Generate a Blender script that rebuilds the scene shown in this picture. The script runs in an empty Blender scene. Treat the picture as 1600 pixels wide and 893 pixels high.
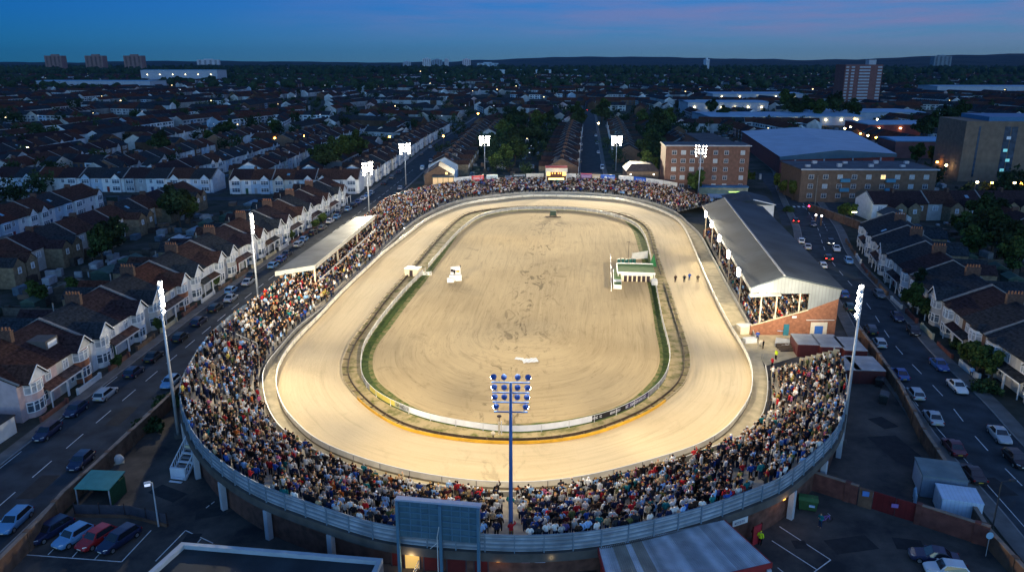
SKY_TINT = (1.0, 1.0, 1.0); SKY_LEFT = (.02, .345, .88, 1); SKY_RIGHT = (.40, .55, .92, 1); SKY_OVER = (1.6, 1.9, 2.0, 1); SKY_WEST = (5.8, 5.0, 4.4, 1); SKY_CLOUD = (2.2, 2.1, 4.2, 1); SKY_STRENGTH = .1
SUN_ENERGY = .03; EXPOSURE = 0.0; FLOOD = .85; HAZE = 2.4e-5
import bpy, bmesh, math, random
import numpy as np
from mathutils import Vector, Matrix, noise as mnoise
random.seed(7); RNG = np.random.default_rng(11)
scene = bpy.context.scene
COL = scene.collection
R = math.radians

# ------------------------------------------------------------------ camera
CAM_H, FPX = 48.0, 1194.0
PITCH = math.atan(351.5 / FPX)
CP, SP = math.cos(PITCH), math.sin(PITCH)
cam_d = bpy.data.cameras.new('camera'); cam = bpy.data.objects.new('camera', cam_d); COL.objects.link(cam)
cam.location = (0, 0, CAM_H); cam.rotation_euler = (R(90) - PITCH, 0, 0)
cam_d.sensor_width = 36; cam_d.lens = 36 * FPX / 1600; cam_d.clip_start = 0.5; cam_d.clip_end = 40000
scene.camera = cam

def at(px, py, z=0.0):
    """survey: the point of the plane at height z seen at a photo pixel"""
    u = (px - 800) / FPX; v = (446.5 - py) / FPX
    d = (u, CP + v * SP, -SP + v * CP); t = (z - CAM_H) / d[2]
    return (d[0] * t, d[1] * t)

def lin(h):
    h = h.lstrip('#'); c = [int(h[i:i + 2], 16) / 255 for i in (0, 2, 4)]
    return tuple((x / 12.92 if x <= .04045 else ((x + .055) / 1.055) ** 2.4) for x in c)

# ------------------------------------------------------------------ materials
def nodes_of(m):
    m.use_nodes = True; nt = m.node_tree; b = nt.nodes.get('Principled BSDF'); return nt, b

MATS = {}
def mat(name, col=(.5, .5, .5), rough=.8, var=.25, scale=2.0, metal=0., src=None, bump=0., spec=.3, detail=4., dark=None, stripe=None):
    """noise-varied principled material; src 'object' = object colour, 'attr' = face attribute tint"""
    if name in MATS: return MATS[name]
    m = bpy.data.materials.new(name); nt, b = nodes_of(m); N = nt.nodes; L = nt.links
    b.inputs['Roughness'].default_value = rough; b.inputs['Metallic'].default_value = metal
    b.inputs['Specular IOR Level'].default_value = spec
    tc = N.new('ShaderNodeTexCoord')
    no = N.new('ShaderNodeTexNoise'); no.inputs['Scale'].default_value = scale; no.inputs['Detail'].default_value = detail
    L.new(tc.outputs['Object'], no.inputs['Vector'])
    mr = N.new('ShaderNodeMapRange'); mr.inputs['From Min'].default_value = .3; mr.inputs['From Max'].default_value = .7
    mr.inputs['To Min'].default_value = 1 - var; mr.inputs['To Max'].default_value = 1 + var
    L.new(no.outputs['Fac'], mr.inputs['Value'])
    fac = mr.outputs['Result']
    if stripe:
        axis, freq, amt = stripe
        sx = N.new('ShaderNodeSeparateXYZ'); L.new(tc.outputs['Object'], sx.inputs[0])
        mu = N.new('ShaderNodeMath'); mu.operation = 'MULTIPLY'; mu.inputs[1].default_value = freq; L.new(sx.outputs[axis], mu.inputs[0])
        fr = N.new('ShaderNodeMath'); fr.operation = 'FRACT'; L.new(mu.outputs[0], fr.inputs[0])
        m2 = N.new('ShaderNodeMapRange'); m2.inputs['From Min'].default_value = 0; m2.inputs['From Max'].default_value = .35
        m2.inputs['To Min'].default_value = 1 - amt; m2.inputs['To Max'].default_value = 1; L.new(fr.outputs[0], m2.inputs['Value'])
        mm = N.new('ShaderNodeMath'); mm.operation = 'MULTIPLY'; L.new(fac, mm.inputs[0]); L.new(m2.outputs['Result'], mm.inputs[1]); fac = mm.outputs[0]
    mx = N.new('ShaderNodeVectorMath'); mx.operation = 'SCALE'
    if src == 'object':
        oi = N.new('ShaderNodeObjectInfo'); L.new(oi.outputs['Color'], mx.inputs[0])
    elif src == 'attr':
        a = N.new('ShaderNodeAttribute'); a.attribute_name = 'tint'; L.new(a.outputs['Color'], mx.inputs[0])
    else:
        mx.inputs[0].default_value = col[:3]
    L.new(fac, mx.inputs['Scale'])
    L.new(mx.outputs[0], b.inputs['Base Color'])
    if bump:
        bp = N.new('ShaderNodeBump'); bp.inputs['Strength'].default_value = bump; bp.inputs['Distance'].default_value = .05
        L.new(fac, bp.inputs['Height']); L.new(bp.outputs[0], b.inputs['Normal'])
    MATS[name] = m; return m

def emit(name, col, strength, base=None):
    if name in MATS: return MATS[name]
    m = bpy.data.materials.new(name); nt, b = nodes_of(m)
    b.inputs['Base Color'].default_value = (*(base or col), 1); b.inputs['Emission Color'].default_value = (*col, 1)
    b.inputs['Emission Strength'].default_value = strength
    m.cycles.emission_sampling = 'NONE'
    MATS[name] = m; return m

# ------------------------------------------------------------------ mesh builder
class MB:
    def __init__(s): s.v = []; s.f = []; s.m = []; s.t = []; s.uv = None
    def add(s, vs, fs, mi=0, tint=None):
        n = len(s.v); s.v += [tuple(p) for p in vs]
        for f in fs: s.f.append([n + i for i in f]); s.m.append(mi); s.t.append(tint)
        return s
    def quad(s, a, b, c, d, mi=0, tint=None): return s.add([a, b, c, d], [(0, 1, 2, 3)], mi, tint)
    def tri(s, a, b, c, mi=0): return s.add([a, b, c], [(0, 1, 2)], mi)
    def box(s, x0, x1, y0, y1, z0, z1, mi=0, tint=None):
        vs = [(x0, y0, z0), (x1, y0, z0), (x1, y1, z0), (x0, y1, z0), (x0, y0, z1), (x1, y0, z1), (x1, y1, z1), (x0, y1, z1)]
        return s.add(vs, [(3, 2, 1, 0), (4, 5, 6, 7), (0, 1, 5, 4), (1, 2, 6, 5), (2, 3, 7, 6), (3, 0, 4, 7)], mi, tint)
    def hexa(s, b4, t4, mi=0):
        return s.add(list(b4) + list(t4), [(3, 2, 1, 0), (4, 5, 6, 7), (0, 1, 5, 4), (1, 2, 6, 5), (2, 3, 7, 6), (3, 0, 4, 7)], mi)
    def bar(s, p, q, w, h=None, mi=0):
        h = h or w; p = Vector(p); q = Vector(q); d = (q - p)
        if d.length < 1e-6: return s
        d.normalize(); up = Vector((0, 0, 1)) if abs(d.z) < .95 else Vector((0, 1, 0))
        r = d.cross(up).normalized(); u = r.cross(d)
        b = [p - r * w / 2 - u * h / 2, p + r * w / 2 - u * h / 2, p + r * w / 2 + u * h / 2, p - r * w / 2 + u * h / 2]
        return s.add(b + [x + (q - p) for x in b], [(0, 3, 2, 1)[::-1], (4, 5, 6, 7), (0, 1, 5, 4), (1, 2, 6, 5), (2, 3, 7, 6), (3, 0, 4, 7)], mi)
    def tube(s, p, q, r0, r1=None, n=8, mi=0, caps=True):
        r1 = r0 if r1 is None else r1; p = Vector(p); q = Vector(q); d = (q - p).normalized()
        up = Vector((0, 0, 1)) if abs(d.z) < .95 else Vector((0, 1, 0)); a = d.cross(up).normalized(); b = d.cross(a)
        vs = []
        for c, r in ((p, r0), (q, r1)):
            for i in range(n):
                t = 2 * math.pi * i / n; vs.append(c + a * math.cos(t) * r + b * math.sin(t) * r)
        fs = [(i, (i + 1) % n, n + (i + 1) % n, n + i) for i in range(n)]
        if caps: fs += [tuple(range(n))[::-1], tuple(range(n, 2 * n))]
        return s.add(vs, fs, mi)
    def prism(s, poly, z0, z1, mi=0):
        n = len(poly); vs = [(x, y, z0) for x, y in poly] + [(x, y, z1) for x, y in poly]
        return s.add(vs, [tuple(range(n))[::-1], tuple(range(n, 2 * n))] + [(i, (i + 1) % n, n + (i + 1) % n, n + i) for i in range(n)], mi)
    def rings(s, rings, mi=0, cap=True, tint=None):
        n = len(rings[0]); vs = [p for r in rings for p in r]; fs = []
        for k in range(len(rings) - 1):
            for i in range(n): fs.append((k * n + i, k * n + (i + 1) % n, (k + 1) * n + (i + 1) % n, (k + 1) * n + i))
        if cap: fs += [tuple(range(n))[::-1], tuple(range((len(rings) - 1) * n, len(rings) * n))]
        return s.add(vs, fs, mi, tint)
    def ball(s, c, r, mi=0, n=8, k=5, sz=1.0):
        rs = []
        for j in range(1, k):
            a = math.pi * j / k; rs.append([(c[0] + r * math.sin(a) * math.cos(2 * math.pi * i / n), c[1] + r * math.sin(a) * math.sin(2 * math.pi * i / n), c[2] - sz * r * math.cos(a)) for i in range(n)])
        return s.rings(rs, mi)
    def mesh(s, name, mats, smooth=False):
        me = bpy.data.meshes.new(name); me.from_pydata(s.v, [], s.f)
        for m in (mats if isinstance(mats, (list, tuple)) else [mats]): me.materials.append(m)
        if any(s.m): me.polygons.foreach_set('material_index', s.m)
        if any(t is not None for t in s.t):
            a = me.attributes.new('tint', 'FLOAT_COLOR', 'FACE'); buf = []
            for t in s.t: buf += [*(t or (1, 1, 1)), 1.0]
            a.data.foreach_set('color', buf)
        if smooth: me.polygons.foreach_set('use_smooth', [True] * len(me.polygons))
        me.update(); return me
    def build(s, name, mats, parent=None, smooth=False, loc=None, color=None):
        o = bpy.data.objects.new(name, s.mesh(name, mats, smooth)); COL.objects.link(o)
        if parent is not None: o.parent = parent
        if loc: o.location = loc
        if color: o.color = (*color[:3], 1)
        return o

def inst(name, me, parent=None, color=None, loc=None, rz=0.0):
    o = bpy.data.objects.new(name, me); COL.objects.link(o)
    if parent is not None: o.parent = parent
    if color: o.color = (*color[:3], 1)
    if loc: o.location = loc
    if rz: o.rotation_euler = (0, 0, rz)
    return o
def tag(o, label=None, cat=None, group=None, kind=None):
    if label: o['label'] = label
    if cat: o['category'] = cat
    if group: o['group'] = group
    if kind: o['kind'] = kind
    return o
def empty(name, loc=(0, 0, 0), rz=0.0):
    o = bpy.data.objects.new(name, None); COL.objects.link(o); o.location = loc; o.rotation_euler = (0, 0, rz); o.empty_display_size = .3
    return o
KIDS = {}
def copy_tree(o, parent=None):
    c = o.copy(); COL.objects.link(c)
    if parent is not None: c.parent = parent
    for ch in list(o.children): copy_tree(ch, c)
    return c
ORD = ['first', 'second', 'third', 'fourth', 'fifth', 'sixth', 'seventh', 'eighth', 'ninth', 'tenth', 'eleventh', 'twelfth', 'thirteenth', 'fourteenth',
       'fifteenth', 'sixteenth', 'seventeenth', 'eighteenth', 'nineteenth', 'twentieth', 'twenty-first', 'twenty-second', 'twenty-third', 'twenty-fourth',
       'twenty-fifth', 'twenty-sixth', 'twenty-seventh', 'twenty-eighth', 'twenty-ninth', 'thirtieth', 'thirty-first', 'thirty-second', 'thirty-third', 'thirty-fourth', 'thirty-fifth', 'thirty-sixth']

# ------------------------------------------------------------------ curves
def catmull(pts, n, closed=True):
    P = np.array(pts, float); m = len(P); out = []
    rng = m if closed else m - 1
    for i in range(rng):
        if closed: p0, p1, p2, p3 = P[(i - 1) % m], P[i], P[(i + 1) % m], P[(i + 2) % m]
        else: p0, p1, p2, p3 = P[max(i - 1, 0)], P[i], P[i + 1], P[min(i + 2, m - 1)]
        for t in np.linspace(0, 1, 12, endpoint=False):
            out.append(.5 * ((2 * p1) + (-p0 + p2) * t + (2 * p0 - 5 * p1 + 4 * p2 - p3) * t * t + (-p0 + 3 * p1 - 3 * p2 + p3) * t ** 3))
    if not closed: out.append(P[-1])
    out = np.array(out)
    return resample(out, n, closed)
def resample(P, n, closed=True):
    Q = np.vstack([P, P[:1]]) if closed else P
    d = np.r_[0, np.cumsum(np.linalg.norm(np.diff(Q[:, :2], axis=0), axis=1))]
    t = np.linspace(0, d[-1], n, endpoint=not closed)
    return np.stack([np.interp(t, d, Q[:, k]) for k in range(Q.shape[1])], 1)
def smooth_closed(P, it=6):
    for _ in range(it): P = .25 * np.roll(P, 1, 0) + .5 * P + .25 * np.roll(P, -1, 0)
    return P
def poly_at(line, s):
    """point, tangent at arclength s of an open polyline"""
    for a, b in zip(line[:-1], line[1:]):
        a = np.array(a[:2], float); b = np.array(b[:2], float); l = np.linalg.norm(b - a)
        if s <= l: return a + (b - a) * s / l, (b - a) / l
        s -= l
    return b + (b - a) / l * s, (b - a) / l
def poly_len(line): return sum(math.dist(a[:2], b[:2]) for a, b in zip(line[:-1], line[1:]))
# ------------------------------------------------------------------ world, sun
SUN_EL, SUN_AZ = R(10.0), R(186)          # low in the west, behind the camera
w = bpy.data.worlds.new('World'); scene.world = w; w.use_nodes = True
nt = w.node_tree; N = nt.nodes; L = nt.links
bg = N['Background']
sky = N.new('ShaderNodeTexSky'); sky.sky_type = 'NISHITA'; sky.sun_disc = False
sky.sun_elevation = SUN_EL; sky.sun_rotation = SUN_AZ; sky.altitude = 50; sky.air_density = 1.0; sky.dust_density = 0.0; sky.ozone_density = 6.0
mul = N.new('ShaderNodeVectorMath'); mul.operation = 'MULTIPLY'; mul.inputs[1].default_value = SKY_TINT
L.new(sky.outputs[0], mul.inputs[0])
# thin lilac cloud streaks low over the right-hand horizon
tc = N.new('ShaderNodeTexCoord'); mp = N.new('ShaderNodeMapping'); mp.inputs['Scale'].default_value = (2.2, 2.2, 26)
L.new(tc.outputs['Generated'], mp.inputs[0])
no = N.new('ShaderNodeTexNoise'); no.inputs['Scale'].default_value = 2.4; no.inputs['Detail'].default_value = 6; no.inputs['Roughness'].default_value = .6
L.new(mp.outputs[0], no.inputs['Vector'])
cr = N.new('ShaderNodeMapRange'); cr.inputs['From Min'].default_value = .36; cr.inputs['From Max'].default_value = .62; cr.clamp = True
L.new(no.outputs['Fac'], cr.inputs['Value'])
sx = N.new('ShaderNodeSeparateXYZ'); L.new(tc.outputs['Generated'], sx.inputs[0])
rx = N.new('ShaderNodeMapRange'); rx.inputs['From Min'].default_value = -.35; rx.inputs['From Max'].default_value = .45; L.new(sx.outputs['X'], rx.inputs['Value'])
rz_ = N.new('ShaderNodeMapRange'); rz_.inputs['From Min'].default_value = .010; rz_.inputs['From Max'].default_value = .045; L.new(sx.outputs['Z'], rz_.inputs['Value'])
m1 = N.new('ShaderNodeMath'); m1.operation = 'MULTIPLY'; L.new(cr.outputs[0], m1.inputs[0]); L.new(rx.outputs[0], m1.inputs[1])
m2 = N.new('ShaderNodeMath'); m2.operation = 'MULTIPLY'; L.new(m1.outputs[0], m2.inputs[0]); L.new(rz_.outputs[0], m2.inputs[1])
m3 = N.new('ShaderNodeMath'); m3.operation = 'MULTIPLY'; L.new(m2.outputs[0], m3.inputs[0]); m3.inputs[1].default_value = .8; m3.use_clamp = True
mix = N.new('ShaderNodeMix'); mix.data_type = 'RGBA'; L.new(m3.outputs[0], mix.inputs['Factor'])
# the eastern sky is deepest at the left and paler towards the right
gx = N.new('ShaderNodeMapRange'); gx.inputs['From Min'].default_value = -.65; gx.inputs['From Max'].default_value = .65; L.new(sx.outputs['X'], gx.inputs['Value'])
gm = N.new('ShaderNodeMix'); gm.data_type = 'RGBA'; L.new(gx.outputs[0], gm.inputs['Factor'])
gm.inputs['A'].default_value = SKY_LEFT; gm.inputs['B'].default_value = SKY_RIGHT
mul2 = N.new('ShaderNodeVectorMath'); mul2.operation = 'MULTIPLY'; L.new(mul.outputs[0], mul2.inputs[0])
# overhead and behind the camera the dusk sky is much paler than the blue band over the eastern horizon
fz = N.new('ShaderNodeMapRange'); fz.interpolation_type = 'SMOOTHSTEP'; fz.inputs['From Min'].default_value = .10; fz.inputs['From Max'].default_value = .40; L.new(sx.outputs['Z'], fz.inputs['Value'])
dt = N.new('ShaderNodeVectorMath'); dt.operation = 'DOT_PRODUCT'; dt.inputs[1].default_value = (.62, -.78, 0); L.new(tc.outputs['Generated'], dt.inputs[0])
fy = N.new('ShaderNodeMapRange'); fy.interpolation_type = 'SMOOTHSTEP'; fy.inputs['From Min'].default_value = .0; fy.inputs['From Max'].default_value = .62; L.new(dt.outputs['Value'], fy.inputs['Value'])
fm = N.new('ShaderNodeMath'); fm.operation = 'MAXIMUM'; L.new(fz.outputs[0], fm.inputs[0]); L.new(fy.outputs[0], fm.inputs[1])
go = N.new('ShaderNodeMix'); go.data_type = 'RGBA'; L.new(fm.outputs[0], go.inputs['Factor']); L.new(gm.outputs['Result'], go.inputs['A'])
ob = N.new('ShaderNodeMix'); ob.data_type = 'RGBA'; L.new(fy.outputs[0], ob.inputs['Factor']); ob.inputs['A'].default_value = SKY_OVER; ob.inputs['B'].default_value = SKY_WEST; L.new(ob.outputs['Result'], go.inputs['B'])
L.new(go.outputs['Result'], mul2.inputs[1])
L.new(mul2.outputs[0], mix.inputs['A']); mix.inputs['B'].default_value = SKY_CLOUD
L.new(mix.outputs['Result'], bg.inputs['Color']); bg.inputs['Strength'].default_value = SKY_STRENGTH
sd = bpy.data.lights.new('sun', 'SUN'); sd.energy = SUN_ENERGY; sd.angle = R(25); sd.color = (1, .82, .68)
so = bpy.data.objects.new('sun', sd); COL.objects.link(so)
dv = Vector((math.sin(SUN_AZ) * math.cos(SUN_EL), math.cos(SUN_AZ) * math.cos(SUN_EL), math.sin(R(8))))
so.rotation_euler = dv.to_track_quat('Z', 'Y').to_euler()
scene.view_settings.view_transform = 'Standard'; scene.view_settings.look = 'None'
scene.view_settings.exposure = EXPOSURE; scene.view_settings.gamma = 1; scene.view_settings.use_curve_mapping = False
# ------------------------------------------------------------------ traced oval curves (ground plan)
def traced(L, z): return [at(p[0], p[1], p[2] if len(p) > 2 else z) for p in L]
O_PX = [(800,753.5),(736,750),(669,741),(601,726),(534,704),(491,684),(464,660),(444,637),(434,613),(431,595),(435,569),(450,542),(477,512),(501,488),(534,453),(568,421),(601,391),(635,365),(669,340),(702,325),(736,315),(796,307),(834,304),(901,305),(968,310),(1018,322),(1052,337),(1069,354),(1085,387),(1102,428),(1122,471),(1142,508),(1163,542),(1174,569),(1176,596),(1171,620),(1156,643),(1136,667),(1102,689),(1069,702),(1001,722),(934,739),(867,750)]
I_PX = [(800,690),(736,687),(685,680),(635,669),(601,653),(568,630),(541,600),(534,582),(536,559),(548,532),(568,505),(601,461),(635,424),(669,384),(709,344),(736,330),(796,322.5),(850,321.5),(901,323.5),(968,332),(1001,344),(1018,360),(1028,394),(1038,424),(1045,444),(1059,488),(1075,538),(1079,569),(1069,599),(1062,606),(1035,628),(1001,648),(934,674),(867,687)]
W_PX = [(800,672),(736,665),(669,652),(618,633),(588,616),(570,598),(564,578),(566,550),(575,528),(601,491),(635,451),(662,424),(685,397),(719,360),(753,337),(800,327),(850,325.5),(901,327),(951,334.5),(988,348),(1005,365),(1015,394),(1027,458),(1035,501),(1046,545),(1045,572),(1035,596),(1008,621),(968,642),(928,655),(867,667)]
S_PX = [(800,663),(769,662),(702,653),(648,637),(615,616),(590,595),(582,569),(588,542),(608,515),(635,478),(669,434),(695,397),(722,360),(755,340),(800,330.5),(850,329),(901,330),(961,338),(986,357),(997,387),(1005,417),(1017,468),(1024,515),(1031,553),(1027,580),(1008,606),(975,631),(924,648),(867,658)]
F_PX = [(800,769),(736,763),(669,757),(601,746),(551,727),(501,707),(450,677),(430,657),(415,627),(410,593),(413,572),(434,545),(467,508),(509,476),(545,442),(602,386),(640,350),(668,333),(700,318),(736,309),(796,302),(834,300),(901,300),(968,305),(1020,316),(1056,331),(1078,350),(1095,367),(1115,403),(1135,440),(1155,476),(1175,512),(1188,545),(1197,572),(1200,600),(1196,633),(1186,657),(1152,684),(1102,700),(1062,717),(1001,734),(934,751),(867,762)]
R_PX = [(800,835,6.2),(753,833,6.2),(690,829,6.2),(622,822,6.2),(568,811,6.2),(484,784,6.2),(400,752,6.2),(339,714,6.2),(302,674,6.2),(284,633,6.2),(282,600,6.1),(292,575,6.1),(319,532,6),(353,498,6),(400,464,5.9),(432,441,5.8),(575,333,4.9),(600,311,4.5),(637,298,4.2),(675,289.6,4),(709,285,4),(757,280.5,4),(860,277.5,4),(970,281,4),(1020,286.5,4),(1058,293,4),(1085,302,4),(1104,307,4.2),(1123,312,4.5)]
R2_PX = [(1303,543,5.4),(1311,552,5.5),(1319,568,5.6),(1323,592,5.8),(1323,622,6.1),(1312,660,6.2),(1294,684,6.2),(1267,709,6.2),(1234,736,6.2),(1200,754,6.2),(1102,789,6.2),(1001,815,6.2),(928,828,6.2),(860,834,6.2)]
NC = 360
def closed(L, z): return smooth_closed(catmull(traced(L, z), NC), 5)
cO = closed(O_PX, 1.0); cI = closed(I_PX, .4); cW = closed(W_PX, .5); cS = closed(S_PX, 0); cF = closed(F_PX, 1.0)
def normals(P):
    t = np.roll(P, -1, 0) - np.roll(P, 1, 0); t /= np.linalg.norm(t, axis=1)[:, None]
    return np.stack([-t[:, 1], t[:, 0]], 1)
nF = normals(cF)
if np.dot(nF[0], [0, -1]) < 0: nF = -nF
rim_pts = [(*at(p[0], p[1], p[2]), p[2]) for p in R_PX]
rim2_pts = [(*at(p[0], p[1], p[2]), p[2]) for p in R2_PX]
# one open rim line: from the right-hand return, round the near end, up the left, round the far end
RIM = catmull(rim2_pts + rim_pts, 460, False)
RIM[6:-6] = .25 * RIM[5:-7] + .5 * RIM[6:-6] + .25 * RIM[7:-5]
def rim_hit(p, n):
    """intersection of the ray p + t n with the rim"""
    best = None
    for a, b in zip(RIM[:-1], RIM[1:]):
        d = b[:2] - a[:2]; det = n[0] * -d[1] + d[0] * n[1]
        if abs(det) < 1e-9: continue
        r = a[:2] - p; t = (r[0] * -d[1] + d[0] * r[1]) / det; u = (n[0] * r[1] - n[1] * r[0]) / det
        if t > 2 and -.01 <= u <= 1.01 and (best is None or t < best[0]): best = (t, a + (b - a) * u)
    return best
def strip(name, A, B, z0, z1, m, vdist, kind='structure', parent=None, closed_=True):
    """ring between two matching curves with a uv map running along it"""
    n = len(A); V = [(*A[i][:2], z0) for i in range(n)] + [(*B[i][:2], z1) for i in range(n)]
    s = np.r_[0, np.cumsum(np.linalg.norm(np.diff(np.vstack([A, A[:1]])[:, :2], axis=0), axis=1))]
    fs = []; uv = []
    for i in range(n if closed_ else n - 1):
        j = (i + 1) % n; fs.append((i, j, n + j, n + i)); uv += [(s[i], 0), (s[i + 1], 0), (s[i + 1], vdist), (s[i], vdist)]
    me = bpy.data.meshes.new(name); me.from_pydata(V, [], fs); l = me.uv_layers.new(name='UVMap'); l.data.foreach_set('uv', [c for p in uv for c in p])
    me.materials.append(m); me.update()
    if me.polygons[0].normal.z < 0: me.flip_normals()
    o = bpy.data.objects.new(name, me); COL.objects.link(o)
    if kind: o['kind'] = kind
    if parent: o.parent = parent
    return o
def sand(name, base, dark, streak, stain):
    m = bpy.data.materials.new(name); nt, b = nodes_of(m); N = nt.nodes; L = nt.links
    b.inputs['Roughness'].default_value = .95; b.inputs['Specular IOR Level'].default_value = .1
    uv = N.new('ShaderNodeUVMap'); tc = N.new('ShaderNodeTexCoord')
    def noise(vec, sc, detail, mapscale=None, rough=.55, dist=0.):
        if mapscale:
            mp = N.new('ShaderNodeMapping'); mp.inputs['Scale'].default_value = mapscale; L.new(vec, mp.inputs[0]); vec = mp.outputs[0]
        n = N.new('ShaderNodeTexNoise'); n.inputs['Scale'].default_value = sc; n.inputs['Detail'].default_value = detail; n.inputs['Roughness'].default_value = rough
        n.inputs['Distortion'].default_value = dist; L.new(vec, n.inputs['Vector']); return n.outputs['Fac']
    def rng(v, a, b_, lo, hi):
        r = N.new('ShaderNodeMapRange'); r.inputs['From Min'].default_value = a; r.inputs['From Max'].default_value = b_
        r.inputs['To Min'].default_value = lo; r.inputs['To Max'].default_value = hi; L.new(v, r.inputs['Value']); return r.outputs[0]
    def mixc(f, A, B):
        x = N.new('ShaderNodeMix'); x.data_type = 'RGBA'; L.new(f, x.inputs['Factor'])
        for k, c in (('A', A), ('B', B)):
            if isinstance(c, tuple): x.inputs[k].default_value = (*c, 1)
            else: L.new(c, x.inputs[k])
        return x.outputs['Result']
    s1 = noise(uv.outputs[0], 1.0, 6, (.045, .85, 1), .65, 1.6)
    s2 = noise(uv.outputs[0], 1.0, 4, (.10, 3.1, 1), .65, 1.1)
    big = noise(tc.outputs['Object'], .045, 4); fine = noise(tc.outputs['Object'], 1.6, 5, None, .7)
    blot = noise(tc.outputs['Object'], .22, 6, (1, .7, 1), .62, .6)
    c = mixc(rng(big, .35, .65, 0, 1), base, dark)
    c = mixc(rng(s1, .52, .68, 0, streak), c, tuple(x * .62 for x in dark))
    c = mixc(rng(s2, .58, .72, 0, streak * .55), c, tuple(x * .55 for x in dark))
    c = mixc(rng(s1, .46, .34, 0, streak * .6), c, tuple(min(1, x * 1.2) for x in base))
    c = mixc(rng(blot, .60, .74, 0, stain), c, tuple(x * .42 for x in dark))
    geo = N.new('ShaderNodeSeparateXYZ'); L.new(tc.outputs['Object'], geo.inputs[0])
    def mth(op, a, b_=None):
        q = N.new('ShaderNodeMath'); q.operation = op
        for k, v in enumerate((a, b_)):
            if v is None: continue
            if isinstance(v, (int, float)): q.inputs[k].default_value = v
            else: L.new(v, q.inputs[k])
        return q.outputs[0]
    # ruts and scuffs worn along the middle of the infield
    off = mth('ABSOLUTE', mth('SUBTRACT', geo.outputs['X'], mth('MULTIPLY', mth('SUBTRACT', geo.outputs['Y'], 108), .085)))
    near_ = rng(off, 1.5, 8.0, 1, 0); scuff = noise(tc.outputs['Object'], 1.0, 7, (.42, .16, 1), .68, 1.2)
    c = mixc(mth('MULTIPLY', near_, rng(scuff, .545, .62, 0, stain * 1.25)), c, tuple(x * .25 for x in dark))
    arcs = noise(uv.outputs[0], 1.0, 2, (.028, .55, 1), .5, 2.6); line = mth('ABSOLUTE', mth('SUBTRACT', arcs, .5))
    c = mixc(rng(line, .0, .012, stain * .75, 0), c, tuple(x * .45 for x in dark))
    c = mixc(rng(fine, .55, .75, 0, .25), c, tuple(x * .7 for x in dark))
    L.new(c, b.inputs['Base Color'])
    bp = N.new('ShaderNodeBump'); bp.inputs['Strength'].default_value = .35; bp.inputs['Distance'].default_value = .06
    L.new(s2, bp.inputs['Height']); L.new(bp.outputs[0], b.inputs['Normal'])
    return m
sand_track = sand('track_sand', (.65, .51, .305), (.59, .445, .25), .34, .22)
sand_infield = sand('infield_sand', (.49, .365, .195), (.405, .295, .152), .5, .6)
def grassy(name, c1, c2, scale, lo=.4, hi=.6):
    m = bpy.data.materials.new(name); nt, b = nodes_of(m); N = nt.nodes; L = nt.links
    b.inputs['Roughness'].default_value = .95; b.inputs['Specular IOR Level'].default_value = .1
    tc = N.new('ShaderNodeTexCoord'); n = N.new('ShaderNodeTexNoise'); n.inputs['Scale'].default_value = scale; n.inputs['Detail'].default_value = 7; n.inputs['Roughness'].default_value = .65
    L.new(tc.outputs['Object'], n.inputs['Vector']); r = N.new('ShaderNodeValToRGB'); L.new(n.outputs['Fac'], r.inputs[0])
    r.color_ramp.elements[0].position = lo; r.color_ramp.elements[0].color = (*c1, 1); r.color_ramp.elements[1].position = hi; r.color_ramp.elements[1].color = (*c2, 1)
    L.new(r.outputs[0], b.inputs['Base Color']); return m
turf_dark = grassy('turf', (.03, .055, .014), (.075, .11, .022), .9)
grass_mix = grassy('worn_grass', (.11, .12, .022), (.44, .33, .17), .55, .33, .56)
grass_edge = grassy('grass_edge', (.06, .10, .015), (.22, .18, .07), .8)
conc = mat('concrete', (.50, .41, .25), .9, .22, .6, bump=.2)
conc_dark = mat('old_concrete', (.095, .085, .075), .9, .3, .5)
asphalt = mat('asphalt', (.044, .052, .060), .9, .35, .35, detail=8, spec=.08)
asphalt_yard = grassy('yard_asphalt', (.030, .031, .034), (.12, .105, .09), .13, .36, .66)  # stains and grey tones; browner patches also paint in warm-lit ground
paving = mat('paving', (.12, .115, .11), .9, .3, .5)
white_paint = mat('white_paint', (.62, .61, .58), .6, .1, 1.0)
road_paint = mat('road_paint', (.6, .6, .58), .8, .25, 2.0)

# infield: rings shrinking on to the long axis
axis = np.array([[3.5, 135.0], [12.0, 228.0]])
def to_axis(p):
    a, b = axis; d = b - a; t = np.clip(np.dot(p - a, d) / np.dot(d, d), 0, 1); return a + d * t
def infield():
    K = 14; V = []; fs = []; uv = []
    ax = np.array([to_axis(p[:2]) for p in cS]); s = np.r_[0, np.cumsum(np.linalg.norm(np.diff(np.vstack([cS, cS[:1]])[:, :2], axis=0), axis=1))]
    for k in range(K + 1):
        f = 1 - k / K
        for i in range(NC): q = ax[i] + (cS[i][:2] - ax[i]) * f; V.append((q[0], q[1], .05))
    for k in range(K):
        for i in range(NC):
            j = (i + 1) % NC; fs.append((k * NC + i, k * NC + j, (k + 1) * NC + j, (k + 1) * NC + i))
            v0, v1 = k * 1.9, (k + 1) * 1.9; uv += [(s[i], v0), (s[i + 1], v0), (s[i + 1], v1), (s[i], v1)]
    me = bpy.data.meshes.new('infield'); me.from_pydata(V, [], fs); l = me.uv_layers.new(name='UVMap'); l.data.foreach_set('uv', [c for p in uv for c in p])
    me.materials.append(sand_infield); me.update()
    if me.polygons[0].normal.z < 0: me.flip_normals()
    o = bpy.data.objects.new('infield', me); COL.objects.link(o); o['kind'] = 'structure'
infield()
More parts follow.
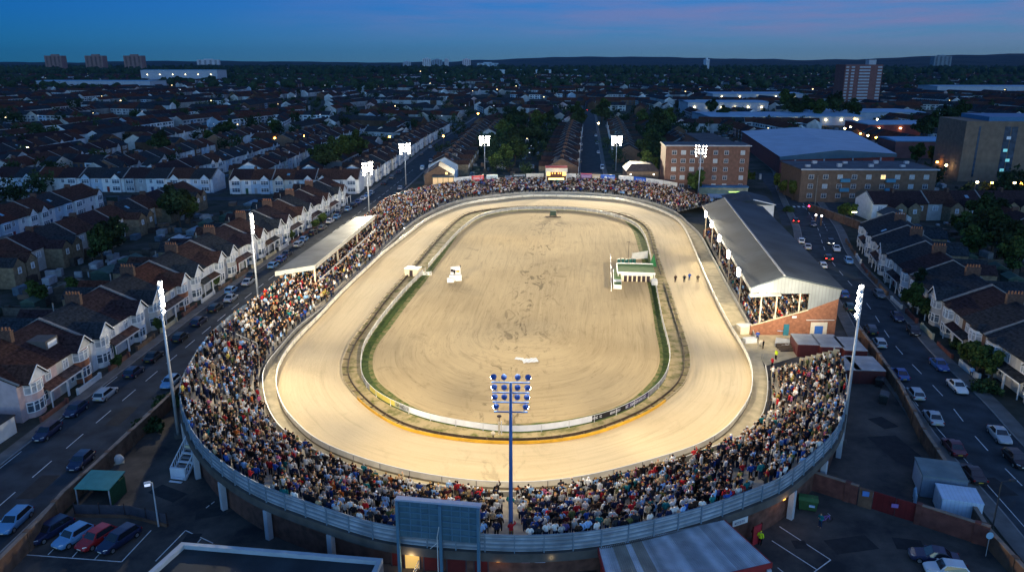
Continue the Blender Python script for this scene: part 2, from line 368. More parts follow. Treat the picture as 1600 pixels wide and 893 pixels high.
def between(A, B, f):
    """curve f of the way from A to the nearest points of B"""
    D = np.array([B[np.argmin(np.linalg.norm(B[:, :2] - p[:2], axis=1))][:2] for p in A]); return smooth_closed(A[:, :2] + (D - A[:, :2]) * f, 3)
cSe = between(cS, cW, .38)
strip('grass_verge', cS, cSe, .05, .06, grass_edge, 1)
strip('turf_strip', cSe, cW, .06, .06, turf_dark, 1)
strip('grass_strip', cW, cI, .06, .05, grass_mix, 1)
strip('racing_track', cI, cO, .05, .06, sand_track, 11)
strip('trackside_path', cO, cF, .05, .06, conc, 2)

# ------------------------------------------------------------------ rails and fences round the track
def wall_along(mb, P, z0, z1, th, i0, i1, mi=0, closed_=True):
    """thin upright panel along a run of curve points"""
    n = len(P); nn = normals(P) if closed_ else None
    idx = [(i0 + k) % n for k in range(((i1 - i0) % n or n) + 1)] if closed_ else list(range(i0, i1 + 1))
    for a, b in zip(idx[:-1], idx[1:]):
        if closed_: na, nb = nn[a], nn[b]
        else:
            t = P[b][:2] - P[a][:2]; t = t / (np.linalg.norm(t) + 1e-9); na = nb = np.array([-t[1], t[0]])
        h = th / 2; za0 = z0(a) if callable(z0) else z0; za1 = z1(a) if callable(z1) else z1; zb0 = z0(b) if callable(z0) else z0; zb1 = z1(b) if callable(z1) else z1
        A0 = P[a][:2] - na * h; A1 = P[a][:2] + na * h; B0 = P[b][:2] - nb * h; B1 = P[b][:2] + nb * h
        mb.add([(*A0, za0), (*B0, zb0), (*B1, zb0), (*A1, za0), (*A0, za1), (*B0, zb1), (*B1, zb1), (*A1, za1)],
               [(0, 1, 5, 4), (2, 3, 7, 6), (4, 5, 6, 7), (3, 2, 1, 0)], mi)
def step_points(P, d, off=0.0):
    n = int(round(np.sum(np.linalg.norm(np.diff(np.vstack([P, P[:1]])[:, :2], axis=0), axis=1)) / d)); return resample(np.asarray(P), n)
def posts_along(P, d, size, h, m, root, name='post', z=0.0, near=100):
    Q = step_points(P, d); me = MB().box(-size / 2, size / 2, -size / 2, size / 2, 0, h).mesh(name, m)
    order = np.argsort(np.hypot(Q[:, 0], Q[:, 1]))
    for k in order[:near]:
        inst(name, me, root, loc=(Q[k][0], Q[k][1], z))
    if len(order) > near:
        b = MB()
        for k in order[near:]: b.box(Q[k][0] - size / 2, Q[k][0] + size / 2, Q[k][1] - size / 2, Q[k][1] + size / 2, z, z + h)
        o = b.build(name, m, root); o['kind'] = 'stuff'
barrier_w = mat('barrier_board', (.68, .62, .50), .7, .18, .5)
barrier_d = mat('barrier_stain', (.20, .165, .11), .9, .4, .5)
white_rail = mat('white_rail', (.62, .60, .56), .45, .06, 1)
root = empty('track_barrier', (cO[0][0], cO[0][1], 0)); root.location = (0, 0, 0)
tag(root, 'pale board barrier with white top rail round the outside of the sand track', 'barrier')
b = MB(); wall_along(b, cO, .32, 1.02, .07, 0, 0); b.build('board', barrier_w, root)
b = MB(); wall_along(b, cO, .05, .32, .09, 0, 0); b.build('kickboard', barrier_d, root)
b = MB(); wall_along(b, cO, 1.02, 1.10, .10, 0, 0); b.build('top_rail', white_rail, root)
posts_along(cO * 1.0, 4.2, .11, 1.0, mat('barrier_post', (.25, .23, .2), .7, .1), root)
# advert with purple lettering on the left bend of the barrier
def glyphs(mb, P0, P1, z0, z1, off, rows=1, seed=1, mi=0, fill=.8, n=14, th=.012):
    """rows of small letter-like strokes on the face of a board between two ground points"""
    rr = random.Random(seed); P0 = np.array(P0[:2]); P1 = np.array(P1[:2]); d = P1 - P0; l = np.linalg.norm(d); d /= l; nrm = np.array([d[1], -d[0]])
    H = (z1 - z0) / rows
    for r in range(rows):
        s = 0.04 * l; cw = l * .92 / n
        for k in range(n):
            if rr.random() > fill: s += cw; continue
            zb, zt = z0 + r * H + .12 * H, z0 + r * H + .88 * H; x0 = s; x1 = s + cw * .72
            segs = [(x0, x0 + cw * .22, zb, zt)]
            c = rr.random()
            if c < .5: segs.append((x0, x1, zt - .22 * H, zt))
            if c < .35 or c > .8: segs.append((x0, x1, zb, zb + .22 * H))
            if .3 < c: segs.append((x1 - cw * .22, x1, zb, (zb + zt) / 2 if c < .6 else zt))
            if c > .6: segs.append((x0, x1, (zb + zt) / 2 - .1 * H, (zb + zt) / 2 + .1 * H))
            for q, (a, b_, za, zc) in enumerate(segs):
                o = off + .0012 * q
                pa = P0 + d * a + nrm * o; pb = P0 + d * b_ + nrm * o
                mb.quad((*pa, za), (*pb, za), (*pb, zc), (*pa, zc), mi)
            s += cw
hare_dark = mat('hare_rail_brown', (.07, .045, .028), .8, .3, 2)
hare_tan = mat('hare_rail_tan', (.42, .33, .2), .8, .2, 1)
hare_yel = mat('hare_rail_yellow', (.75, .40, .03), .55, .2, .6)
root = tag(empty('hare_rail'), 'low hare rail with brown ties and yellow board round the inside of the sand track', 'rail')
near_I = [i for i in range(NC) if cI[i][1] < 104]
i_lo, i_hi = None, None
# points run clockwise seen in the photo; the near arc wraps through index 0
back = 0
while cI[(-back - 1) % NC][1] < 103: back += 1
fwd = 0
while cI[fwd + 1][1] < 104: fwd += 1
b = MB(); wall_along(b, cI, .08, .52, .08, -back % NC, fwd); b.build('yellow_board', hare_yel, root)
gapc = lambda i: 165.0 < cI[i][1] < 172.0 and cI[i][0] > 10
def runs_of(idx, skip):
    out_ = [[]]
    for i in idx:
        if skip(i): out_.append([])
        else: out_[-1].append(i)
    return [r for r in out_ if r]
for rn in runs_of(range(fwd, NC - back), gapc):
    b = MB(); wall_along(b, cI, .36, .5, .07, rn[0], (rn[-1] + 1) % NC); b.build('outer_rail', hare_tan, root)
cI2 = between(cI, cW, .0); nI = normals(cI); 
if np.dot(nI[0], [0, 1]) < 0: nI = -nI
cI2 = smooth_closed(cI[:, :2] + nI * .95, 4); b = MB()
for i in range(NC):
    if not gapc(i): wall_along(b, cI2, .08, .42, .10, i, (i + 1) % NC)
b.build('inner_rail', hare_dark, root)
Q = step_points(cI[:, :2], 3.4); Q2 = resample(cI2, len(Q)); order = np.argsort(Q[:, 1]); me = MB().box(-.06, .06, 0, 1.0, .40, .48).mesh('tie', hare_dark)
rest = MB()
for r_, k in enumerate(order):
    if 165 < Q[k][1] < 172 and Q[k][0] > 10: continue
    j = np.argmin(np.linalg.norm(cI2 - Q[k], axis=1)); p, q = Q[k], cI2[j]
    if r_ < 100: inst('tie', me, root, loc=(p[0], p[1], 0), rz=math.atan2(q[1] - p[1], q[0] - p[0]) - math.pi / 2)
    else: rest.bar((*p, .44), (*q, .44), .12, .08)
o = rest.build('tie', hare_dark, root); o['kind'] = 'stuff'

root = tag(empty('infield_fence'), 'white board fence with adverts round the sandy infield', 'fence')
fence_white = mat('fence_white', (.78, .77, .76), .6, .1, .8); fence_mesh = mat('fence_panel', (.36, .34, .31), .75, .3, 1.2)
gapW = lambda i: (163 < cW[i][1] < 187 and cW[i][0] > 10) or (172 < cW[i][1] < 177 and cW[i][0] < 0)
def iw(px, py):
    p = np.array(at(px, py, .5)); return int(np.argmin(np.linalg.norm(cW - p, axis=1)))
runs = [('board', fence_white, iw(625, 637), iw(928, 655)), ('yellow_board', mat('ad_yellow', (.78, .62, .12), .6, .12, 1), iw(577, 606), iw(617, 632)),
        ('patterned_board', mat('ad_yellow_black', (.55, .52, .3), .6, .1), iw(617, 632), iw(636, 641)),
        ('black_board', mat('ad_black', (.02, .02, .022), .5, .1), iw(928, 655), iw(978, 638)), ('purple_board', mat('ad_purple', (.045, .035, .10), .5, .1), iw(978, 638), iw(1012, 618))]
used = set(); glm = mat('ad_white_lettering', (.75, .74, .76), .6, .05)
for nm, m, a, c in runs:
    lo, hi = (a, c) if ((a - c) % NC) > ((c - a) % NC) else (c, a)
    b = MB(); wall_along(b, cW, .30, 1.12, .06, lo, hi); o = b.build(nm, m, root)
    k = lo
    while k != hi: used.add(k); k = (k + 1) % NC
    if nm in ('black_board', 'purple_board', 'patterned_board'):
        g_ = MB(); k = hi; step = -1
        pts = []
        while k != (lo - 1) % NC: pts.append(cW[k]); k = (k - 1) % NC
        seg = list(range(0, len(pts) - 1))
        side = normals(cW)
        for q in seg:
            pa, pb = pts[q][:2], pts[q + 1][:2]
            if q % 6 == 5: continue
            d = (pb - pa) / np.linalg.norm(pb - pa)
            if np.dot([d[1], -d[0]], [0, -1]) < 0: pa, pb = pb, pa
            if nm == 'black_board': glyphs(g_, pa, pb, .48, .95, .036, 2 if q > 5 else 1, q + 3, n=5, fill=.85 if q not in (1, 2) else .2)
            elif nm == 'purple_board': glyphs(g_, pa, pb, .45, .98, .036, 1, q + 40, n=3, fill=.95)
            else: glyphs(g_, pa, pb, .40, 1.05, .036, 1, q + 70, n=4, fill=.9)
        g_.build('lettering', glm if nm != 'patterned_board' else mat('ad_black', (.02, .02, .022)), o)
for rn in runs_of(range(NC), lambda i: i in used or gapW(i)):
    b = MB(); wall_along(b, cW, .25, 1.1, .05, rn[0], (rn[-1] + 1) % NC); b.build('panel', fence_mesh, root)
b = MB()
for i in range(NC):
    if not gapW(i): wall_along(b, cW, 1.12, 1.16, .06, i, (i + 1) % NC)
b.build('top_rail', white_rail, root)
posts_along(cW, 4.0, .1, 1.1, white_rail, root, near=90)

# ------------------------------------------------------------------ terraces
stations = []
for i in range(NC):
    p = cF[i][:2]; n = nF[i]; py = cF[i][1]
    gs = cF[i][0] > 30 and 112 < py < 216
    hit = None if gs else rim_hit(p, n)
    if hit and hit[0] > 26: hit = None
    stations.append((p, n, hit))
# blend raw rays so the back line stays smooth
NS = 12
front_z = lambda z: .55
steps_b = MB(); step_m = mat('terrace_concrete', (.36, .31, .235), .9, .25, .5, bump=.2)
SPOTS = []     # standing places: x, y, z, facing, station index, step
def on_station(i, f):
    p, n, hit = stations[i]; q = p + (hit[1][:2] - p) * f; return q
for i in range(NC):
    j = (i + 1) % NC
    if not stations[i][2] or not stations[j][2]: continue
    za, zb = stations[i][2][1][2] - 1.25, stations[j][2][1][2] - 1.25
    for k in range(NS):
        f0, f1 = .06 + .94 * k / NS, .06 + .94 * (k + 1) / NS
        z_a = .5 + (za - .5) * (k + 1) / NS; z_b = .5 + (zb - .5) * (k + 1) / NS
        pz_a = .5 + (za - .5) * k / NS if k else .05; pz_b = .5 + (zb - .5) * k / NS if k else .05
        a0, a1, b0, b1 = on_station(i, f0), on_station(i, f1), on_station(j, f0), on_station(j, f1)
        steps_b.quad((*a0, z_a), (*b0, z_b), (*b1, z_b), (*a1, z_a)); steps_b.quad((*a0, pz_a), (*b0, pz_b), (*b0, z_b), (*a0, z_a))
    a0, b0 = on_station(i, 0), on_station(j, 0); a1, b1 = on_station(i, .06), on_station(j, .06)
    steps_b.quad((*a0, .065), (*b0, .065), (*b1, .065), (*a1, .065))
root = tag(empty('terrace'), 'pale concrete terrace steps ringing the track under the standing crowd', 'terrace')
steps_b.build('step', step_m, root)
# front wall of the terraces
fr = tag(empty('crowd_barrier'), 'grey panel barrier with white handrail along the front of the terraces', 'barrier')
bp_, bt_ = MB(), MB(); crowd_panel = mat('crowd_panel', (.30, .28, .24), .8, .25, .6)
for i in range(NC):
    j = (i + 1) % NC; x, y = cF[i][:2]
    if x > 30 and 116 < y < 128: continue
    wall_along(bp_, cF[:, :2], .10, .98, .06, i, j); wall_along(bt_, cF[:, :2], .98, 1.05, .08, i, j)
bp_.build('panel', crowd_panel, fr); bt_.build('handrail', white_rail, fr)
posts_along(cF, 5.0, .1, 1.0, mat('barrier_post', (.25, .23, .2)), fr, near=100)

# outer rim: sheeted rail on top, concrete lip, brick wall and white columns below
fence_blue = mat('rim_sheet', (.33, .37, .41), .55, .4, .5, metal=.1, stripe=(2, 2.2, .5))
rim_rail = mat('rim_rail', (.16, .22, .27), .5, .1, 1)
fence = tag(empty('rim_fence'), 'blue-grey metal sheet fence on posts along the rim of the terraces', 'fence')
nR = len(RIM); zr = lambda i: RIM[i][2]
b = MB(); wall_along(b, RIM, lambda i: zr(i) - 1.75, lambda i: zr(i) - .06, .05, 0, nR - 1, closed_=False); b.build('sheet', fence_blue, fence)
b = MB(); wall_along(b, RIM, lambda i: zr(i) - .06, lambda i: zr(i), .12, 0, nR - 1, closed_=False); b.build('top_rail', rim_rail, fence)
tR = np.gradient(RIM[:, :2], axis=0); tR /= np.linalg.norm(tR, axis=1)[:, None]
out = np.stack([tR[:, 1], -tR[:, 0]], 1)
mid = np.array([3.0, 180.0])
out = np.array([o if np.dot(o, RIM[i][:2] - mid) > 0 else -o for i, o in enumerate(out)])
P_out = np.c_[RIM[:, :2] + out * .06, RIM[:, 2]]
for hgt_ in (.55, 1.05, 1.5):
    b = MB(); wall_along(b, P_out, lambda i: zr(i) - hgt_, lambda i: zr(i) - hgt_ + .07, .07, 0, nR - 1, closed_=False); b.build('rail', rim_rail, fence)
Lr = resample(np.c_[RIM, out], int(poly_len([tuple(p) for p in RIM]) / 2.7), False)
me = MB().box(-.05, .05, -.06, .08, -2.1, .04).mesh('post', rim_rail); rest = MB()
for k, idx in enumerate(np.argsort(np.hypot(Lr[:, 0], Lr[:, 1]))):
    p = Lr[idx]; q = p[:2] + p[3:5] * .1
    if k < 90: inst('post', me, fence, loc=(q[0], q[1], p[2]), rz=math.atan2(p[4], p[3]) + math.pi / 2)
    else: rest.box(q[0] - .06, q[0] + .06, q[1] - .06, q[1] + .06, p[2] - 2, p[2])
o = rest.build('post', rim_rail, fence); o['kind'] = 'stuff'
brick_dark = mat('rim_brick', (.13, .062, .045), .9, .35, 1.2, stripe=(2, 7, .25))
lip = tag(empty('terrace_wall'), 'dark brick wall and concrete lip under the terrace rim', 'wall')
P_lip = np.c_[RIM[:, :2] + out * .22, RIM[:, 2]]; P_wall = np.c_[RIM[:, :2] - out * .65, RIM[:, 2]]
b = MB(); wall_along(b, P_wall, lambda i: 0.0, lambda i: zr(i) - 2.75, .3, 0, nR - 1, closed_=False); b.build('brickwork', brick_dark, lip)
b = MB()
for i in range(nR - 1):
    za, zb = zr(i), zr(i + 1); A0 = RIM[i][:2] - out[i] * .9; A1 = RIM[i][:2] + out[i] * .3; B0 = RIM[i + 1][:2] - out[i + 1] * .9; B1 = RIM[i + 1][:2] + out[i + 1] * .3
    b.add([(*A0, za - 2.75), (*B0, zb - 2.75), (*B1, zb - 2.75), (*A1, za - 2.75), (*A0, za - 1.85), (*B0, zb - 1.85), (*B1, zb - 1.85), (*A1, za - 1.85)],
          [(0, 1, 5, 4), (2, 3, 7, 6), (4, 5, 6, 7), (3, 2, 1, 0)])
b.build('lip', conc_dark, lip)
col_m = mat('column_white', (.42, .43, .45), .7, .12, 1)
Lc = resample(np.c_[RIM, out], int(poly_len([tuple(p) for p in RIM]) / 8.4), False)
for p in Lc:
    if p[1] > 150 or (-14 < p[0] < 24 and p[1] < 75): continue
    q = p[:2] + p[3:5] * .1
    MB().box(-.3, .3, -.28, .28, 0, p[2] - 2.76).build('column', col_m, lip, loc=(q[0], q[1], 0)).rotation_euler.z = math.atan2(p[4], p[3])

# end wall of the right-hand terrace, stepping down towards the track
ends = [i for i in range(NC) if stations[i][2] and stations[i][0][0] > 30 and stations[i][0][1] < 126 and not (stations[(i + 1) % NC][2] and stations[(i - 1) % NC][2])]
ends = sorted(ends, key=lambda i: -stations[i][0][1])[:1]
ew = tag(empty('terrace_end_wall'), 'pale end wall stepping down beside the top corner of the lower terrace', 'wall')
for i in ends:
    b = MB(); za = stations[i][2][1][2] - 1.25
    for k in range(NS):
        f0, f1 = .06 + .94 * k / NS, .06 + .94 * (k + 1) / NS; z = .5 + (za - .5) * (k + 1) / NS + (1.15 if k < 5 else 1.85); p, q = on_station(i, f0), on_station(i, f1); d = (q - p) / np.linalg.norm(q - p); n_ = np.array([-d[1], d[0]]); n_ = n_ if n_[1] > 0 else -n_; a, c = p + n_ * .1, q + n_ * .1; e, g_ = p + n_ * .35, q + n_ * .35
        b.add([(*a, 0), (*c, 0), (*g_, 0), (*e, 0), (*a, z), (*c, z), (*g_, z), (*e, z)], [(4, 5, 6, 7), (0, 1, 5, 4), (1, 2, 6, 5), (2, 3, 7, 6), (3, 0, 4, 7)])
    b.build('wall', conc, ew)
# ------------------------------------------------------------------ floodlight masts
mast_m = mat('mast_grey', (.45, .47, .5), .45, .1, 1, metal=.4); mast_blue = mat('mast_blue', (.05, .13, .33), .45, .1, 1, metal=.2)
head_blue = mat('lamp_back', (.05, .11, .36), .7, .15, 3); head_white = mat('lamp_rim', (.75, .76, .8), .4, .05)
lens = emit('lamp_lens', (1, .93, .76), 60)
def head_meshes(r):
    b = MB(); rs = []
    for k, (y, q) in enumerate([(-.34, .25), (-.30, .62), (-.12, .92), (.10, 1.0), (.12, 1.0)]):
        rs.append([(r * q * math.cos(2 * math.pi * i / 12), y * r / .3, r * q * math.sin(2 * math.pi * i / 12)) for i in range(12)])
    b.rings(rs); b.bar((-r * .2, -.1, -r * 1.5), (-r * .2, -.1, -r * .6), .05); b.bar((r * .2, -.1, -r * 1.5), (r * .2, -.1, -r * .6), .05)
    l = MB(); l.rings([[(r * q * math.cos(2 * math.pi * i / 12), y * r / .3, r * q * math.sin(2 * math.pi * i / 12)) for i in range(12)] for y, q in ((.12, .97), (.20, .88), (.28, .55))])
    return b, l
hb, hl = head_meshes(.37)
LAMP_HEAD = {False: hb.mesh('lamp_head', mat('lamp_grey', (.5, .52, .55), .4, .05)), True: hb.mesh('lamp_head', head_blue)}
LAMP_LENS = hl.mesh('lens', lens)
# beam plan solved for even light, with wide fill beams added: aim point, cone and kilowatts of each lamp group, mast by mast, then the eaves lamps
BEAMS = [[(-30,275,36,245),(-5,275,60,130),(20,190,36,257),(-30,275,60,114),(30,85,60,161),(30,130,36,127),(-22,108,100,17)],[(-30,85,36,162),(-30,250,36,265),(-30,85,60,61),(30,105,36,168)],[(-30,85,36,254),(45,160,36,269),(30,85,36,325),(45,190,36,99),(20,220,60,44),(20,250,60,26)],[(-30,130,36,756),(45,160,36,232),(-30,130,60,69),(45,220,36,91)],[(-5,160,60,811)],[(20,160,60,1006),(20,160,36,231)],[(-30,130,36,501),(-30,220,36,87),(-30,190,36,123),(20,250,60,32)],[(-30,190,36,62),(-30,190,60,147),(45,275,60,422),(-30,85,60,99),(-5,190,36,232),(24,106,100,17)],[(-30,250,60,107),(-30,190,36,113),(-30,130,36,250),(10,130,36,86),(30,105,36,122),(0,106,112,30)],[(10,85,36,45),(30,85,36,86)],[(-30,190,36,27)],[(45,250,36,179)],[(30,105,36,73),(45,275,36,130)],[(30,130,36,98),(45,160,60,55)]]
beam_no = [0]
def flood_beams(p):
    for ax_, ay_, cone, kw in BEAMS[beam_no[0]]:
        ld = bpy.data.lights.new('floodlight', 'SPOT'); ld.energy = kw * 1000 * FLOOD; ld.color = (1, .87, .61); ld.spot_size = R(cone); ld.spot_blend = 1.0; ld.shadow_soft_size = .6
        lo = bpy.data.objects.new('floodlight', ld); COL.objects.link(lo); lo.location = p; lo.rotation_euler = (Vector((ax_, ay_, 0)) - p).to_track_quat('-Z', 'Y').to_euler()
    beam_no[0] += 1
def mast(x, y, h, aim, label, blue=False, scale=1.0, rows=((4, .0, 3.1), (4, -1.0, 3.0), (4, -1.95, 2.9), (2, -2.9, 2.7))):
    a = math.atan2(aim[1] - y, aim[0] - x) - math.pi / 2
    root = tag(empty('floodlight_mast', (x, y, 0), a), label, 'floodlight mast', 'floodlight masts round the stadium')
    pm = mast_blue if blue else mast_m
    MB().tube((0, 0, 0), (0, 0, h), .24, .13, 10).build('pole', pm, root, True)
    b = MB(); b.box(-.5, .5, -.5, .5, 0, .5); b.build('base', conc_dark, root)
    for n, dz, wd in rows:
        z = h - .1 + dz * scale
        MB().bar((-wd / 2 * scale - .2, .18, z), (wd / 2 * scale + .2, .18, z), .1).build('crossbar', pm, root)
        for k in range(n):
            xx = (-.5 + (k / (n - 1))) * wd * scale
            if n == 4: xx = (-.5, -.2, .2, .5)[k] * wd * scale
            o = inst('lamp_head', LAMP_HEAD[blue], root, loc=(xx, .18, z + .55)); o.rotation_euler = (R(-28 - random.uniform(0, 6)), 0, R((xx / (wd * scale) * -70) + random.uniform(-8, 8))); o.scale = ((.74 if blue or h > 18 else scale * .92),) * 3
            l_ = inst('lens', LAMP_LENS, o)
    flood_beams(Vector((x, y, h + 2.2)))
def mast_at(px, py, z, aim, label, **k):
    x, y = at(px, py, z); mast(x, y, z, aim, label, **k); return x, y
mast_at(248, 452, 20.5, (2, 112), 'tall floodlight mast beside the white access stairs')
mast_at(391, 340, 19.0, (0, 165), 'floodlight mast between the road and the near end of the covered stand')
mast_at(573, 257, 16.5, (6, 205), 'floodlight mast on the rim past the far end of the covered stand', scale=1.15)
mast_at(632, 227, 16.0, (6, 205), 'floodlight mast in front of the dark brick house with a lit conservatory', scale=1.2)
mast_at(757, 215, 15.2, (8, 200), 'floodlight mast beside the red advert board on the far rim', scale=1.2)
mast_at(964, 215, 15.2, (16, 200), 'floodlight mast between blue and white advert boards on the far rim', scale=1.2)
mast_at(1096, 230, 18.3, (18, 200), 'floodlight mast in front of the brick flats', scale=1.2)
mast_at(1347, 458, 20.5, (2, 112), 'tall floodlight mast beside the grey-roofed containers')
mast_at(798, 597, 20.2, (3, 140), 'blue floodlight mast seen from behind its round lamps', blue=True, scale=1.0)

# ------------------------------------------------------------------ covered stand on the left
tin_pale = mat('stand_roof_sheet', (.085, .095, .10), .65, .4, .2, stripe=(1, 1.2, .15)); fascia_m = mat('stand_fascia', (.40, .38, .33), .6, .15, .4)
root = tag(empty('covered_stand'), 'pale mono-pitch roof on posts over the left-hand terrace', 'stand')
f0, f1 = Vector((-40.9, 153.0, 7.25)), Vector((-37.6, 206, 7.25)); b0, b1 = Vector((-48.2, 149.8, 6.75)), Vector((-43.0, 206.5, 6.75))
b = MB(); up = Vector((0, 0, .18)); b.hexa([b0, f0, f1, b1], [b0 + up, f0 + up, f1 + up, b1 + up]); b.build('roof', tin_pale, root)
b = MB(); dn = Vector((0, 0, .75))
for p, q in ((f0, f1), (b0, f0), (b1, f1)):
    d = (q - p).normalized(); nrm = Vector((d.y, -d.x, 0)) * .05
    b.hexa([p - dn + nrm, q - dn + nrm, q - dn - nrm, p - dn - nrm], [p + nrm + up * 1.02, q + nrm + up * 1.02, q - nrm + up * 1.02, p - nrm + up * 1.02])
b.build('fascia', fascia_m, root)
post_m = mat('stand_post', (.60, .5, .36), .7, .1)
for t in (.02, .34, .67, .98):
    p = f0 + (f1 - f0) * t; MB().box(-.16, .16, -.16, .16, 2.0, 7.1).build('post', post_m, root, loc=(p.x - .5, p.y + .3, 0))
    p = b0 + (b1 - b0) * t; MB().box(-.14, .14, -.14, .14, 3.5, 6.7).build('post', post_m, root, loc=(p.x + .8, p.y + .5, 0))
b = MB(); b.hexa([(-47.4, 150.2, 3.0), (-39.6, 153.8, .4), (-39.6, 154.1, .4), (-47.4, 150.5, 3.0)], [(-47.4, 150.2, 6.0), (-39.6, 153.8, 2.9), (-39.6, 154.1, 2.9), (-47.4, 150.5, 6.0)])
b.build('side_wall', mat('side_wall_brick', (.36, .2, .1), .85, .2, 1.2), root)
root = tag(empty('divider_rail'), 'white rail between the covered upper rows and the lower rows of the left stand', 'rail')
b = MB()
for z in (3.3, 3.75): b.bar((-40.6, 154.5, z), (-37.4, 205, z), .12, .3)
b.build('rail', white_rail, root)
for t in np.linspace(0, 1, 14): MB().box(-.06, .06, -.06, .06, 1.6, 3.8).build('post', white_rail, root, loc=(-40.6 + 3.2 * t, 154.5 + 50.5 * t, 0))

# ------------------------------------------------------------------ grandstand on the right
GO = Vector((43.4, 131.2, 0)); GW = 15.4; GU = Vector((.133, .991, 0)) * 81
def G(s, t, z): p = GO + Vector((1, 0, 0)) * s * GW + GU * t; return Vector((p.x, p.y, z))
slate_big = mat('grandstand_roof', (.040, .050, .060), .8, .45, .12, detail=8, stripe=(1, .45, .10)); clad = mat('grey_cladding', (.20, .215, .22), .7, .12, .5, stripe=(0, 1.6, .22))
brick_red = mat('red_brick', (.24, .10, .055), .9, .25, 2.2, stripe=(2, 6, .2))
root = tag(empty('grandstand'), 'large grandstand with dark asymmetric gable roof and brick end wall on the right', 'grandstand')
b = MB(); th = Vector((0, 0, .25))
for (s0, z0), (s1, z1) in (((-.05, 8.95), (.33, 11.15)), ((.33, 11.15), (1.04, 8.7))):
    b.hexa([G(s0, -.006, z0), G(s1, -.006, z1), G(s1, 1.0, z1), G(s0, 1.0, z0)], [G(s0, -.006, z0) + th, G(s1, -.006, z1) + th, G(s1, 1, z1) + th, G(s0, 1, z0) + th])
b.build('roof', slate_big, root)
MB().bar(G(.33, -.006, 11.45), G(.33, 1, 11.45), .35, .14).build('ridge', mat('ridge_tile', (.30, .31, .32), .7, .1), root)
b = MB(); b.bar(G(-.055, -.006, 8.95), G(-.055, 1, 8.95), .12, .55); b.build('eaves_board', fascia_m, root)
def wall_poly(mb, pts, t, th):
    fr_ = [G(s, t, z) for s, z in pts]; bk = [p + Vector((0, th, 0)) for p in fr_]; n = len(pts)
    mb.add(fr_ + bk, [tuple(range(n)), tuple(range(n, 2 * n))[::-1]] + [(i, (i + 1) % n, n + (i + 1) % n, n + i)[::-1] for i in range(n)])
b = MB(); wall_poly(b, [(0, 0), (1, 0), (1, 6.98), (.65, 4.88), (0, 1.9)], 0, .35); b.build('end_wall', brick_red, root)
b = MB(); wall_poly(b, [(.65, 4.88), (1.0, 6.98), (1.02, 8.75), (.65, 10.02)], -.0005, .25); wall_poly(b, [(-.04, 7.95), (.65, 7.95), (.65, 10.02), (.33, 11.1), (-.04, 8.95)], -.0005, .25); b.build('gable_cladding', clad, root)
b = MB(); b.bar(G(0, -.003, 1.98), G(.65, -.003, 4.96), .3, .16); b.build('coping', mat('coping', (.5, .42, .28), .8, .1), root)
for s in (.10, .28, .55): MB().bar(G(s, .005, 1.5), G(s, .005, 9.2), .22).build('column', post_m, root)
for s in (.02,):
    for t in (.2, .4, .6, .8, .99): MB().bar(G(s, t, .5), G(s, t, 8.9), .18).build('column', post_m, root)
b = MB(); b.quad(G(1, .004, 0), G(1, 1, 0), G(1, 1, 8.7), G(1, .004, 8.7)); b.quad(G(.0, 1, 0), G(1, 1, 0), G(1, 1, 8.7), G(0, 1, 2.2)); b.build('rear_wall', brick_red, root)
b = MB()
for k in range(13):
    s0, s1 = .03 + .94 * k / 13, .03 + .94 * (k + 1) / 13; z = .8 + 5.6 * k / 12
    b.quad(G(s0, .005, z), G(s1, .005, z), G(s1, .998, z), G(s0, .998, z)); b.quad(G(s0, .005, z - .47), G(s0, .005, z), G(s0, .998, z), G(s0, .998, z - .47))
b.build('step', step_m, root)
MB().box(-.5, .5, -.04, .04, 0, 2.2).build('door', mat('teal_door', (.02, .12, .16), .6, .1), root, loc=tuple(G(.42, -.002, 0)))
sh = MB().box(-1.5, 1.5, -.05, .05, 0, 2.6).build('store_front', mat('cream_paint', (.6, .52, .4), .7, .1), root, loc=tuple(G(.80, -.003, 0)))
MB().box(-.75, .75, -.10, -.04, .1, 1.9).build('shutter', mat('blue_shutter', (.03, .11, .36), .6, .1), sh)
MB().bar(G(.64, -.006, 3.1), G(.97, -.006, 3.1), .1).build('pipe', white_rail, root)
b = MB(); b.hexa([G(-.06, -.02, 7.75), G(.3, -.02, 7.95), G(.3, -.001, 7.95), G(-.06, -.001, 7.75)], [G(-.06, -.02, 8.0), G(.3, -.02, 8.2), G(.3, -.001, 8.2), G(-.06, -.001, 8.0)]); b.build('canopy', fascia_m, root)
sg = MB().box(-.4, .4, -.04, .02, 3.4, 3.75).build('sign', mat('sign_white', (.6, .62, .68), .6, .05), root, loc=tuple(G(.50, -.002, 0)))
# lamps on brackets along the eaves
EAVES = []
eave_lens = emit('eave_lens', (1, .95, .82), 60)
for k, (px, py) in enumerate([(1105, 336), (1117, 352), (1131, 374), (1146, 399), (1166, 427)]):
    t = (np.array(at(px, py, 9.6))[1] - 131.2) / 80.3
    p = G(-.10, max(.03, t), 9.5)
    r_ = tag(empty('eaves_floodlight', p, R(-80)), ['farthest floodlight on the eaves of the grandstand', 'second farthest floodlight on the eaves of the grandstand', 'middle floodlight of five along the grandstand eaves', 'second nearest floodlight on the eaves of the grandstand', 'floodlight nearest the open gable on the eaves of the grandstand'][k], 'floodlight', 'floodlights along the eaves of the grandstand')
    MB().bar((0, 0, -.7), (0, 0, .9), .09).build('bracket', mast_m, r_)
    for z in (0, .75):
        b = MB().box(-.42, .42, -.18, .12, z - .3, z + .3); o = b.build('lamp_head', LAMP_HEAD[False].materials[0], r_)
        MB().box(-.5, .5, .13, .42, z - .34, z + .34).build('lens', eave_lens, o)
        r_.rotation_euler = (0, 0, R(82))
    EAVES.append(p + Vector((-.6, 0, .3)))
for p in EAVES[::-1]: flood_beams(p)
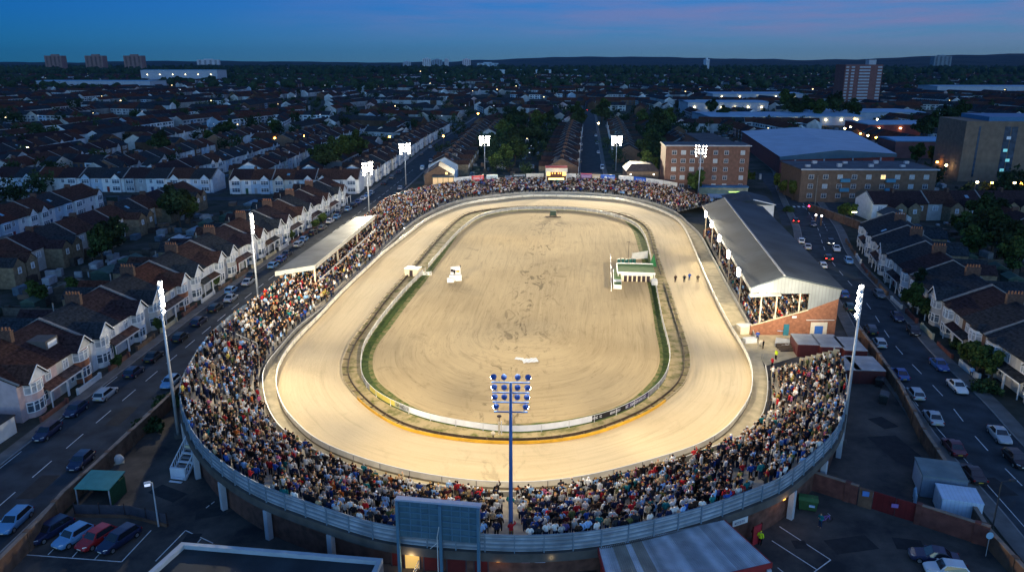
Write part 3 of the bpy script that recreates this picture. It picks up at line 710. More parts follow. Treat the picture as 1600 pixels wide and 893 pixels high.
def lamp_point(p, e, col=(1, .75, .42), r=.15):
    ld = bpy.data.lights.new('lamp_light', 'POINT'); ld.energy = e; ld.color = col; ld.shadow_soft_size = r
    lo = bpy.data.objects.new('lamp_light', ld); COL.objects.link(lo); lo.location = p
p = G(.08, -.012, 8.35); r_ = tag(empty('canopy_lamp', p), 'bright lamp over the canopy at the near gable of the grandstand', 'lamp')
MB().box(-.5, .5, -.1, .1, -.1, .12).build('housing', white_rail, r_); MB().box(-.45, .45, -.16, -.11, -.08, .1).build('lens', eave_lens, r_); lamp_point(p + Vector((0, -.6, .2)), 900, (1, .9, .7))
for t in (.12, .32, .52, .72, .92): lamp_point(G(.5, t, 8.4), 260, (1, .86, .62), .4)     # strip lamps inside the stand
strip_l = emit('strip_lamp', (1, .9, .7), 6)
for k, t in enumerate((.12, .32, .52, .72, .92)):
    MB().box(-.7, .7, -.08, .08, 0, .08).build('strip_lamp', strip_l, bpy.data.objects['grandstand'], loc=tuple(G(.5, t, 8.5)))

# ------------------------------------------------------------------ scoreboard seen from behind
board_b = mat('scoreboard_back', (.06, .13, .17), .55, .2, .8, stripe=(0, 1.0, .2)); board_f = mat('scoreboard_frame', (.08, .17, .24), .5, .1, 1)
root = tag(empty('scoreboard', (-6.8, 61.0, 0), math.atan2(-1.2, 7.7)), 'large blue scoreboard seen from behind above the near rim', 'scoreboard')
MB().box(-3.9, 3.9, .12, .42, 5.6, 9.3).build('board', board_b, root)
MB().box(-4.0, 4.0, .1, .7, 9.31, 9.5).build('top_cap', mat('board_cap', (.35, .40, .5), .5, .1), root)
for x in (-3.8, .25, 3.8): MB().box(x - .14, x + .14, -.2, .11, 1.5, 9.3).build('post', board_f, root)
for z in (6.3, 6.95, 7.6, 8.25, 8.85): MB().box(-3.66, 3.66, .0, .11, z - .05, z + .05).build('crosspiece', board_f, root)
for x in (-2.6, -1.6, -.8, 1.3, 2.1, 2.9): MB().box(x - .05, x + .05, .03, .115, 5.65, 9.25).build('stud', board_f, root)
b = MB(); b.bar((.0, -.35, 2.5), (.0, -.35, 6.2), .07); b.bar((0, -.35, 5.6), (-.7, -.35, 4.9), .06); b.bar((0, -.35, 6.2), (.15, -.2, 7.2), .06); b.build('pipe', white_rail, root)

# ------------------------------------------------------------------ doors, signs and lamps in the near wall
landing = MB().prism([(-14, 57.5), (8, 56.5), (8, 61.9), (-13.5, 63.2)], 0, 1.55).build('landing', asphalt_yard); tag(landing, kind='structure')
door_red = mat('red_door', (.10, .012, .012), .6, .15, 2); door_lit = emit('lit_doorway', (1, .62, .16), .55, (.5, .33, .12))
def wall_y(x):
    i = np.argmin(np.abs(RIM[:, 0] - x) + (RIM[:, 1] > 80) * 99); return P_wall[i][1] - .19
for px, wd, kind in ((615, 1.4, 'red'), (637, 1.35, 'lit'), (671, 1.6, 'red'), (710, 1.7, 'red'), (750, 1.2, 'red')):
    x = (px - 800) / FPX * 69.5; y = wall_y(x)
    lb = {615: 'dark red door left of the lit yellow doorway', 637: 'open doorway glowing yellow under the scoreboard', 671: 'dark red door right of the lit yellow doorway', 710: 'wide dark red door under the middle of the scoreboard', 750: 'dark red door nearest the blue mast'}[px]
    r_ = tag(empty('door', (x, y, 1.56)), lb, 'door', 'doors in the brick wall under the rim')
    top = 2.35
    if kind == 'lit':
        MB().quad((-wd / 2, -.02, 0), (wd / 2, -.02, 0), (wd / 2, -.02, top), (-wd / 2, -.02, top)).build('opening', door_lit, r_); lamp_point((x, y - 1.0, 3.4), 60, (1, .7, .3))
    else: MB().box(-wd / 2, wd / 2, -.06, .03, 0, top).build('leaf', door_red, r_)
    b = MB()
    for a in (-1, 1): b.box(a * (wd / 2 + .06) - .06, a * (wd / 2 + .06) + .06, -.09, .04, 0, top + .1)
    b.build('frame', mat('door_frame', (.05, .04, .05), .6, .1), r_)
r_ = tag(empty('handrail', (-9.2, 60.3, 1.56), R(80)), 'white handrail by the lit yellow doorway', 'handrail')
b = MB(); b.bar((0, 0, 1), (2, 0, 1), .06); b.bar((0, 0, .5), (2, 0, .5), .05)
for x in (0, 1, 2): b.bar((x, 0, 0), (x, 0, 1), .05)
b.build('rail', white_rail, r_)
x = (778 - 800) / FPX * 69.5
r_ = tag(empty('wall_lamp', (x, wall_y(x), 3.3)), 'small amber lamp box on the red wall left of the blue mast', 'lamp')
MB().box(-.2, .2, -.12, .0, -.35, .3).build('housing', mat('lamp_box', (.4, .2, .05), .6, .1), r_); MB().box(-.13, .13, -.16, -.121, -.25, .2).build('lens', emit('amber_lens', (1, .5, .1), 9), r_); lamp_point((x, wall_y(x) - .8, 3.3), 25, (1, .55, .2))
for px, wd, lb, lit in ((879, 1.9, 'lit strip lamp on the wall above the white notice', True), (925, 1.3, 'unlit white strip lamp on the wall beside the ribbed roof', False)):
    x = (px - 800) / FPX * 69.5; y = wall_y(x)
    r_ = tag(empty('strip_light', (x, y, 4.0)), lb, 'wall light')
    MB().box(-wd / 2, wd / 2, -.16, -.02, -.09, .09).build('tube', emit('tube_lit', (1, .8, .5), 3.0) if lit else white_paint, r_)
    if lit:
        MB().ball((-wd / 2 - .1, -.2, 0), .17, n=8).build('lamp', emit('bulb_lit', (1, .8, .45), 40), r_); lamp_point((x - wd / 2, y - .8, 3.9), 110, (1, .78, .42))
        MB().box(-.6, .5, -.1, -.02, -.6, -.48).build('lower_tube', emit('tube_lit', (1, .8, .5), 3.0), r_)
for px, wd, hh, lb, mm in ((845, 1.0, .75, 'white notice with two rows of dark lettering on the dark wall', 'w'), (822, .8, .55, 'small green and red notice on the dark wall', 'g')):
    x = (px - 800) / FPX * 69.5; y = wall_y(x)
    r_ = tag(empty('notice', (x, y, 2.9)), lb, 'notice')
    MB().box(-wd / 2, wd / 2, -.06, -.01, 0, hh).build('board', mat('notice_white', (.5, .5, .62), .6, .05) if mm == 'w' else mat('notice_red', (.4, .2, .24), .6, .1), r_)
    g_ = MB(); glyphs(g_, (-wd / 2, -.06), (wd / 2, -.06), .3 * hh, .72 * hh, .004, 1 if mm == 'w' else 1, 5, n=9, fill=.92); g_.build('lettering', mat('ad_navy', (.03, .035, .12), .6, .05) if mm == 'w' else mat('ad_red_ink', (.25, .03, .05), .6, .05), r_)
    if mm == 'g': MB().box(-wd / 2, wd / 2, -.065, -.012, hh, hh + .3).build('green_panel', mat('notice_green', (.02, .16, .11), .6, .1), r_)
# low flat-roofed block bottom left
root = tag(empty('flat_roofed_block'), 'dark flat roof with pale blue parapet at the bottom left', 'building')
poly = [(-31.5, 63.0), (-11.9, 60.5), (-13.5, 48), (-35.0, 49.5)]
MB().prism(poly, 0, 3.6).build('wall', mat('block_wall', (.14, .16, .2), .9, .2), root)
inner = [(-31.1, 62.5), (-12.4, 60.1), (-13.9, 48.4), (-34.5, 49.9)]
MB().prism(inner, 3.6, 3.62).build('roof', mat('roof_felt', (.018, .026, .032), .75, .45, .35, detail=8), root)
b = MB()
for i in range(4):
    j = (i + 1) % 4; b.hexa([(*poly[i], 3.61), (*poly[j], 3.61), (*inner[j], 3.61), (*inner[i], 3.61)], [(*poly[i], 4.05), (*poly[j], 4.05), (*inner[j], 4.05), (*inner[i], 4.05)])
b.build('parapet', mat('parapet', (.36, .42, .46), .6, .12, 1), root)
# ribbed lean-to roof bottom right of centre
root = tag(empty('turnstile_block'), 'lean-to with ribbed grey metal roof and red fascia at the bottom', 'building')
TL, TR, BR, BL = (8.0, 61.6, 4.3), (21.1, 66.2, 4.3), (24.0, 60.3, 3.6), (8.6, 55.5, 3.4)
b = MB(); n = 74
a, c, d, e = (Vector(q) for q in (TL, TR, BR, BL))
rib_tints = []
for k in range(n):
    for h_, (u0, u1) in ((.07, (k / n, (k + .5) / n)), (0, ((k + .5) / n, (k + 1) / n))):
        z = Vector((0, 0, h_)); p0, p1 = a + (c - a) * u0 + z, a + (c - a) * u1 + z; q0, q1 = e + (d - e) * u0 + z, e + (d - e) * u1 + z
        tt = (.52, .55, .59)
        rr = math.sin(k * .9) * .5 + math.sin(k * .37 + 1) * .5
        if 8 <= k <= 14 or 18 <= k <= 23: tt = (.30, .275, .23)
        elif 40 <= k <= 46 or 58 <= k <= 62: tt = (.34, .35, .37)
        else: tt = tuple(x * (.85 + .25 * rr) for x in tt)
        b.quad(q0, q1, p1, p0, 0, tt)
        if h_: b.quad(q1, q1 - z, p1 - z, p1, 0, tt); b.quad(q0 - z, q0, p0, p0 - z, 0, tt)
b.build('roof', mat('ribbed_sheet', src='attr', rough=.45, var=.22, scale=.7, metal=.2), root)
b = MB(); dn = Vector((0, 0, .45))
for p, q in ((c, d), (d, e), (e, a)):
    nn = (q - p).normalized().cross(Vector((0, 0, 1))) * .1
    b.hexa([p - dn, q - dn, q - dn + nn, p - dn + nn], [p + Vector((0, 0, .1)), q + Vector((0, 0, .1)), q + nn + Vector((0, 0, .1)), p + nn + Vector((0, 0, .1))])
b.build('fascia', mat('red_fascia', (.30, .03, .03), .5, .1), root)
b = MB(); b.prism([(8.3, 61.4), (20.9, 65.9), (23.6, 60.4), (9.0, 55.9)][::-1], 0, 3.3); b.build('wall', mat('red_wall', (.28, .035, .03), .7, .15), root)
for q in ((23.6, 60.6), (22.6, 58.9)): MB().box(-.2, .2, -.2, .2, 0, 3.1).build('column', col_m, root, loc=(q[0] + .1, q[1] - .35, 0))
# ------------------------------------------------------------------ starting traps, hut and gear on the infield
trap_green = mat('trap_green', (.09, .17, .045), .8, .15, .8); trap_cream = mat('trap_cream', (.62, .52, .36), .7, .1, 1); trap_dark = mat('trap_dark', (.03, .018, .02), .7, .1)
root = tag(empty('starting_trap_house', (28.2, 166.0, 0), R(-6)), 'starting trap house with green roof and six dark trap doors', 'trap house')
MB().box(-3.6, 3.6, .2, 3.4, 0, 1.75).build('wall', trap_cream, root)
b = MB(); b.hexa([(-4.3, .6, 1.9), (4.0, .6, 1.9), (4.0, 8.0, 2.0), (-4.3, 8.0, 2.0)], [(-4.3, .6, 2.05), (4.0, .6, 2.05), (4.0, 8.0, 2.15), (-4.3, 8.0, 2.15)]); b.build('roof', trap_green, root)
b = MB(); b.box(-4.4, 4.1, .35, .58, 1.75, 2.2); b.box(-4.4, 4.1, 8.02, 8.2, 1.85, 2.35); b.box(-4.45, -4.32, .35, 8.2, 1.8, 2.25); b.build('roof_edge', white_rail, root)
for k in range(6):
    d_ = MB().box(-.36, .36, .08, .19, .08, 1.5).build('trap_door', trap_dark, root, loc=(-2.55 + k * 1.02, 0, 0))
MB().box(-3.5, 3.5, .0, .2, 1.5, 1.75).build('door_beam', white_rail, root)
for q in ((-4.2, 7.6), (3.9, 7.6), (-4.2, .8), (3.9, .8)): MB().box(-.08, .08, -.08, .08, 0, 1.95).build('post', white_rail, root, loc=(*q, 0))
MB().box(3.2, 4.5, -2.2, .3, 0, .9).build('control_box', white_paint, root)
root = tag(empty('kennel_shed', (23.1, 160.5, 0), R(-7)), 'narrow green-roofed shed left of the trap doors', 'shed')
MB().box(-.9, .9, .0, 13.5, 0, 1.0).build('wall', white_rail, root); MB().box(-.8, .8, 4.6, 13.4, 1.01, 1.12).build('roof', trap_green, root); MB().box(-.8, .8, .1, 2.2, 1.01, 1.1).build('near_roof', mat('roof_green_dark', (.03, .08, .02), .8, .1), root)
root = tag(empty('trap_fence'), 'white fence panel along the left side of the green-roofed traps', 'fence')
b = MB(); b.hexa([(21.5, 158.9, 0), (21.6, 158.9, 0), (24.9, 187, 0), (24.8, 187, 0)], [(21.5, 158.9, 1.1), (21.6, 158.9, 1.1), (24.9, 187, 1.1), (24.8, 187, 1.1)]); b.build('panel', white_rail, root)
for k in range(5): MB().box(-.08, .08, -.08, .08, 0, 1.3).build('post', white_rail, root, loc=(21.55 + .82 * k, 158.9 + 7 * k, 0))
drum = mat('drum_green', (.015, .09, .07), .6, .1); dm = MB().rings([[(r * math.cos(2 * math.pi * i / 12), r * math.sin(2 * math.pi * i / 12), z) for i in range(12)] for z, r in ((0, .42), (.3, .44), (.34, .42), (.68, .42), (.72, .44), (1.1, .42))]).mesh('drum', drum)
lid = MB().tube((0, 0, 1.11), (0, 0, 1.15), .38, n=12).mesh('lid', mat('drum_lid', (.01, .05, .04), .5, .1))
for k in range(5):
    o = inst('drum', dm, None, loc=(26.4 + .95 * k + .1 * (k % 2), 182.6 + .5 * (k % 2), 0)); inst('lid', lid, o)
    tag(o, f'green drum, {ORD[k]} from the left in the row behind the traps', 'drum', 'green drums behind the traps')
root = tag(empty('canvas_screen', (32.2, 186.5, 0), R(12)), 'slanting white canvas screen behind the starting traps', 'screen')
b = MB(); b.hexa([(-2.2, 0, .1), (2.2, .6, .1), (2.2, .7, .1), (-2.2, .1, .1)], [(-2.2, -.6, 1.9), (2.2, .2, 2.1), (2.2, .3, 2.1), (-2.2, -.5, 1.9)]); b.build('canvas', white_paint, root)
for x in (-2.1, 2.1): MB().tube((x, .3, 0), (x, .1, 2.0), .04).build('pole', mast_m, root)
root = tag(empty('green_marker', (34.3, 180.3, 0)), 'dark green pointed tent beside the traps', 'tent')
b = MB(); b.add([(-.8, -.8, 0), (.9, -.8, 0), (.9, .8, 0), (-.8, .8, 0), (.2, 0, 3.1)], [(0, 1, 4), (1, 2, 4), (2, 3, 4), (3, 0, 4)]); b.build('cover', mat('tent_green', (.02, .13, .04), .8, .1), root)
root = tag(empty('signal_pole', (29.6, 188.5, 0)), 'thin pole with a crossarm behind the traps', 'pole')
MB().tube((0, 0, 0), (0, 0, 4.2), .05).build('pole', trap_dark, root); MB().bar((-.6, 0, 4.1), (.3, 0, 4.1), .08).build('crossarm', trap_dark, root)
root = tag(empty('broadcast_trailer', (-13.0, 167.6, 0), R(8)), 'white box trailer with black and orange panels on the infield', 'trailer')
b = MB(); b.hexa([(-1.0, -.3, .1), (1.3, -.3, .1), (1.3, 1.6, .1), (-1.0, 1.6, .1)], [(-.9, .5, 2.8), (1.3, .5, 2.9), (1.3, 1.6, 2.9), (-.9, 1.6, 2.8)]); b.build('body', white_paint, root)
MB().box(-1.25, 1.45, -1.0, -.2, .1, 1.5).build('front_box', white_paint, root); MB().box(-1.9, -.4, -1.9, -.95, 0, .95).build('lower_box', white_paint, root)
for x, z, c in ((-.55, 2.25, 'trap_dark'), (-.1, 1.9, 'trap_dark'), (-.75, 2.3, 'trap_dark')): MB().box(x - .17, x + .17, .02, .32, z - .28, z + .28).build('panel', MATS[c], root)
MB().box(.35, 1.05, .0, .25, 1.85, 2.25).build('orange_panel', mat('panel_orange', (.7, .25, .03), .6, .1), root)
for y in (.2, 1.5):
    wv = MB().tube((1.35, y, .35), (1.6, y, .35), .36, n=12).build('wheel', trap_dark, root)
root = tag(empty('trackside_hut', (-23.1, 172.0, 0), R(-14)), 'cream flat-roofed hut astride the infield fence', 'hut')
MB().box(-1.6, 1.6, -1.2, 1.2, 0, 1.7).build('wall', trap_cream, root); MB().box(-1.75, 1.75, -1.35, 1.35, 1.71, 1.85).build('roof', white_paint, root); MB().box(-.4, .4, -1.24, -1.2, 0, 1.5).build('door', trap_dark, root)
root = tag(empty('footbridge_gate', (-20.2, 171.3, 0), R(10)), 'low white gate between the cream hut and the infield', 'gate')
b = MB()
for z in (.3, .6, .9): b.bar((-1.4, 0, z), (1.4, 0, z), .1)
b.bar((-1.4, 0, .1), (1.4, 0, .95), .08); b.build('bars', white_rail, root)
for x in (-1.4, 1.4): MB().box(x - .07, x + .07, -.07, .07, 0, 1.1).build('post', white_rail, root)
root = tag(empty('track_harrow', (13.2, 242, 0), R(-6)), 'small green harrow tractor with drag bar at the far end of the infield', 'harrow')
MB().box(-.9, .9, -.8, .8, .35, 1.9).build('body', mat('harrow_green', (.03, .055, .035), .6, .1), root); MB().box(-2.4, 2.6, -1.3, -1.1, .1, .3).build('drag_bar', trap_dark, root)
for x in (-1.0, 1.0): MB().tube((x - .1, 0, .42), (x + .1, 0, .42), .42, n=12).build('wheel', trap_dark, root)
for k, (x, y, rz, s, lb) in enumerate([(3.0, 118.6, .2, 1.0, 'larger white folded sheet lying on the infield sand'), (1.2, 119.5, -.3, .55, 'smaller white sheet lying on the infield sand')]):
    b = MB(); g_ = 6
    V = [(-1.3 * s + 2.6 * s * i / g_, -.9 * s + 1.8 * s * j / g_, .09 + .16 * s * abs(math.sin(i * 1.7 + j * 2.3 + k))) for j in range(g_ + 1) for i in range(g_ + 1)]
    b.add(V, [(j * 7 + i, j * 7 + i + 1, (j + 1) * 7 + i + 1, (j + 1) * 7 + i) for j in range(g_) for i in range(g_)])
    o = b.build('ground_sheet', white_paint, None, loc=(x, y, 0)); o.rotation_euler.z = rz; tag(o, lb, 'sheet')
root = tag(empty('winning_post', (-1.4, 92.6, 0)), 'white winning post in the gap of the white fence behind the blue mast', 'post')
MB().box(-.06, .06, -.06, .06, 0, 2.0).build('post', white_rail, root); MB().box(-.45, -.2, -.05, .05, 0, 1.9).build('side_post', trap_cream, root)
root = tag(empty('photo_finish_lamp', (-1.75, 95.2, 0)), 'dark lamp on a short post just inside the white fence', 'lamp')
MB().tube((0, 0, 0), (0, 0, 1.3), .05).build('post', trap_dark, root); MB().ball((0, 0, 1.45), .34, n=10, sz=.5).build('shade', trap_dark, root)
root = tag(empty('hare_motor', (-2.5, 91.6, 0)), 'pale winch drum on a stand by the yellow rail', 'winch')
MB().ball((0, 0, .75), .3, n=10).build('drum', trap_cream, root); MB().box(-.08, .08, -.08, .08, 0, .5).build('stand', trap_dark, root)

# ------------------------------------------------------------------ advert boards on the far rim, judges' box
ads = [(709, 737, 'white', 'white advert board with grey lettering left of the red board', .55), (737, 756.5, 'red', 'red advert board with white lettering on the far rim', .9), (760, 778, 'paleblue', 'pale blue-white advert board right of the second far mast', .8),
       (800, 822, 'dark', 'dark advert board with one white line of lettering', .9), (822, 850, 'cream', 'long cream advert board left of the red-roofed judges box', .5), (885, 900, 'white', 'white advert board just right of the judges box', .35), (900, 906, 'checker', 'narrow black and white checked board', .9),
       (907, 925, 'violet', 'violet advert board with red top edge', .9), (925, 938, 'tan', 'tan advert board with white lettering', .9), (938, 961, 'blue', 'bright blue advert board with white emblem and lettering', .6), (966, 990, 'white', 'white advert board with small green emblem', .12),
       (990, 1009, 'blue', 'blue advert board with jagged white lettering beside a white board', .9), (1009, 1036, 'white', 'white advert board with faint blue lettering', .7), (1036, 1058, 'cream', 'last cream advert board at the right end of the far rim', .2)]
adcol = dict(white=(.62, .61, .6), red=(.55, .05, .06), paleblue=(.55, .63, .65), dark=(.03, .045, .06), cream=(.60, .57, .52), checker=(.45, .45, .45), violet=(.20, .10, .24), tan=(.42, .33, .22), blue=(.02, .10, .5))
adink = dict(white=(.2, .22, .26), red=(.7, .6, .6), paleblue=(.1, .14, .16), dark=(.65, .7, .75), cream=(.3, .26, .22), checker=(.03, .03, .03), violet=(.5, .4, .6), tan=(.7, .66, .6), blue=(.75, .78, .8))
def rim_at_px(px):
    far = [i for i in range(nR) if RIM[i][1] > 255]; 
    def pxx(i): q = RIM[i]; dep = q[1] * CP - (q[2] - CAM_H) * SP; return 800 + FPX * q[0] / dep
    i = min(far, key=lambda i: abs(pxx(i) - px)); s = pxx(i); j = i + 1 if (px - s) * (pxx(min(i + 1, nR - 1)) - s) > 0 else i - 1
    j = max(0, min(nR - 1, j)); t = (px - s) / (pxx(j) - s + 1e-9); t = max(0, min(1, t)); return RIM[i] + (RIM[j] - RIM[i]) * t
for k, (x0, x1, c, lb, fill) in enumerate(ads):
    p, q = rim_at_px(x0 + .3), rim_at_px(x1 - .3); z = (p[2] + q[2]) / 2 - .4
    r_ = tag(empty('advert_board'), lb, 'advert board', 'advert boards on the far rim')
    mb_ = MB(); d = (q[:2] - p[:2]); d /= np.linalg.norm(d); n_ = np.array([d[1], -d[0]])
    mb_.hexa([(*p[:2], z), (*q[:2], z), (*(q[:2] - n_ * .12), z), (*(p[:2] - n_ * .12), z)], [(*p[:2], z + 2.1), (*q[:2], z + 2.1), (*(q[:2] - n_ * .12), z + 2.1), (*(p[:2] - n_ * .12), z + 2.1)])
    mb_.build('board', mat('ad_' + c, adcol[c], .6, .1, .4), r_)
    if c == 'blue' and x0 == 938:
        g_ = MB(); glyphs(g_, p[:2] + (q[:2] - p[:2]) * .5, q[:2], z + .6, z + 1.5, .02, 1, k, n=6, fill=1); cp = p[:2] + (q[:2] - p[:2]) * .36
        ring = [(cp + d * .55 * math.cos(a_) + n_ * .02) for a_ in np.linspace(0, 2 * math.pi, 11)[:-1]]; g_.add([(*ring[i], z + 1.05 + .55 * math.sin(2 * math.pi * i / 10)) for i in range(10)], [tuple(range(10))])
        g_.build('lettering', mat('ink_' + c, adink[c], .6, .05), r_)
    elif c == 'checker':
        g_ = MB()
        for a_ in range(3):
            for b_ in range(4):
                if (a_ + b_) % 2: u0, u1 = p[:2] + (q[:2] - p[:2]) * (a_ / 3) + n_ * .02, p[:2] + (q[:2] - p[:2]) * ((a_ + 1) / 3) + n_ * .02; g_.quad((*u0, z + .52 * b_), (*u1, z + .52 * b_), (*u1, z + .52 * (b_ + 1)), (*u0, z + .52 * (b_ + 1)))
        g_.build('squares', mat('ink_' + c, adink[c], .6, .05), r_)
    else:
        g_ = MB(); glyphs(g_, p[:2] + (q[:2] - p[:2]) * .1, p[:2] + (q[:2] - p[:2]) * (.95 if c != 'dark' else .98), z + (.55 if c != 'dark' else 1.2), z + (1.6 if c != 'dark' else 1.75), .02, 2 if fill < .6 else 1, k + 9, n=12 if c != 'red' else 9, fill=fill)
        g_.build('lettering', mat('ink_' + c, adink[c], .6, .05), r_)
    if c == 'violet': MB().hexa([(*p[:2], z + 2.11), (*q[:2], z + 2.11), (*(q[:2] - n_ * .12), z + 2.11), (*(p[:2] - n_ * .12), z + 2.11)], [(*p[:2], z + 2.35), (*q[:2], z + 2.35), (*(q[:2] - n_ * .12), z + 2.35), (*(p[:2] - n_ * .12), z + 2.35)]).build('top_edge', mat('ad_red', adcol['red']), r_)
p = rim_at_px(868)
root = tag(empty('judges_box', (p[0], p[1] - 5.5, 0)), 'lit judges box on stilts with red roof and cream fascia', 'judges box')
W_ = 4.2
MB().box(-W_, W_, -.3, 4, 8.6, 9.0).build('roof', mat('red_roof', (.35, .03, .03), .6, .1), root); MB().box(-W_, W_, -.5, -.31, 7.0, 8.55).build('fascia', mat('cream_fascia', (.65, .6, .5), .6, .1), root)
MB().box(-W_ + .1, W_ - .1, .6, 3.9, 3.9, 7.0).build('cabin', mat('cabin_dark', (.08, .03, .02), .7, .1), root); warm = emit('warm_window', (1, .55, .12), 2.6, (.5, .3, .1))
for x in (-3.0, 3.0): MB().box(x - .7, x + .7, .5, .59, 5.5, 6.9).build('lit_window', warm, root)
for x in (-1.5, -.5, .8, 1.6): MB().box(x - .2, x + .2, .5, .59, 6.1, 6.7).build('lamp', emit('cabin_lamp', (1, .4, .08), 2.0), root)
MB().box(-3.0, 3.0, .45, .58, 3.95, 4.6).build('lit_sign', emit('lit_sign', (1, .75, .3), 2.2), root)
for x in (-W_ + .3, W_ - .3):
    for y in (0.2, 3.7): MB().box(-.13, .13, -.13, .13, 0, 7.0).build('stilt', mast_m, root, loc=(x, y, 0))
lamp_point((p[0], p[1] - 7.5, 6.5), 140, (1, .6, .2))

# ------------------------------------------------------------------ yards left and right of the near bowl
def sheet(name, pts, z, m, kind='structure'):
    b = MB(); b.add([(x, y, z) for x, y in pts], [tuple(range(len(pts)))]); o = b.build(name, m); 
    if o.data.polygons[0].normal.z < 0: o.data.flip_normals()
    o['kind'] = kind; return o
sheet('yard', [(-49.4, 40), (-20, 40), (24, 40), (46, 40), (49.6, 68), (54, 90), (60, 119), (66, 134), (58, 134), (45, 135), (40, 120), (0, 100), (-40, 122), (-50.1, 122), (-49.2, 109)], .008, asphalt_yard)
sheet('forecourt', [at(1150, 500), at(1180, 512), at(1300, 524), at(1308, 548), at(1250, 556), at(1196, 572), at(1180, 545)], .075, conc)
def stripe_line(name, pts, w_, m=None, z=.016):
    b = MB()
    for p, q in zip(pts[:-1], pts[1:]):
        d = Vector((q[0] - p[0], q[1] - p[1], 0)).normalized(); n_ = Vector((-d.y, d.x, 0)) * w_ / 2
        b.quad(Vector((*p, z)) - n_, Vector((*q, z)) - n_, Vector((*q, z)) + n_, Vector((*p, z)) + n_)
    o = b.build(name, m or road_paint); o['kind'] = 'structure'
    if o.data.polygons[0].normal.z < 0: o.data.flip_normals()
    return o
stripe_line('bay_marking', [at(40, 866), at(190, 877), at(236, 828)], .12)
for a_, b_ in (((75, 866), (84, 857)), ((113, 870), (121, 861)), ((148, 873), (156, 864))): stripe_line('bay_marking', [at(*a_), at(*b_)], .1)
stripe_line('bay_marking', [at(243, 876), at(290, 828), at(333, 848)], .11); stripe_line('bay_marking', [at(314, 841), at(309, 847)], .11)
stripe_line('bay_marking', [at(1218, 822), at(1298, 874), at(1272, 893)], .11); stripe_line('bay_marking', [at(1206, 844), at(1276, 889)], .11); stripe_line('bay_marking', [at(1215, 886), at(1226, 895)], .11)
for a_ in ((322, 793), (330, 787)): stripe_line('bay_marking', [at(a_[0], a_[1]), at(a_[0] + 5, a_[1] - 4)], .12)
brick_y = mat('yard_brick', (.15, .085, .055), .9, .35, 1.0, stripe=(2, 6, .25)); cop = mat('brick_coping', (.23, .17, .13), .9, .25, 1)
def brick_wall(pts, h, label, m=None, th=.34, cat='wall', name='brick_wall', copm=None):
    root = tag(empty(name), label, cat)
    for nm, z0, z1, t_, mm in (('brickwork', 0, h, th, m or brick_y), ('coping', h + .002, h + .1, th + .1, copm or cop)):
        b = MB()
        for p, q in zip(pts[:-1], pts[1:]):
            d = Vector((q[0] - p[0], q[1] - p[1], 0)).normalized(); n_ = Vector((-d.y, d.x, 0)) * t_ / 2; P, Q = Vector((*p, 0)), Vector((*q, 0)); up = Vector((0, 0, 1))
            b.hexa([P - n_ + up * z0, Q - n_ + up * z0, Q + n_ + up * z0, P + n_ + up * z0], [P - n_ + up * z1, Q - n_ + up * z1, Q + n_ + up * z1, P + n_ + up * z1])
        b.build(nm, mm, root)
    s = 0; L_ = poly_len(pts)
    while s <= L_:
        p, t_ = poly_at(pts, s); MB().box(-.28, .28, -.28, .28, 0, h + .16).build('pier', m or brick_y, root, loc=(p[0], p[1], 0)).rotation_euler.z = math.atan2(t_[1], t_[0]); s += 5.5
    return root
brick_wall([(-49.3, 62), (-49.4, 70), (-49.9, 75), (-49.6, 80), (-49.4, 87), (-49.2, 94), (-49.1, 101), (-49.2, 110), (-50.2, 122), (-50.8, 134)], 2.1, 'long brown brick wall between the left road and the car park')
brick_wall([(48.4, 58), (49.0, 68.4), (52.0, 81.7), (53.8, 90.5), (57.7, 104.5), (60.8, 119.8), (62.6, 130)], 1.9, 'long brown brick wall between the right road and the yard')
wr = mat('gate_wall_brick', (.14, .05, .04), .9, .3, 1.2, stripe=(2, 6, .2))
brick_wall([at(1246, 757), at(1338, 787)], 2.3, 'dark red brick wall behind the green bin', wr)
brick_wall([at(1432, 817), at(1542, 853)], 2.3, 'dark red brick wall in front of the blue cabins', wr)
root = tag(empty('yard_gate'), 'pair of dark red metal gates between the brick walls', 'gate')
gate_m = mat('gate_red', (.13, .012, .014), .55, .15, 1, stripe=(0, 2.2, .2))
def panel_between(p, q, z0, z1, th, m, name, root):
    p, q = Vector((*p[:2], 0)), Vector((*q[:2], 0)); d = (q - p).normalized(); n_ = Vector((-d.y, d.x, 0)) * th / 2
    b = MB(); b.hexa([p - n_ + Vector((0, 0, z0)), q - n_ + Vector((0, 0, z0)), q + n_ + Vector((0, 0, z0)), p + n_ + Vector((0, 0, z0))], [p - n_ + Vector((0, 0, z1)), q - n_ + Vector((0, 0, z1)), q + n_ + Vector((0, 0, z1)), p + n_ + Vector((0, 0, z1))]); return b.build(name, m, root)
panel_between(at(1362, 795), at(1396, 806), .1, 2.3, .08, gate_m, 'leaf', root); panel_between(at(1397, 806.5), at(1431, 816.5), .1, 2.3, .08, gate_m, 'leaf', root)
x, y = at(1395, 808); sg = MB().box(-.35, .35, -.1, -.06, 1.3, 1.75).build('sign', mat('sign_violet', (.25, .15, .4), .6, .1), root, loc=(x, y, 0)); sg.rotation_euler.z = -.25
root = tag(empty('gate_pillar'), 'short brick panel with a blue notice beside the red gates', 'pillar')
panel_between(at(1340, 788), at(1361, 794.5), 0, 2.2, .4, brick_y, 'brickwork', root); x, y = at(1352, 791.5); MB().box(-.55, .55, -.3, -.22, 1.5, 2.1).build('notice', mat('sign_blue', (.08, .2, .5), .6, .1), root, loc=(x, y, 0)).rotation_euler.z = -.28
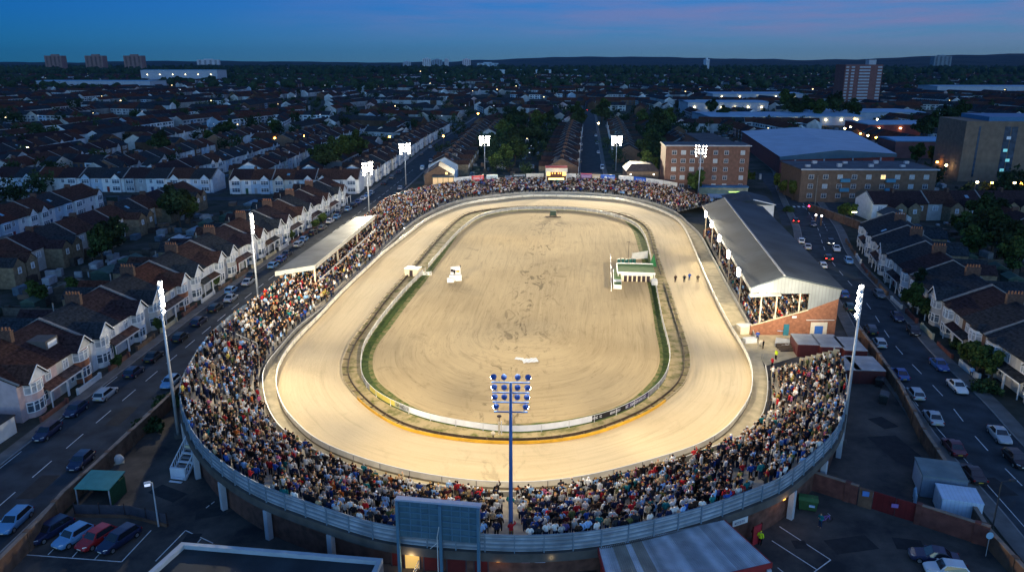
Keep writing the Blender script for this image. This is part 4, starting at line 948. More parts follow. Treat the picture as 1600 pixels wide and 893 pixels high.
# wheelie bins, skips, cabins, containers
def bin_(px, py, rz, w_, d_, h_, col, lb, name='refuse_bin'):
    x, y = at(px, py); root = tag(empty(name, (x, y, 0), rz), lb, 'bin'); m = mat('bin_' + lb[:9], col, .5, .15, 2)
    b = MB(); b.hexa([(-w_ * .45, -d_ * .4, .18), (w_ * .45, -d_ * .4, .18), (w_ * .45, d_ * .4, .18), (-w_ * .45, d_ * .4, .18)], [(-w_ / 2, -d_ / 2, h_), (w_ / 2, -d_ / 2, h_), (w_ / 2, d_ / 2, h_), (-w_ / 2, d_ / 2, h_)]); b.build('tub', m, root)
    b = MB(); b.hexa([(-w_ * .53, -d_ * .55, h_ + .01), (w_ * .53, -d_ * .55, h_ + .01), (w_ * .53, d_ * .55, h_ + .01), (-w_ * .53, d_ * .55, h_ + .01)], [(-w_ * .5, -d_ * .2, h_ + .22), (w_ * .5, -d_ * .2, h_ + .22), (w_ * .5, d_ * .45, h_ + .22), (-w_ * .5, d_ * .45, h_ + .22)]); b.build('lid', mat('lid_' + lb[:9], tuple(c * 1.6 for c in col), .45, .15, 2), root)
    for sx_ in (-1, 1):
        for sy_ in (-1, 1): MB().tube((sx_ * w_ * .4 - .04, sy_ * d_ * .35, .09), (sx_ * w_ * .4 + .04, sy_ * d_ * .35, .09), .09, n=8).build('wheel', trap_dark, root)
    return root
r_ = bin_(1261, 795, R(-18), 2.0, 1.2, 1.35, (.03, .085, .03), 'large dark green bin against the red brick wall'); MB().box(.1, .7, -.66, -.6, .7, .95).build('sticker', mat('sticker_blue', (.35, .5, .7), .6, .1), r_)
bin_(1380, 628, R(60), 2.0, 1.2, 1.3, (.02, .025, .025), 'black bin beside the yard wall'); bin_(1374, 602, R(55), 1.9, 1.1, 1.2, (.012, .014, .016), 'black covered skip beside the red container', 'covered_skip')
cab_grey = mat('cabin_grey', (.15, .19, .24), .6, .15, 1, stripe=(0, 2.0, .1)); cab_white = mat('cabin_white', (.5, .6, .72), .55, .1, 1, stripe=(0, 2.5, .18))
for (c0, wx, wy, h_, rz, mw, mr, lb) in (((49.6, 78.8), 4.6, 4.4, 2.7, R(-16), cab_grey, mat('cabin_roof', (.14, .19, .20), .7, .2, .5), 'taller grey cabin against the yard wall'), ((49.2, 74.2), 4.0, 3.3, 2.3, R(-16), cab_white, cab_white, 'lower pale blue container in front of the grey cabin')):
    root = tag(empty('portable_cabin', (*c0, 0), rz), lb, 'cabin'); MB().box(-wx / 2, wx / 2, -wy / 2, wy / 2, .1, h_).build('wall', mw, root); MB().box(-wx / 2 - .05, wx / 2 + .05, -wy / 2 - .05, wy / 2 + .05, h_ + .002, h_ + .12).build('roof', mr, root)
    MB().box(-wx / 2 - .05, -wx / 2 - .003, -wy / 2 + .4, wy / 2 - .4, .2, h_ - .15).build('end_panel', mat('cabin_end', (.5, .52, .56), .6, .1), root)
root = tag(empty('gas_bottle_rack', (45.9, 77.0, 0), R(-16)), 'pale gas bottles beside the grey cabin', 'bottles')
for k in range(3): MB().rings([[(q * math.cos(2 * math.pi * i / 10), q * math.sin(2 * math.pi * i / 10), z) for i in range(10)] for z, q in ((0, .18), (1.0, .18), (1.15, .1), (1.3, .05))]).build('bottle', mat('bottle_blue', (.3, .42, .52), .5, .1), root, loc=(.1 * k, -.9 + .7 * k, 0))
cont_red = mat('container_red', (.075, .012, .012), .6, .15, 1, stripe=(0, 2.5, .2)); cont_roof = mat('container_roof', (.28, .30, .32), .7, .2, .5)
for px, py, wx, wy, lb in ((1262, 534, 3.6, 5.2, 'leftmost grey-roofed container behind the right terrace'), (1297, 536, 3.8, 6.2, 'second grey-roofed container from the grandstand wall'), (1333, 541, 3.6, 6.4, 'third grey-roofed container from the grandstand wall'), (1327, 572, 2.9, 5.6, 'grey-roofed container tight behind the rim fence'), (1356, 572, 4.4, 6.0, 'red-sided container beside the yard wall')):
    x, y = at(px, py, 2.2); root = tag(empty('shipping_container', (x, y + 1.2, -.35), R(-6)), lb, 'container', 'containers behind the right terrace')
    MB().box(-wx / 2, wx / 2, -wy / 2, wy / 2, 0, 2.55).build('wall', cont_red, root); MB().box(-wx / 2 - .04, wx / 2 + .04, -wy / 2 - .04, wy / 2 + .04, 2.552, 2.65).build('roof', cont_roof, root); MB().box(-wx * .4, wx * .4, -wy / 2 - .05, -wy / 2 - .003, .1, 2.4).build('door', mat('container_door', (.05, .01, .012), .6, .15), root)
# access stairs by the left mast
root = tag(empty('access_stairs', (-39.4, 83.2, 0), R(-12)), 'white metal access stairs against the rim at the left bend', 'stairs')
st = mat('stair_white', (.62, .64, .68), .5, .1, 1)
for k in range(9): MB().box(-.95, .95, .0, .36, 0, .12).build('tread', st if k % 2 else mat('tread_grey', (.2, .2, .21), .7, .1), root, loc=(0, -1.8 + .42 * k, .25 + .36 * k))
MB().box(-1.0, 1.0, -2.2, -1.85, .05, 1.5).build('front_panel', st, root); MB().box(-.9, .9, .9, 1.9, 2.4, 2.85).build('landing_box', mat('landing_cream', (.5, .48, .32), .7, .1), root)
for sx_ in (-1, 1):
    b = MB(); b.bar((sx_, -2.0, 1.5), (sx_, 2.2, 4.3), .09); b.bar((sx_, -2.0, .3), (sx_, 2.2, 3.2), .12, .3)
    for k in range(12): t = k / 11; b.bar((sx_, -2 + 4.2 * t, .3 + 2.9 * t), (sx_, -2 + 4.2 * t, 1.5 + 2.8 * t), .05)
    b.build('railing', st, root)
MB().box(-.9, .9, 1.9, 2.2, 0, 3.2).build('leg', st, root)
for k, z in enumerate((.2, .45)): MB().box(-.7, .9, -3.0 + .4 * k, -2.7 + .4 * k, z - .08, z).build('step', st, root)
# bottom-left car park furniture
root = tag(empty('smoking_shelter', (-46.9, 77.0, 0), R(-4)), 'green-roofed shelter against the brick wall of the car park', 'shelter')
sg_ = mat('shelter_green', (.05, .22, .20), .6, .15, 1)
b = MB(); b.hexa([(-2.0, -1.6, 2.1), (2.1, -1.6, 2.1), (2.1, 1.8, 2.5), (-2.0, 1.8, 2.5)], [(-2.0, -1.6, 2.2), (2.1, -1.6, 2.2), (2.1, 1.8, 2.6), (-2.0, 1.8, 2.6)]); b.build('roof', sg_, root)
MB().box(1.95, 2.05, -1.4, 1.6, 0, 2.1).build('side_panel', mat('shelter_side', (.02, .07, .03), .7, .2), root); MB().box(-1.95, 1.95, 1.55, 1.65, 0, 2.2).build('back_panel', mat('shelter_side', (.02, .07, .03)), root)
for x in (-1.9, 1.95): MB().box(x - .06, x + .06, -1.5, -1.38, 0, 2.1).build('post', mast_m, root)
root = tag(empty('mesh_fence'), 'dark mesh fence with low brick base behind the four parked cars', 'fence')
pts = [at(118, 806), at(205, 808), at(262, 822)]
for p, q in zip(pts[:-1], pts[1:]): panel_between(p, q, 0, .35, .3, brick_y, 'base', root); panel_between(p, q, .36, 1.5, .03, mat('dark_mesh', (.045, .045, .06), .8, .2), 'mesh', root)
for s in range(5): p, _ = poly_at(pts, s * poly_len(pts) / 4); MB().box(-.05, .05, -.05, .05, 0, 1.75).build('post', trap_dark, root, loc=(p[0], p[1], 0))
def street_lamp(x, y, h, rz, lb, arm=1.2, lit=None, col=(.3, .31, .33), e=0):
    root = tag(empty('street_lamp', (x, y, 0), rz), lb, 'street lamp', 'street lamps'); m = mat('lamp_post_%d' % int(col[0] * 100), col, .5, .1, 1, metal=.3)
    MB().tube((0, 0, 0), (0, 0, h), .09, .06).build('pole', m, root)
    MB().bar((0, 0, h), (arm, 0, h + .1), .07).build('arm', m, root)
    hd = MB().box(arm - .1, arm + .55, -.14, .14, h + .02, h + .2).build('lamp_head', m, root)
    if lit: MB().box(arm - .05, arm + .5, -.2, .2, h - .22, h).build('lens', lit, hd)
    if e: lamp_point((x + math.cos(rz) * (arm + .2), y + math.sin(rz) * (arm + .2), h - .5), e, (1, .6, .25), .2)
    return root
x, y = at(248, 822); street_lamp(x, y, 5.3, R(200), 'slim white lamp post in the left car park', .25, emit('lamp_dim', (.8, .85, 1), .6), (.45, .48, .52))
x, y = at(1548, 838); street_lamp(x, y, 6.5, R(8), 'dark lamp post beside the right road', 1.0, None, (.04, .045, .05))
root = tag(empty('round_sign', (at(1540, 868)[0], at(1540, 868)[1], 0)), 'round blue sign on a post at the end of the brick wall', 'sign')
MB().tube((0, 0, 0), (0, 0, 2.4), .04).build('post', mast_m, root); MB().tube((0, -.05, 2.4), (0, -.0, 2.4), .38, n=18).build('disc', mat('sign_pale', (.25, .42, .55), .5, .1), root)
root = tag(empty('wrapped_pallet', (*at(186, 722), 0), .5), 'white plastic wrapped pallet by the car park wall', 'pallet')
b = MB(); rs = []
for z, s in ((.12, .55), (.5, .6), (.8, .52), (1.0, .3)): rs.append([(s * (1 + .18 * math.sin(i * 2.1 + z * 5)) * math.cos(2 * math.pi * i / 9), s * (1 + .15 * math.cos(i * 1.7 + z)) * math.sin(2 * math.pi * i / 9), z) for i in range(9)])
b.rings(rs); b.build('wrap', white_paint, root); MB().box(-.6, .6, -.5, .5, 0, .115).build('pallet', trap_cream, root)
x, y = at(1228, 785)
root = tag(empty('hanging_banner', (31.2, 76.6, 0), math.atan2(9.0, 9.5)), 'navy banner with white lettering on the rim wall', 'banner')
MB().box(-1.9, 1.9, -1.0, -.94, 2.3, 3.7).build('cloth', mat('ad_navy', (.02, .03, .10), .6, .1), root); MB().box(-1.9, -1.45, -1.06, -1.001, 2.35, 3.2).build('red_patch', mat('ad_red', (.5, .05, .06)), root)
g_ = MB(); glyphs(g_, (-1.3, -1.0), (1.7, -1.0), 2.45, 3.15, .006, 1, 21, n=5, fill=1); glyphs(g_, (-1.6, -1.0), (.6, -1.0), 3.25, 3.55, .006, 1, 22, n=9, fill=.9); g_.build('lettering', glm, root)
root = tag(empty('hanging_banner', (22.8, 68.2, 0), math.atan2(3.5, 7)), 'white banner with dark lettering above the ribbed roof', 'banner')
MB().box(-1.0, 1.0, -.75, -.70, 2.9, 3.6).build('cloth', white_paint, root); g_ = MB(); glyphs(g_, (-.8, -.75), (.7, -.75), 3.05, 3.4, .006, 1, 23, n=6, fill=1); g_.build('lettering', mat('ad_navy', (.02, .03, .10)), root)
root = tag(empty('red_yard_door', (25.0, 68.9, 0), math.atan2(5, 7.5)), 'bright red door in the brick wall beside two stewards', 'door'); MB().box(-.6, .6, -.55, -.45, 0, 2.2).build('leaf', mat('door_bright_red', (.42, .03, .04), .5, .1), root); b = MB(); b.box(-.7, -.62, -.58, -.45, 0, 2.3); b.box(.62, .7, -.58, -.45, 0, 2.3); b.build('frame', door_red, root)
root = tag(empty('bulkhead_lamp', (28.6, 72.4, 3.3), math.atan2(6, 8)), 'amber bulkhead lamp on the brick wall above the yard', 'lamp'); MB().box(-.25, .25, -.75, -.62, -.25, .25).build('housing', MATS['lamp_box'], root); MB().box(-.2, .2, -.80, -.751, -.2, .2).build('lens', emit('amber_soft', (1, .55, .1), 1.6), root)
lamp_point((29.2, 71.2, 3.2), 40, (1, .6, .25))
# ------------------------------------------------------------------ people
TOPS = [('black', '#15161a', 22), ('charcoal', '#2c2e33', 14), ('navy', '#1b2440', 15), ('dark brown', '#352720', 6), ('maroon', '#4a1a22', 4), ('white', '#d8d5ce', 15), ('light grey', '#a3a29e', 10),
        ('pale blue', '#86acd4', 7), ('royal blue', '#24488f', 4), ('red', '#a8242a', 3.4), ('beige', '#b59c78', 5), ('olive green', '#59603a', 3), ('purple', '#4d4470', 2), ('teal', '#1d6b70', 2), ('orange', '#bb622a', .8), ('yellow', '#b8a450', .6), ('pink', '#b0607e', .8)]
LEGS = [('black', '#121316', 6), ('blue jeans', '#20304e', 6), ('grey', '#4a4b4f', 3), ('khaki', '#6e6148', 1.5)]
HAIRS = [('black hair', '#120e0c', 5), ('brown hair', '#3a2618', 7), ('fair hair', '#a5814a', 4), ('grey hair', '#8f8d8a', 3), ('a white cap', '#d2d2d0', 1.6), ('a dark cap', '#191c28', 2), ('a red cap', '#a01c22', .8), ('a bald head', '#c08a68', 1.6)]
SKINS = ['#d2a07c', '#c48f6c', '#a5714e', '#7a4e34', '#deb08e']
def pick(L, rr=random): return rr.choices(L, [x[2] for x in L])[0]
# low-poly figures for the mass of the crowd
def crowd_template(pose):
    V, F, T = [], [], []
    def rings(rs, part, cap=True):
        n = len(rs[0]); o = len(V)
        for r in rs: V.extend(r)
        for k in range(len(rs) - 1):
            for i in range(n): F.append((o + k * n + i, o + k * n + (i + 1) % n, o + (k + 1) * n + (i + 1) % n, o + (k + 1) * n + i)); T.append(part)
        if cap:
            if n == 4: F.append(tuple(o + (len(rs) - 1) * n + i for i in range(4))); T.append(part)
            else:
                for i in range(1, n - 2, 2): F.append((o + (len(rs) - 1) * n, o + (len(rs) - 1) * n + i, o + (len(rs) - 1) * n + i + 1, o + (len(rs) - 1) * n + min(i + 2, n - 1))); T.append(part)
    def el(cx, cy, z, rx, ry, n): return [(cx + rx * math.cos(2 * math.pi * i / n + .3), cy + ry * math.sin(2 * math.pi * i / n + .3), z) for i in range(n)]
    for s in (-1, 1): rings([el(.09 * s, 0, .0, .06, .09, 4), el(.10 * s, 0, .5, .075, .08, 4), el(.09 * s, 0, .92, .10, .11, 4)], 0, False)
    rings([el(0, 0, .84, .19, .13, 6), el(0, .0, 1.1, .19, .14, 6), el(0, 0, 1.34, .24, .15, 6), el(0, 0, 1.46, .13, .10, 6)], 1)
    rings([el(0, .01, 1.45, .06, .07, 6), el(0, .02, 1.56, .085, .10, 6), el(0, .015, 1.62, .09, .105, 6)], 2, False)
    rings([el(0, 0, 1.60, .098, .112, 6), el(0, -.005, 1.68, .09, .105, 6), el(0, -.01, 1.74, .04, .05, 6)], 3)
    for s in (-1, 1):
        sh = (.25 * s, 0, 1.40)
        if pose == 0: eb, ha = (.31 * s, -.02, 1.12), (.28 * s, .10, .88)
        elif pose == 1: eb, ha = (.30 * s, .03, 1.14), (.10 * s, .28, 1.16)
        else: eb, ha = ((.33 * s, .08, 1.52), (.24 * s, .12, 1.80)) if s > 0 else ((.30 * s, 0, 1.12), (.2 * s, .2, 1.05))
        def sq(c, r): return [(c[0] - r, c[1] - r, c[2]), (c[0] + r, c[1] - r, c[2]), (c[0] + r, c[1] + r, c[2]), (c[0] - r, c[1] + r, c[2])]
        rings([sq(sh, .065), sq(eb, .055), sq(ha, .045)], 1, False)
        rings([sq(ha, .05), sq((ha[0], ha[1] + .05, ha[2] - .06 + (.14 if ha[2] > 1.5 else 0)), .035)], 2)
    return np.array(V), np.array(F), np.array(T)
CT = [crowd_template(k) for k in range(3)]
def lc(L): return np.array([lin(x[1]) for x in L]), np.array([x[2] for x in L], float) / sum(x[2] for x in L)
def crowd_mesh(name, spots):
    """spots: rows of x, y, z, facing angle"""
    spots = np.asarray(spots); n = len(spots); pose = RNG.choice(3, n, p=[.55, .36, .09])
    tc_, tp = lc(TOPS); lc_, lp = lc(LEGS); hc_, hp = lc(HAIRS); sk = np.array([lin(c) for c in SKINS])
    Vs, Fs, Cs = [], [], []; base = 0
    for k in range(3):
        S = spots[pose == k]; m = len(S)
        if not m: continue
        V, F, T = CT[k]; sc = RNG.normal(1.05, .06, m); wd = RNG.uniform(.98, 1.3, m); a = S[:, 3] + RNG.normal(0, .35, m); ca, sa = np.cos(a)[:, None], np.sin(a)[:, None]
        X = V[None, :, 0] * (sc * wd)[:, None]; Y = V[None, :, 1] * (sc * wd)[:, None]
        W = np.stack([X * ca - Y * sa + S[:, 0:1], X * sa + Y * ca + S[:, 1:2], V[None, :, 2] * sc[:, None] + S[:, 2:3]], 2)
        Vs.append(W.reshape(-1, 3)); Fs.append((F[None] + base + np.arange(m)[:, None, None] * len(V)).reshape(-1, 4)); base += m * len(V)
        cols = np.stack([lc_[RNG.choice(len(lc_), m, p=lp)], tc_[RNG.choice(len(tc_), m, p=tp)], sk[RNG.choice(len(sk), m)], hc_[RNG.choice(len(hc_), m, p=hp)]], 1) * RNG.uniform(.7, 1.25, (m, 1, 1))
        Cs.append(cols[:, T, :].reshape(-1, 3))
    V = np.concatenate(Vs); F = np.concatenate(Fs); C = np.concatenate(Cs)
    me = bpy.data.meshes.new(name); me.vertices.add(len(V)); me.vertices.foreach_set('co', V.astype(np.float32).ravel())
    me.loops.add(F.size); me.loops.foreach_set('vertex_index', F.astype(np.int32).ravel()); me.polygons.add(len(F))
    me.polygons.foreach_set('loop_start', np.arange(0, F.size, 4, dtype=np.int32)); me.polygons.foreach_set('loop_total', np.full(len(F), 4, np.int32))
    a = me.attributes.new('tint', 'FLOAT_COLOR', 'FACE'); a.data.foreach_set('color', np.c_[np.clip(C, 0, 1), np.ones(len(C))].astype(np.float32).ravel())
    me.materials.append(mat('crowd_cloth', src='attr', rough=.9, var=.15, scale=6, spec=.1)); me.update(); me.validate()
    return me
# detailed figures: one continuous body, clothes and hair as children
def skin_body(pose):
    J = dict(pelvis=((0, 0, .94), .125), belly=((0, 0, 1.1), .115), chest=((0, 0, 1.3), .135), neckb=((0, -.01, 1.46), .06), neck=((0, .0, 1.53), .05), head=((0, .015, 1.62), .088), crown=((0, .0, 1.70), .07),
             nose=((0, .105, 1.60), .018))
    E = [('pelvis', 'belly'), ('belly', 'chest'), ('chest', 'neckb'), ('neckb', 'neck'), ('neck', 'head'), ('head', 'crown'), ('head', 'nose')]
    for s, k in ((-1, 'l'), (1, 'r')):
        J['hip' + k] = ((.09 * s, 0, .87), .095); J['knee' + k] = ((.11 * s, .02, .49), .062); J['ank' + k] = ((.11 * s, -.01, .09), .043); J['toe' + k] = ((.13 * s, .14, .04), .035)
        J['sh' + k] = ((.19 * s, 0, 1.41), .065)
        if pose == 0: e, h, f = (.27 * s, -.03, 1.14), (.26 * s, .07, .92), (.25 * s, .10, .82)
        elif pose == 1: e, h, f = (.27 * s, .0, 1.15), (.10 * s, .24, 1.17), (.03 * s, .27, 1.19)
        elif pose == 2: e, h, f = ((.33 * s, .1, 1.50), (.26 * s, .14, 1.74), (.25 * s, .15, 1.84)) if s > 0 else ((.27 * s, 0, 1.14), (.16 * s, .2, 1.05), (.10 * s, .24, 1.06))
        else: e, h, f = (.30 * s, -.05, 1.16), (.20 * s, .06, .98), (.16 * s, .08, .92)
        J['el' + k] = (e, .047); J['wr' + k] = (h, .033); J['ha' + k] = (f, .036)
        E += [('pelvis', 'hip' + k), ('hip' + k, 'knee' + k), ('knee' + k, 'ank' + k), ('ank' + k, 'toe' + k), ('chest', 'sh' + k), ('sh' + k, 'el' + k), ('el' + k, 'wr' + k), ('wr' + k, 'ha' + k)]
    names = list(J); me = bpy.data.meshes.new('skeleton'); me.from_pydata([J[n][0] for n in names], [(names.index(a), names.index(b_)) for a, b_ in E], [])
    o = bpy.data.objects.new('skeleton', me); COL.objects.link(o); sm = o.modifiers.new('skin', 'SKIN'); sm.use_smooth_shade = True
    for v, n in zip(me.skin_vertices[0].data, names): v.radius = (J[n][1], J[n][1]); v.use_root = n == 'pelvis'
    ss = o.modifiers.new('sub', 'SUBSURF'); ss.levels = 1; ss.render_levels = 1
    dg = bpy.context.evaluated_depsgraph_get(); r = bpy.data.meshes.new_from_object(o.evaluated_get(dg)); bpy.data.objects.remove(o); bpy.data.meshes.remove(me)
    r.materials.clear(); r.materials.append(mat('skin', src='object', rough=.6, var=.08)); return r
def shell(src, name, test, off, m):
    bm = bmesh.new(); bm.from_mesh(src); bm.normal_update()
    bmesh.ops.delete(bm, geom=[f for f in bm.faces if not test(f.calc_center_median())], context='FACES')
    for v in bm.verts: v.co += v.normal * off
    me = bpy.data.meshes.new(name); bm.to_mesh(me); bm.free(); me.materials.append(m); me.polygons.foreach_set('use_smooth', [True] * len(me.polygons)); return me
cloth = mat('cloth', src='object', rough=.9, var=.15, scale=5, spec=.1); hairm = mat('hair', src='object', rough=.7, var=.2, scale=12)
PEOPLE = []
for k in range(4):
    bd = skin_body(k)
    up = lambda c, k=k: (.90 < c.z < 1.50 and (abs(c.x) < .22 or c.z > 1.0) and not (c.y > .2 and k == 1 and abs(c.x) < .12)) or (c.z >= 1.5 and abs(c.x) > .2 and c.z < 1.7) 
    PEOPLE.append((bd, shell(bd, 'jacket', up, .028, cloth), shell(bd, 'trousers', lambda c: .09 < c.z < .95 and abs(c.x) < .2 and c.y < .12, .014, cloth), shell(bd, 'hair', lambda c: c.z > 1.60 and abs(c.x) < .14 and (c.y < .055 or c.z > 1.69), .016, hairm)))
    for m_ in PEOPLE[-1]: m_.name = m_.name
def person(x, y, z, face, top, leg, hair, skin, pose, label, group, sc=1.0):
    bd, jk, tr, hr = PEOPLE[pose]
    o = inst('person', bd, None, lin(skin), (x, y, z), face); o.scale = (sc * 1.12, sc * 1.12, sc)
    inst('jacket', jk, o, lin(top[1])); inst('trousers', tr, o, lin(leg[1])); inst('hair', hr, o, lin(hair[1]) if hair[0] != 'a bald head' else lin(skin))
    return tag(o, label, 'person', group)
# standing places on every terrace step
spots = []
acc_aisle = [at(935, 800, 4), at(905, 790, 3), at(1245, 640, 3), at(1290, 610, 4), at(1225, 600, 2), at(330, 640, 4), at(640, 800, 3), at(500, 520, 2)]
def in_view(x, y, z):
    dz = z - CAM_H; dep = y * CP - dz * SP; u = y * SP + dz * CP; px = 800 + FPX * x / dep; py = 446.5 - FPX * u / dep; return -20 < px < 1620 and -10 < py < 905
for i in range(NC):
    j = (i + 1) % NC; h0, h1 = stations[i][2], stations[j][2]
    if not h0 or not h1: continue
    za, zb = h0[1][2] - 1.25, h1[1][2] - 1.25
    for k in range(NS):
        f = .06 + .94 * (k + .5) / NS; q0, q1 = on_station(i, f), on_station(j, f); ln = np.linalg.norm(q1 - q0); wdt = h0[0] * .94 / NS
        dens = ln / .74 * max(.75, min(1.6, wdt / .95)); cnt = int(dens) + (random.random() < dens % 1)
        p_ = q0
        for c in range(cnt):
            gap_ = mnoise.noise((p_[0] / 5, p_[1] / 5, 4.2)) + .5 * mnoise.noise((p_[0] / 1.7, p_[1] / 1.7, 9.1))
            if random.random() < (.08 if k < NS - 1 else .22) + max(0, -.18 - gap_) * 1.1: continue
            t = (c + random.uniform(.1, .9)) / max(cnt, 1); ff = f + random.uniform(-.38, .38) * .94 / NS
            g0, g1 = on_station(i, ff), on_station(j, ff); q = g0 + (g1 - g0) * t; z = .5 + ((za + zb) / 2 - .5) * (k + 1) / NS
            # gangways down the terrace
            s_ = (i + t + .05 * k) % 15
            if s_ < .95 and random.random() < .88: continue
            if k < 1 and random.random() < .35: continue
            fa = math.atan2(-stations[i][1][1], -stations[i][1][0]) - math.pi / 2
            if in_view(q[0], q[1], z): spots.append((q[0], q[1], z, fa))
for a in range(13):      # seats in the covered grandstand
    s = .03 + .94 * (a + .5) / 13; z = .8 + 5.6 * a / 12
    for t in np.arange(.01, .99, .0088):
        if random.random() < .12: continue
        p = G(s + random.uniform(-.015, .015), t + random.uniform(-.003, .003), z); spots.append((p.x, p.y, z - .35 if a > 1 else z, R(90)))
spots = np.array(spots); d = np.hypot(np.hypot(spots[:, 0], spots[:, 1]), CAM_H - spots[:, 2]); order = np.argsort(d); spots = spots[order]
NEAR = 270
def zone(x, y):
    if x < -27: return 'beside the access stairs'
    if x < -12: return 'beyond the flat dark roof'
    if x < -2.2: return 'behind the scoreboard'
    if x < 6: return 'beside the blue mast'
    if x < 14: return 'above the lit wall lamp'
    if x < 22: return 'above the ribbed roof'
    return 'above the yard gates'
seen = {}
rr = random.Random(5)
for (x, y, z, fa) in spots[:NEAR]:
    zn = zone(x, y)
    for tries in range(60):
        top, leg, hair = pick(TOPS, rr), pick(LEGS, rr), pick(HAIRS, rr); key = (zn, top[0], leg[0], hair[0])
        if key not in seen: break
    seen[key] = 1; sk_ = rr.choice(SKINS); pose = rr.choices(range(4), [4, 3, .7, 3])[0]
    leg_t = leg[0] if 'jeans' in leg[0] else leg[0] + ' trousers'
    person(x, y, z, fa + rr.uniform(-.35, .35), top, leg, hair, sk_, pose, f'person with {hair[0]}, {top[0]} top and {leg_t}, {zn}', 'spectators on the terraces', rr.uniform(.98, 1.1))
# spectators behind or beyond those, one mass
o = bpy.data.objects.new('crowd', crowd_mesh('crowd', spots[NEAR:])); COL.objects.link(o); tag(o, 'dense standing crowd filling the terraces and grandstand round the track', 'crowd', None, 'stuff')
# people with a place of their own
def col(n, L): return next(x for x in L if x[0] == n)
HV = ('yellow', '#c8e02a', 1); HC = ('hi', '#e8e020', 1)
def named(px, py, z, face, top, leg, hair, pose, label, sc=1.0):
    x, y = at(px, py, z); return person(x, y, z, face, top if isinstance(top, tuple) else col(top, TOPS), col(leg, LEGS), hair if isinstance(hair, tuple) else col(hair, HAIRS), SKINS[0], pose, label, None, sc)
named(1187, 851, 0, R(-40), HV, 'black', HC, 0, 'steward in yellow high-visibility jacket and yellow cap by the red door')
named(1178, 846, 0, R(150), 'black', 'black', HC, 1, 'steward in black coat and yellow cap by the red door')
named(1281, 823, 0, R(120), 'teal', 'blue jeans', 'brown hair', 1, 'person in teal jacket bending over a stacked bicycle in the yard')
named(1055, 441, .06, R(20), 'dark brown', 'black', 'brown hair', 0, 'leftmost of four handlers walking on the track beside the traps', 1.05)
named(1069, 441, .06, R(-10), 'black', 'black', 'black hair', 3, 'second handler from the left on the track beside the traps', 1.05)
named(1077, 438, .06, R(10), 'royal blue', 'blue jeans', 'brown hair', 0, 'handler in royal blue top on the track beside the traps', 1.05)
named(1090, 441, .06, R(-15), 'dark brown', 'black', 'black hair', 3, 'rightmost of four handlers walking on the track beside the traps', 1.05)
named(1183, 532, .06, R(170), 'royal blue', 'blue jeans', 'a white cap', 1, 'person in royal blue with white cap at the foot of the grandstand wall', 1.05)
named(1192, 545, .06, R(60), 'black', 'black', 'black hair', 3, 'person in black on the pale path between grandstand and right terrace')
named(1212, 562, .3, R(100), HV, 'black', 'black hair', 0, 'steward in yellow jacket at the top corner of the right terrace', 1.1)
named(1206, 574, .5, R(100), 'red', 'black', 'black hair', 1, 'person in red top just below the yellow steward on the right terrace', 1.05)
named(719, 424, 1.0, R(90), 'black', 'black', 'black hair', 1, 'camera operator in black beside the white trailer', 1.0)
named(710, 430, 2.75, R(-150), 'black', 'black', 'black hair', 3, 'camera operator standing on top of the white trailer', .8)
named(1517, 588, .13, R(-30), 'pale blue', 'grey', 'brown hair', 0, 'pedestrian in pale top on the right pavement by the hedge')
named(1124, 425, .06, R(95), 'teal', 'khaki', 'a white cap', 0, 'person in teal with white cap on the trackside path below the grandstand')
x, y = at(1284, 820)
root = tag(empty('parked_bicycle', (x + .6, y + .5, 0), R(15)), 'purple bicycle lying against others beside the person in teal', 'bicycle')
for sx_ in (-.5, .5):
    b = MB(); n = 16
    for i in range(n): a0, a1 = 2 * math.pi * i / n, 2 * math.pi * (i + 1) / n; b.bar((sx_ + .33 * math.cos(a0), 0, .35 + .33 * math.sin(a0)), (sx_ + .33 * math.cos(a1), 0, .35 + .33 * math.sin(a1)), .05)
    b.build('wheel', trap_dark, root)
b = MB(); b.bar((-.5, 0, .35), (-.1, 0, .35), .05); b.bar((-.1, 0, .35), (.35, 0, .8), .05); b.bar((-.5, 0, .35), (-.2, 0, .85), .05); b.bar((-.2, 0, .85), (.35, 0, .8), .05); b.bar((.5, 0, .35), (.33, 0, .9), .05); b.bar((-.1, 0, .35), (-.22, 0, .95), .05)
b.build('frame', mat('bike_purple', (.25, .12, .4), .4, .05), root); MB().box(-.35, -.1, -.07, .07, .95, 1.0).build('saddle', trap_dark, root); MB().bar((.33, -.25, .95), (.33, .25, .95), .04).build('handlebar', mast_m, root)
# yard litter by the grandstand wall: stacked slatted barriers, bench steps, parasols
x, y = at(1222, 540); root = tag(empty('stacked_barriers', (x, y, 0), R(-25)), 'stack of grey slatted barriers leaning by the grandstand wall', 'barriers')
for k in range(7): MB().box(-1.2, 1.2, -.9 + .27 * k, -.75 + .27 * k, .4 + .1 * k, .5 + .1 * k).build('slat', mast_m, root)
for k in (-1, 1): MB().box(k * 1.1 - .06, k * 1.1 + .06, -.9, 1.0, 0, .4).build('leg', mast_m, root)
x, y = at(1232, 549); root = tag(empty('bench_steps', (x, y, 0), R(4)), 'low dark plank benches in rows at the top of the right terrace', 'benches')
for k in range(4): MB().box(-1.6, 1.6, -.15 + .7 * k, .15 + .7 * k, .35 + .1 * k, .42 + .1 * k).build('plank', mat('plank', (.12, .09, .06), .8, .2), root); MB().box(-1.4, 1.4, -.1 + .7 * k, .1 + .7 * k, 0, .34 + .1 * k).build('support', trap_dark, root)
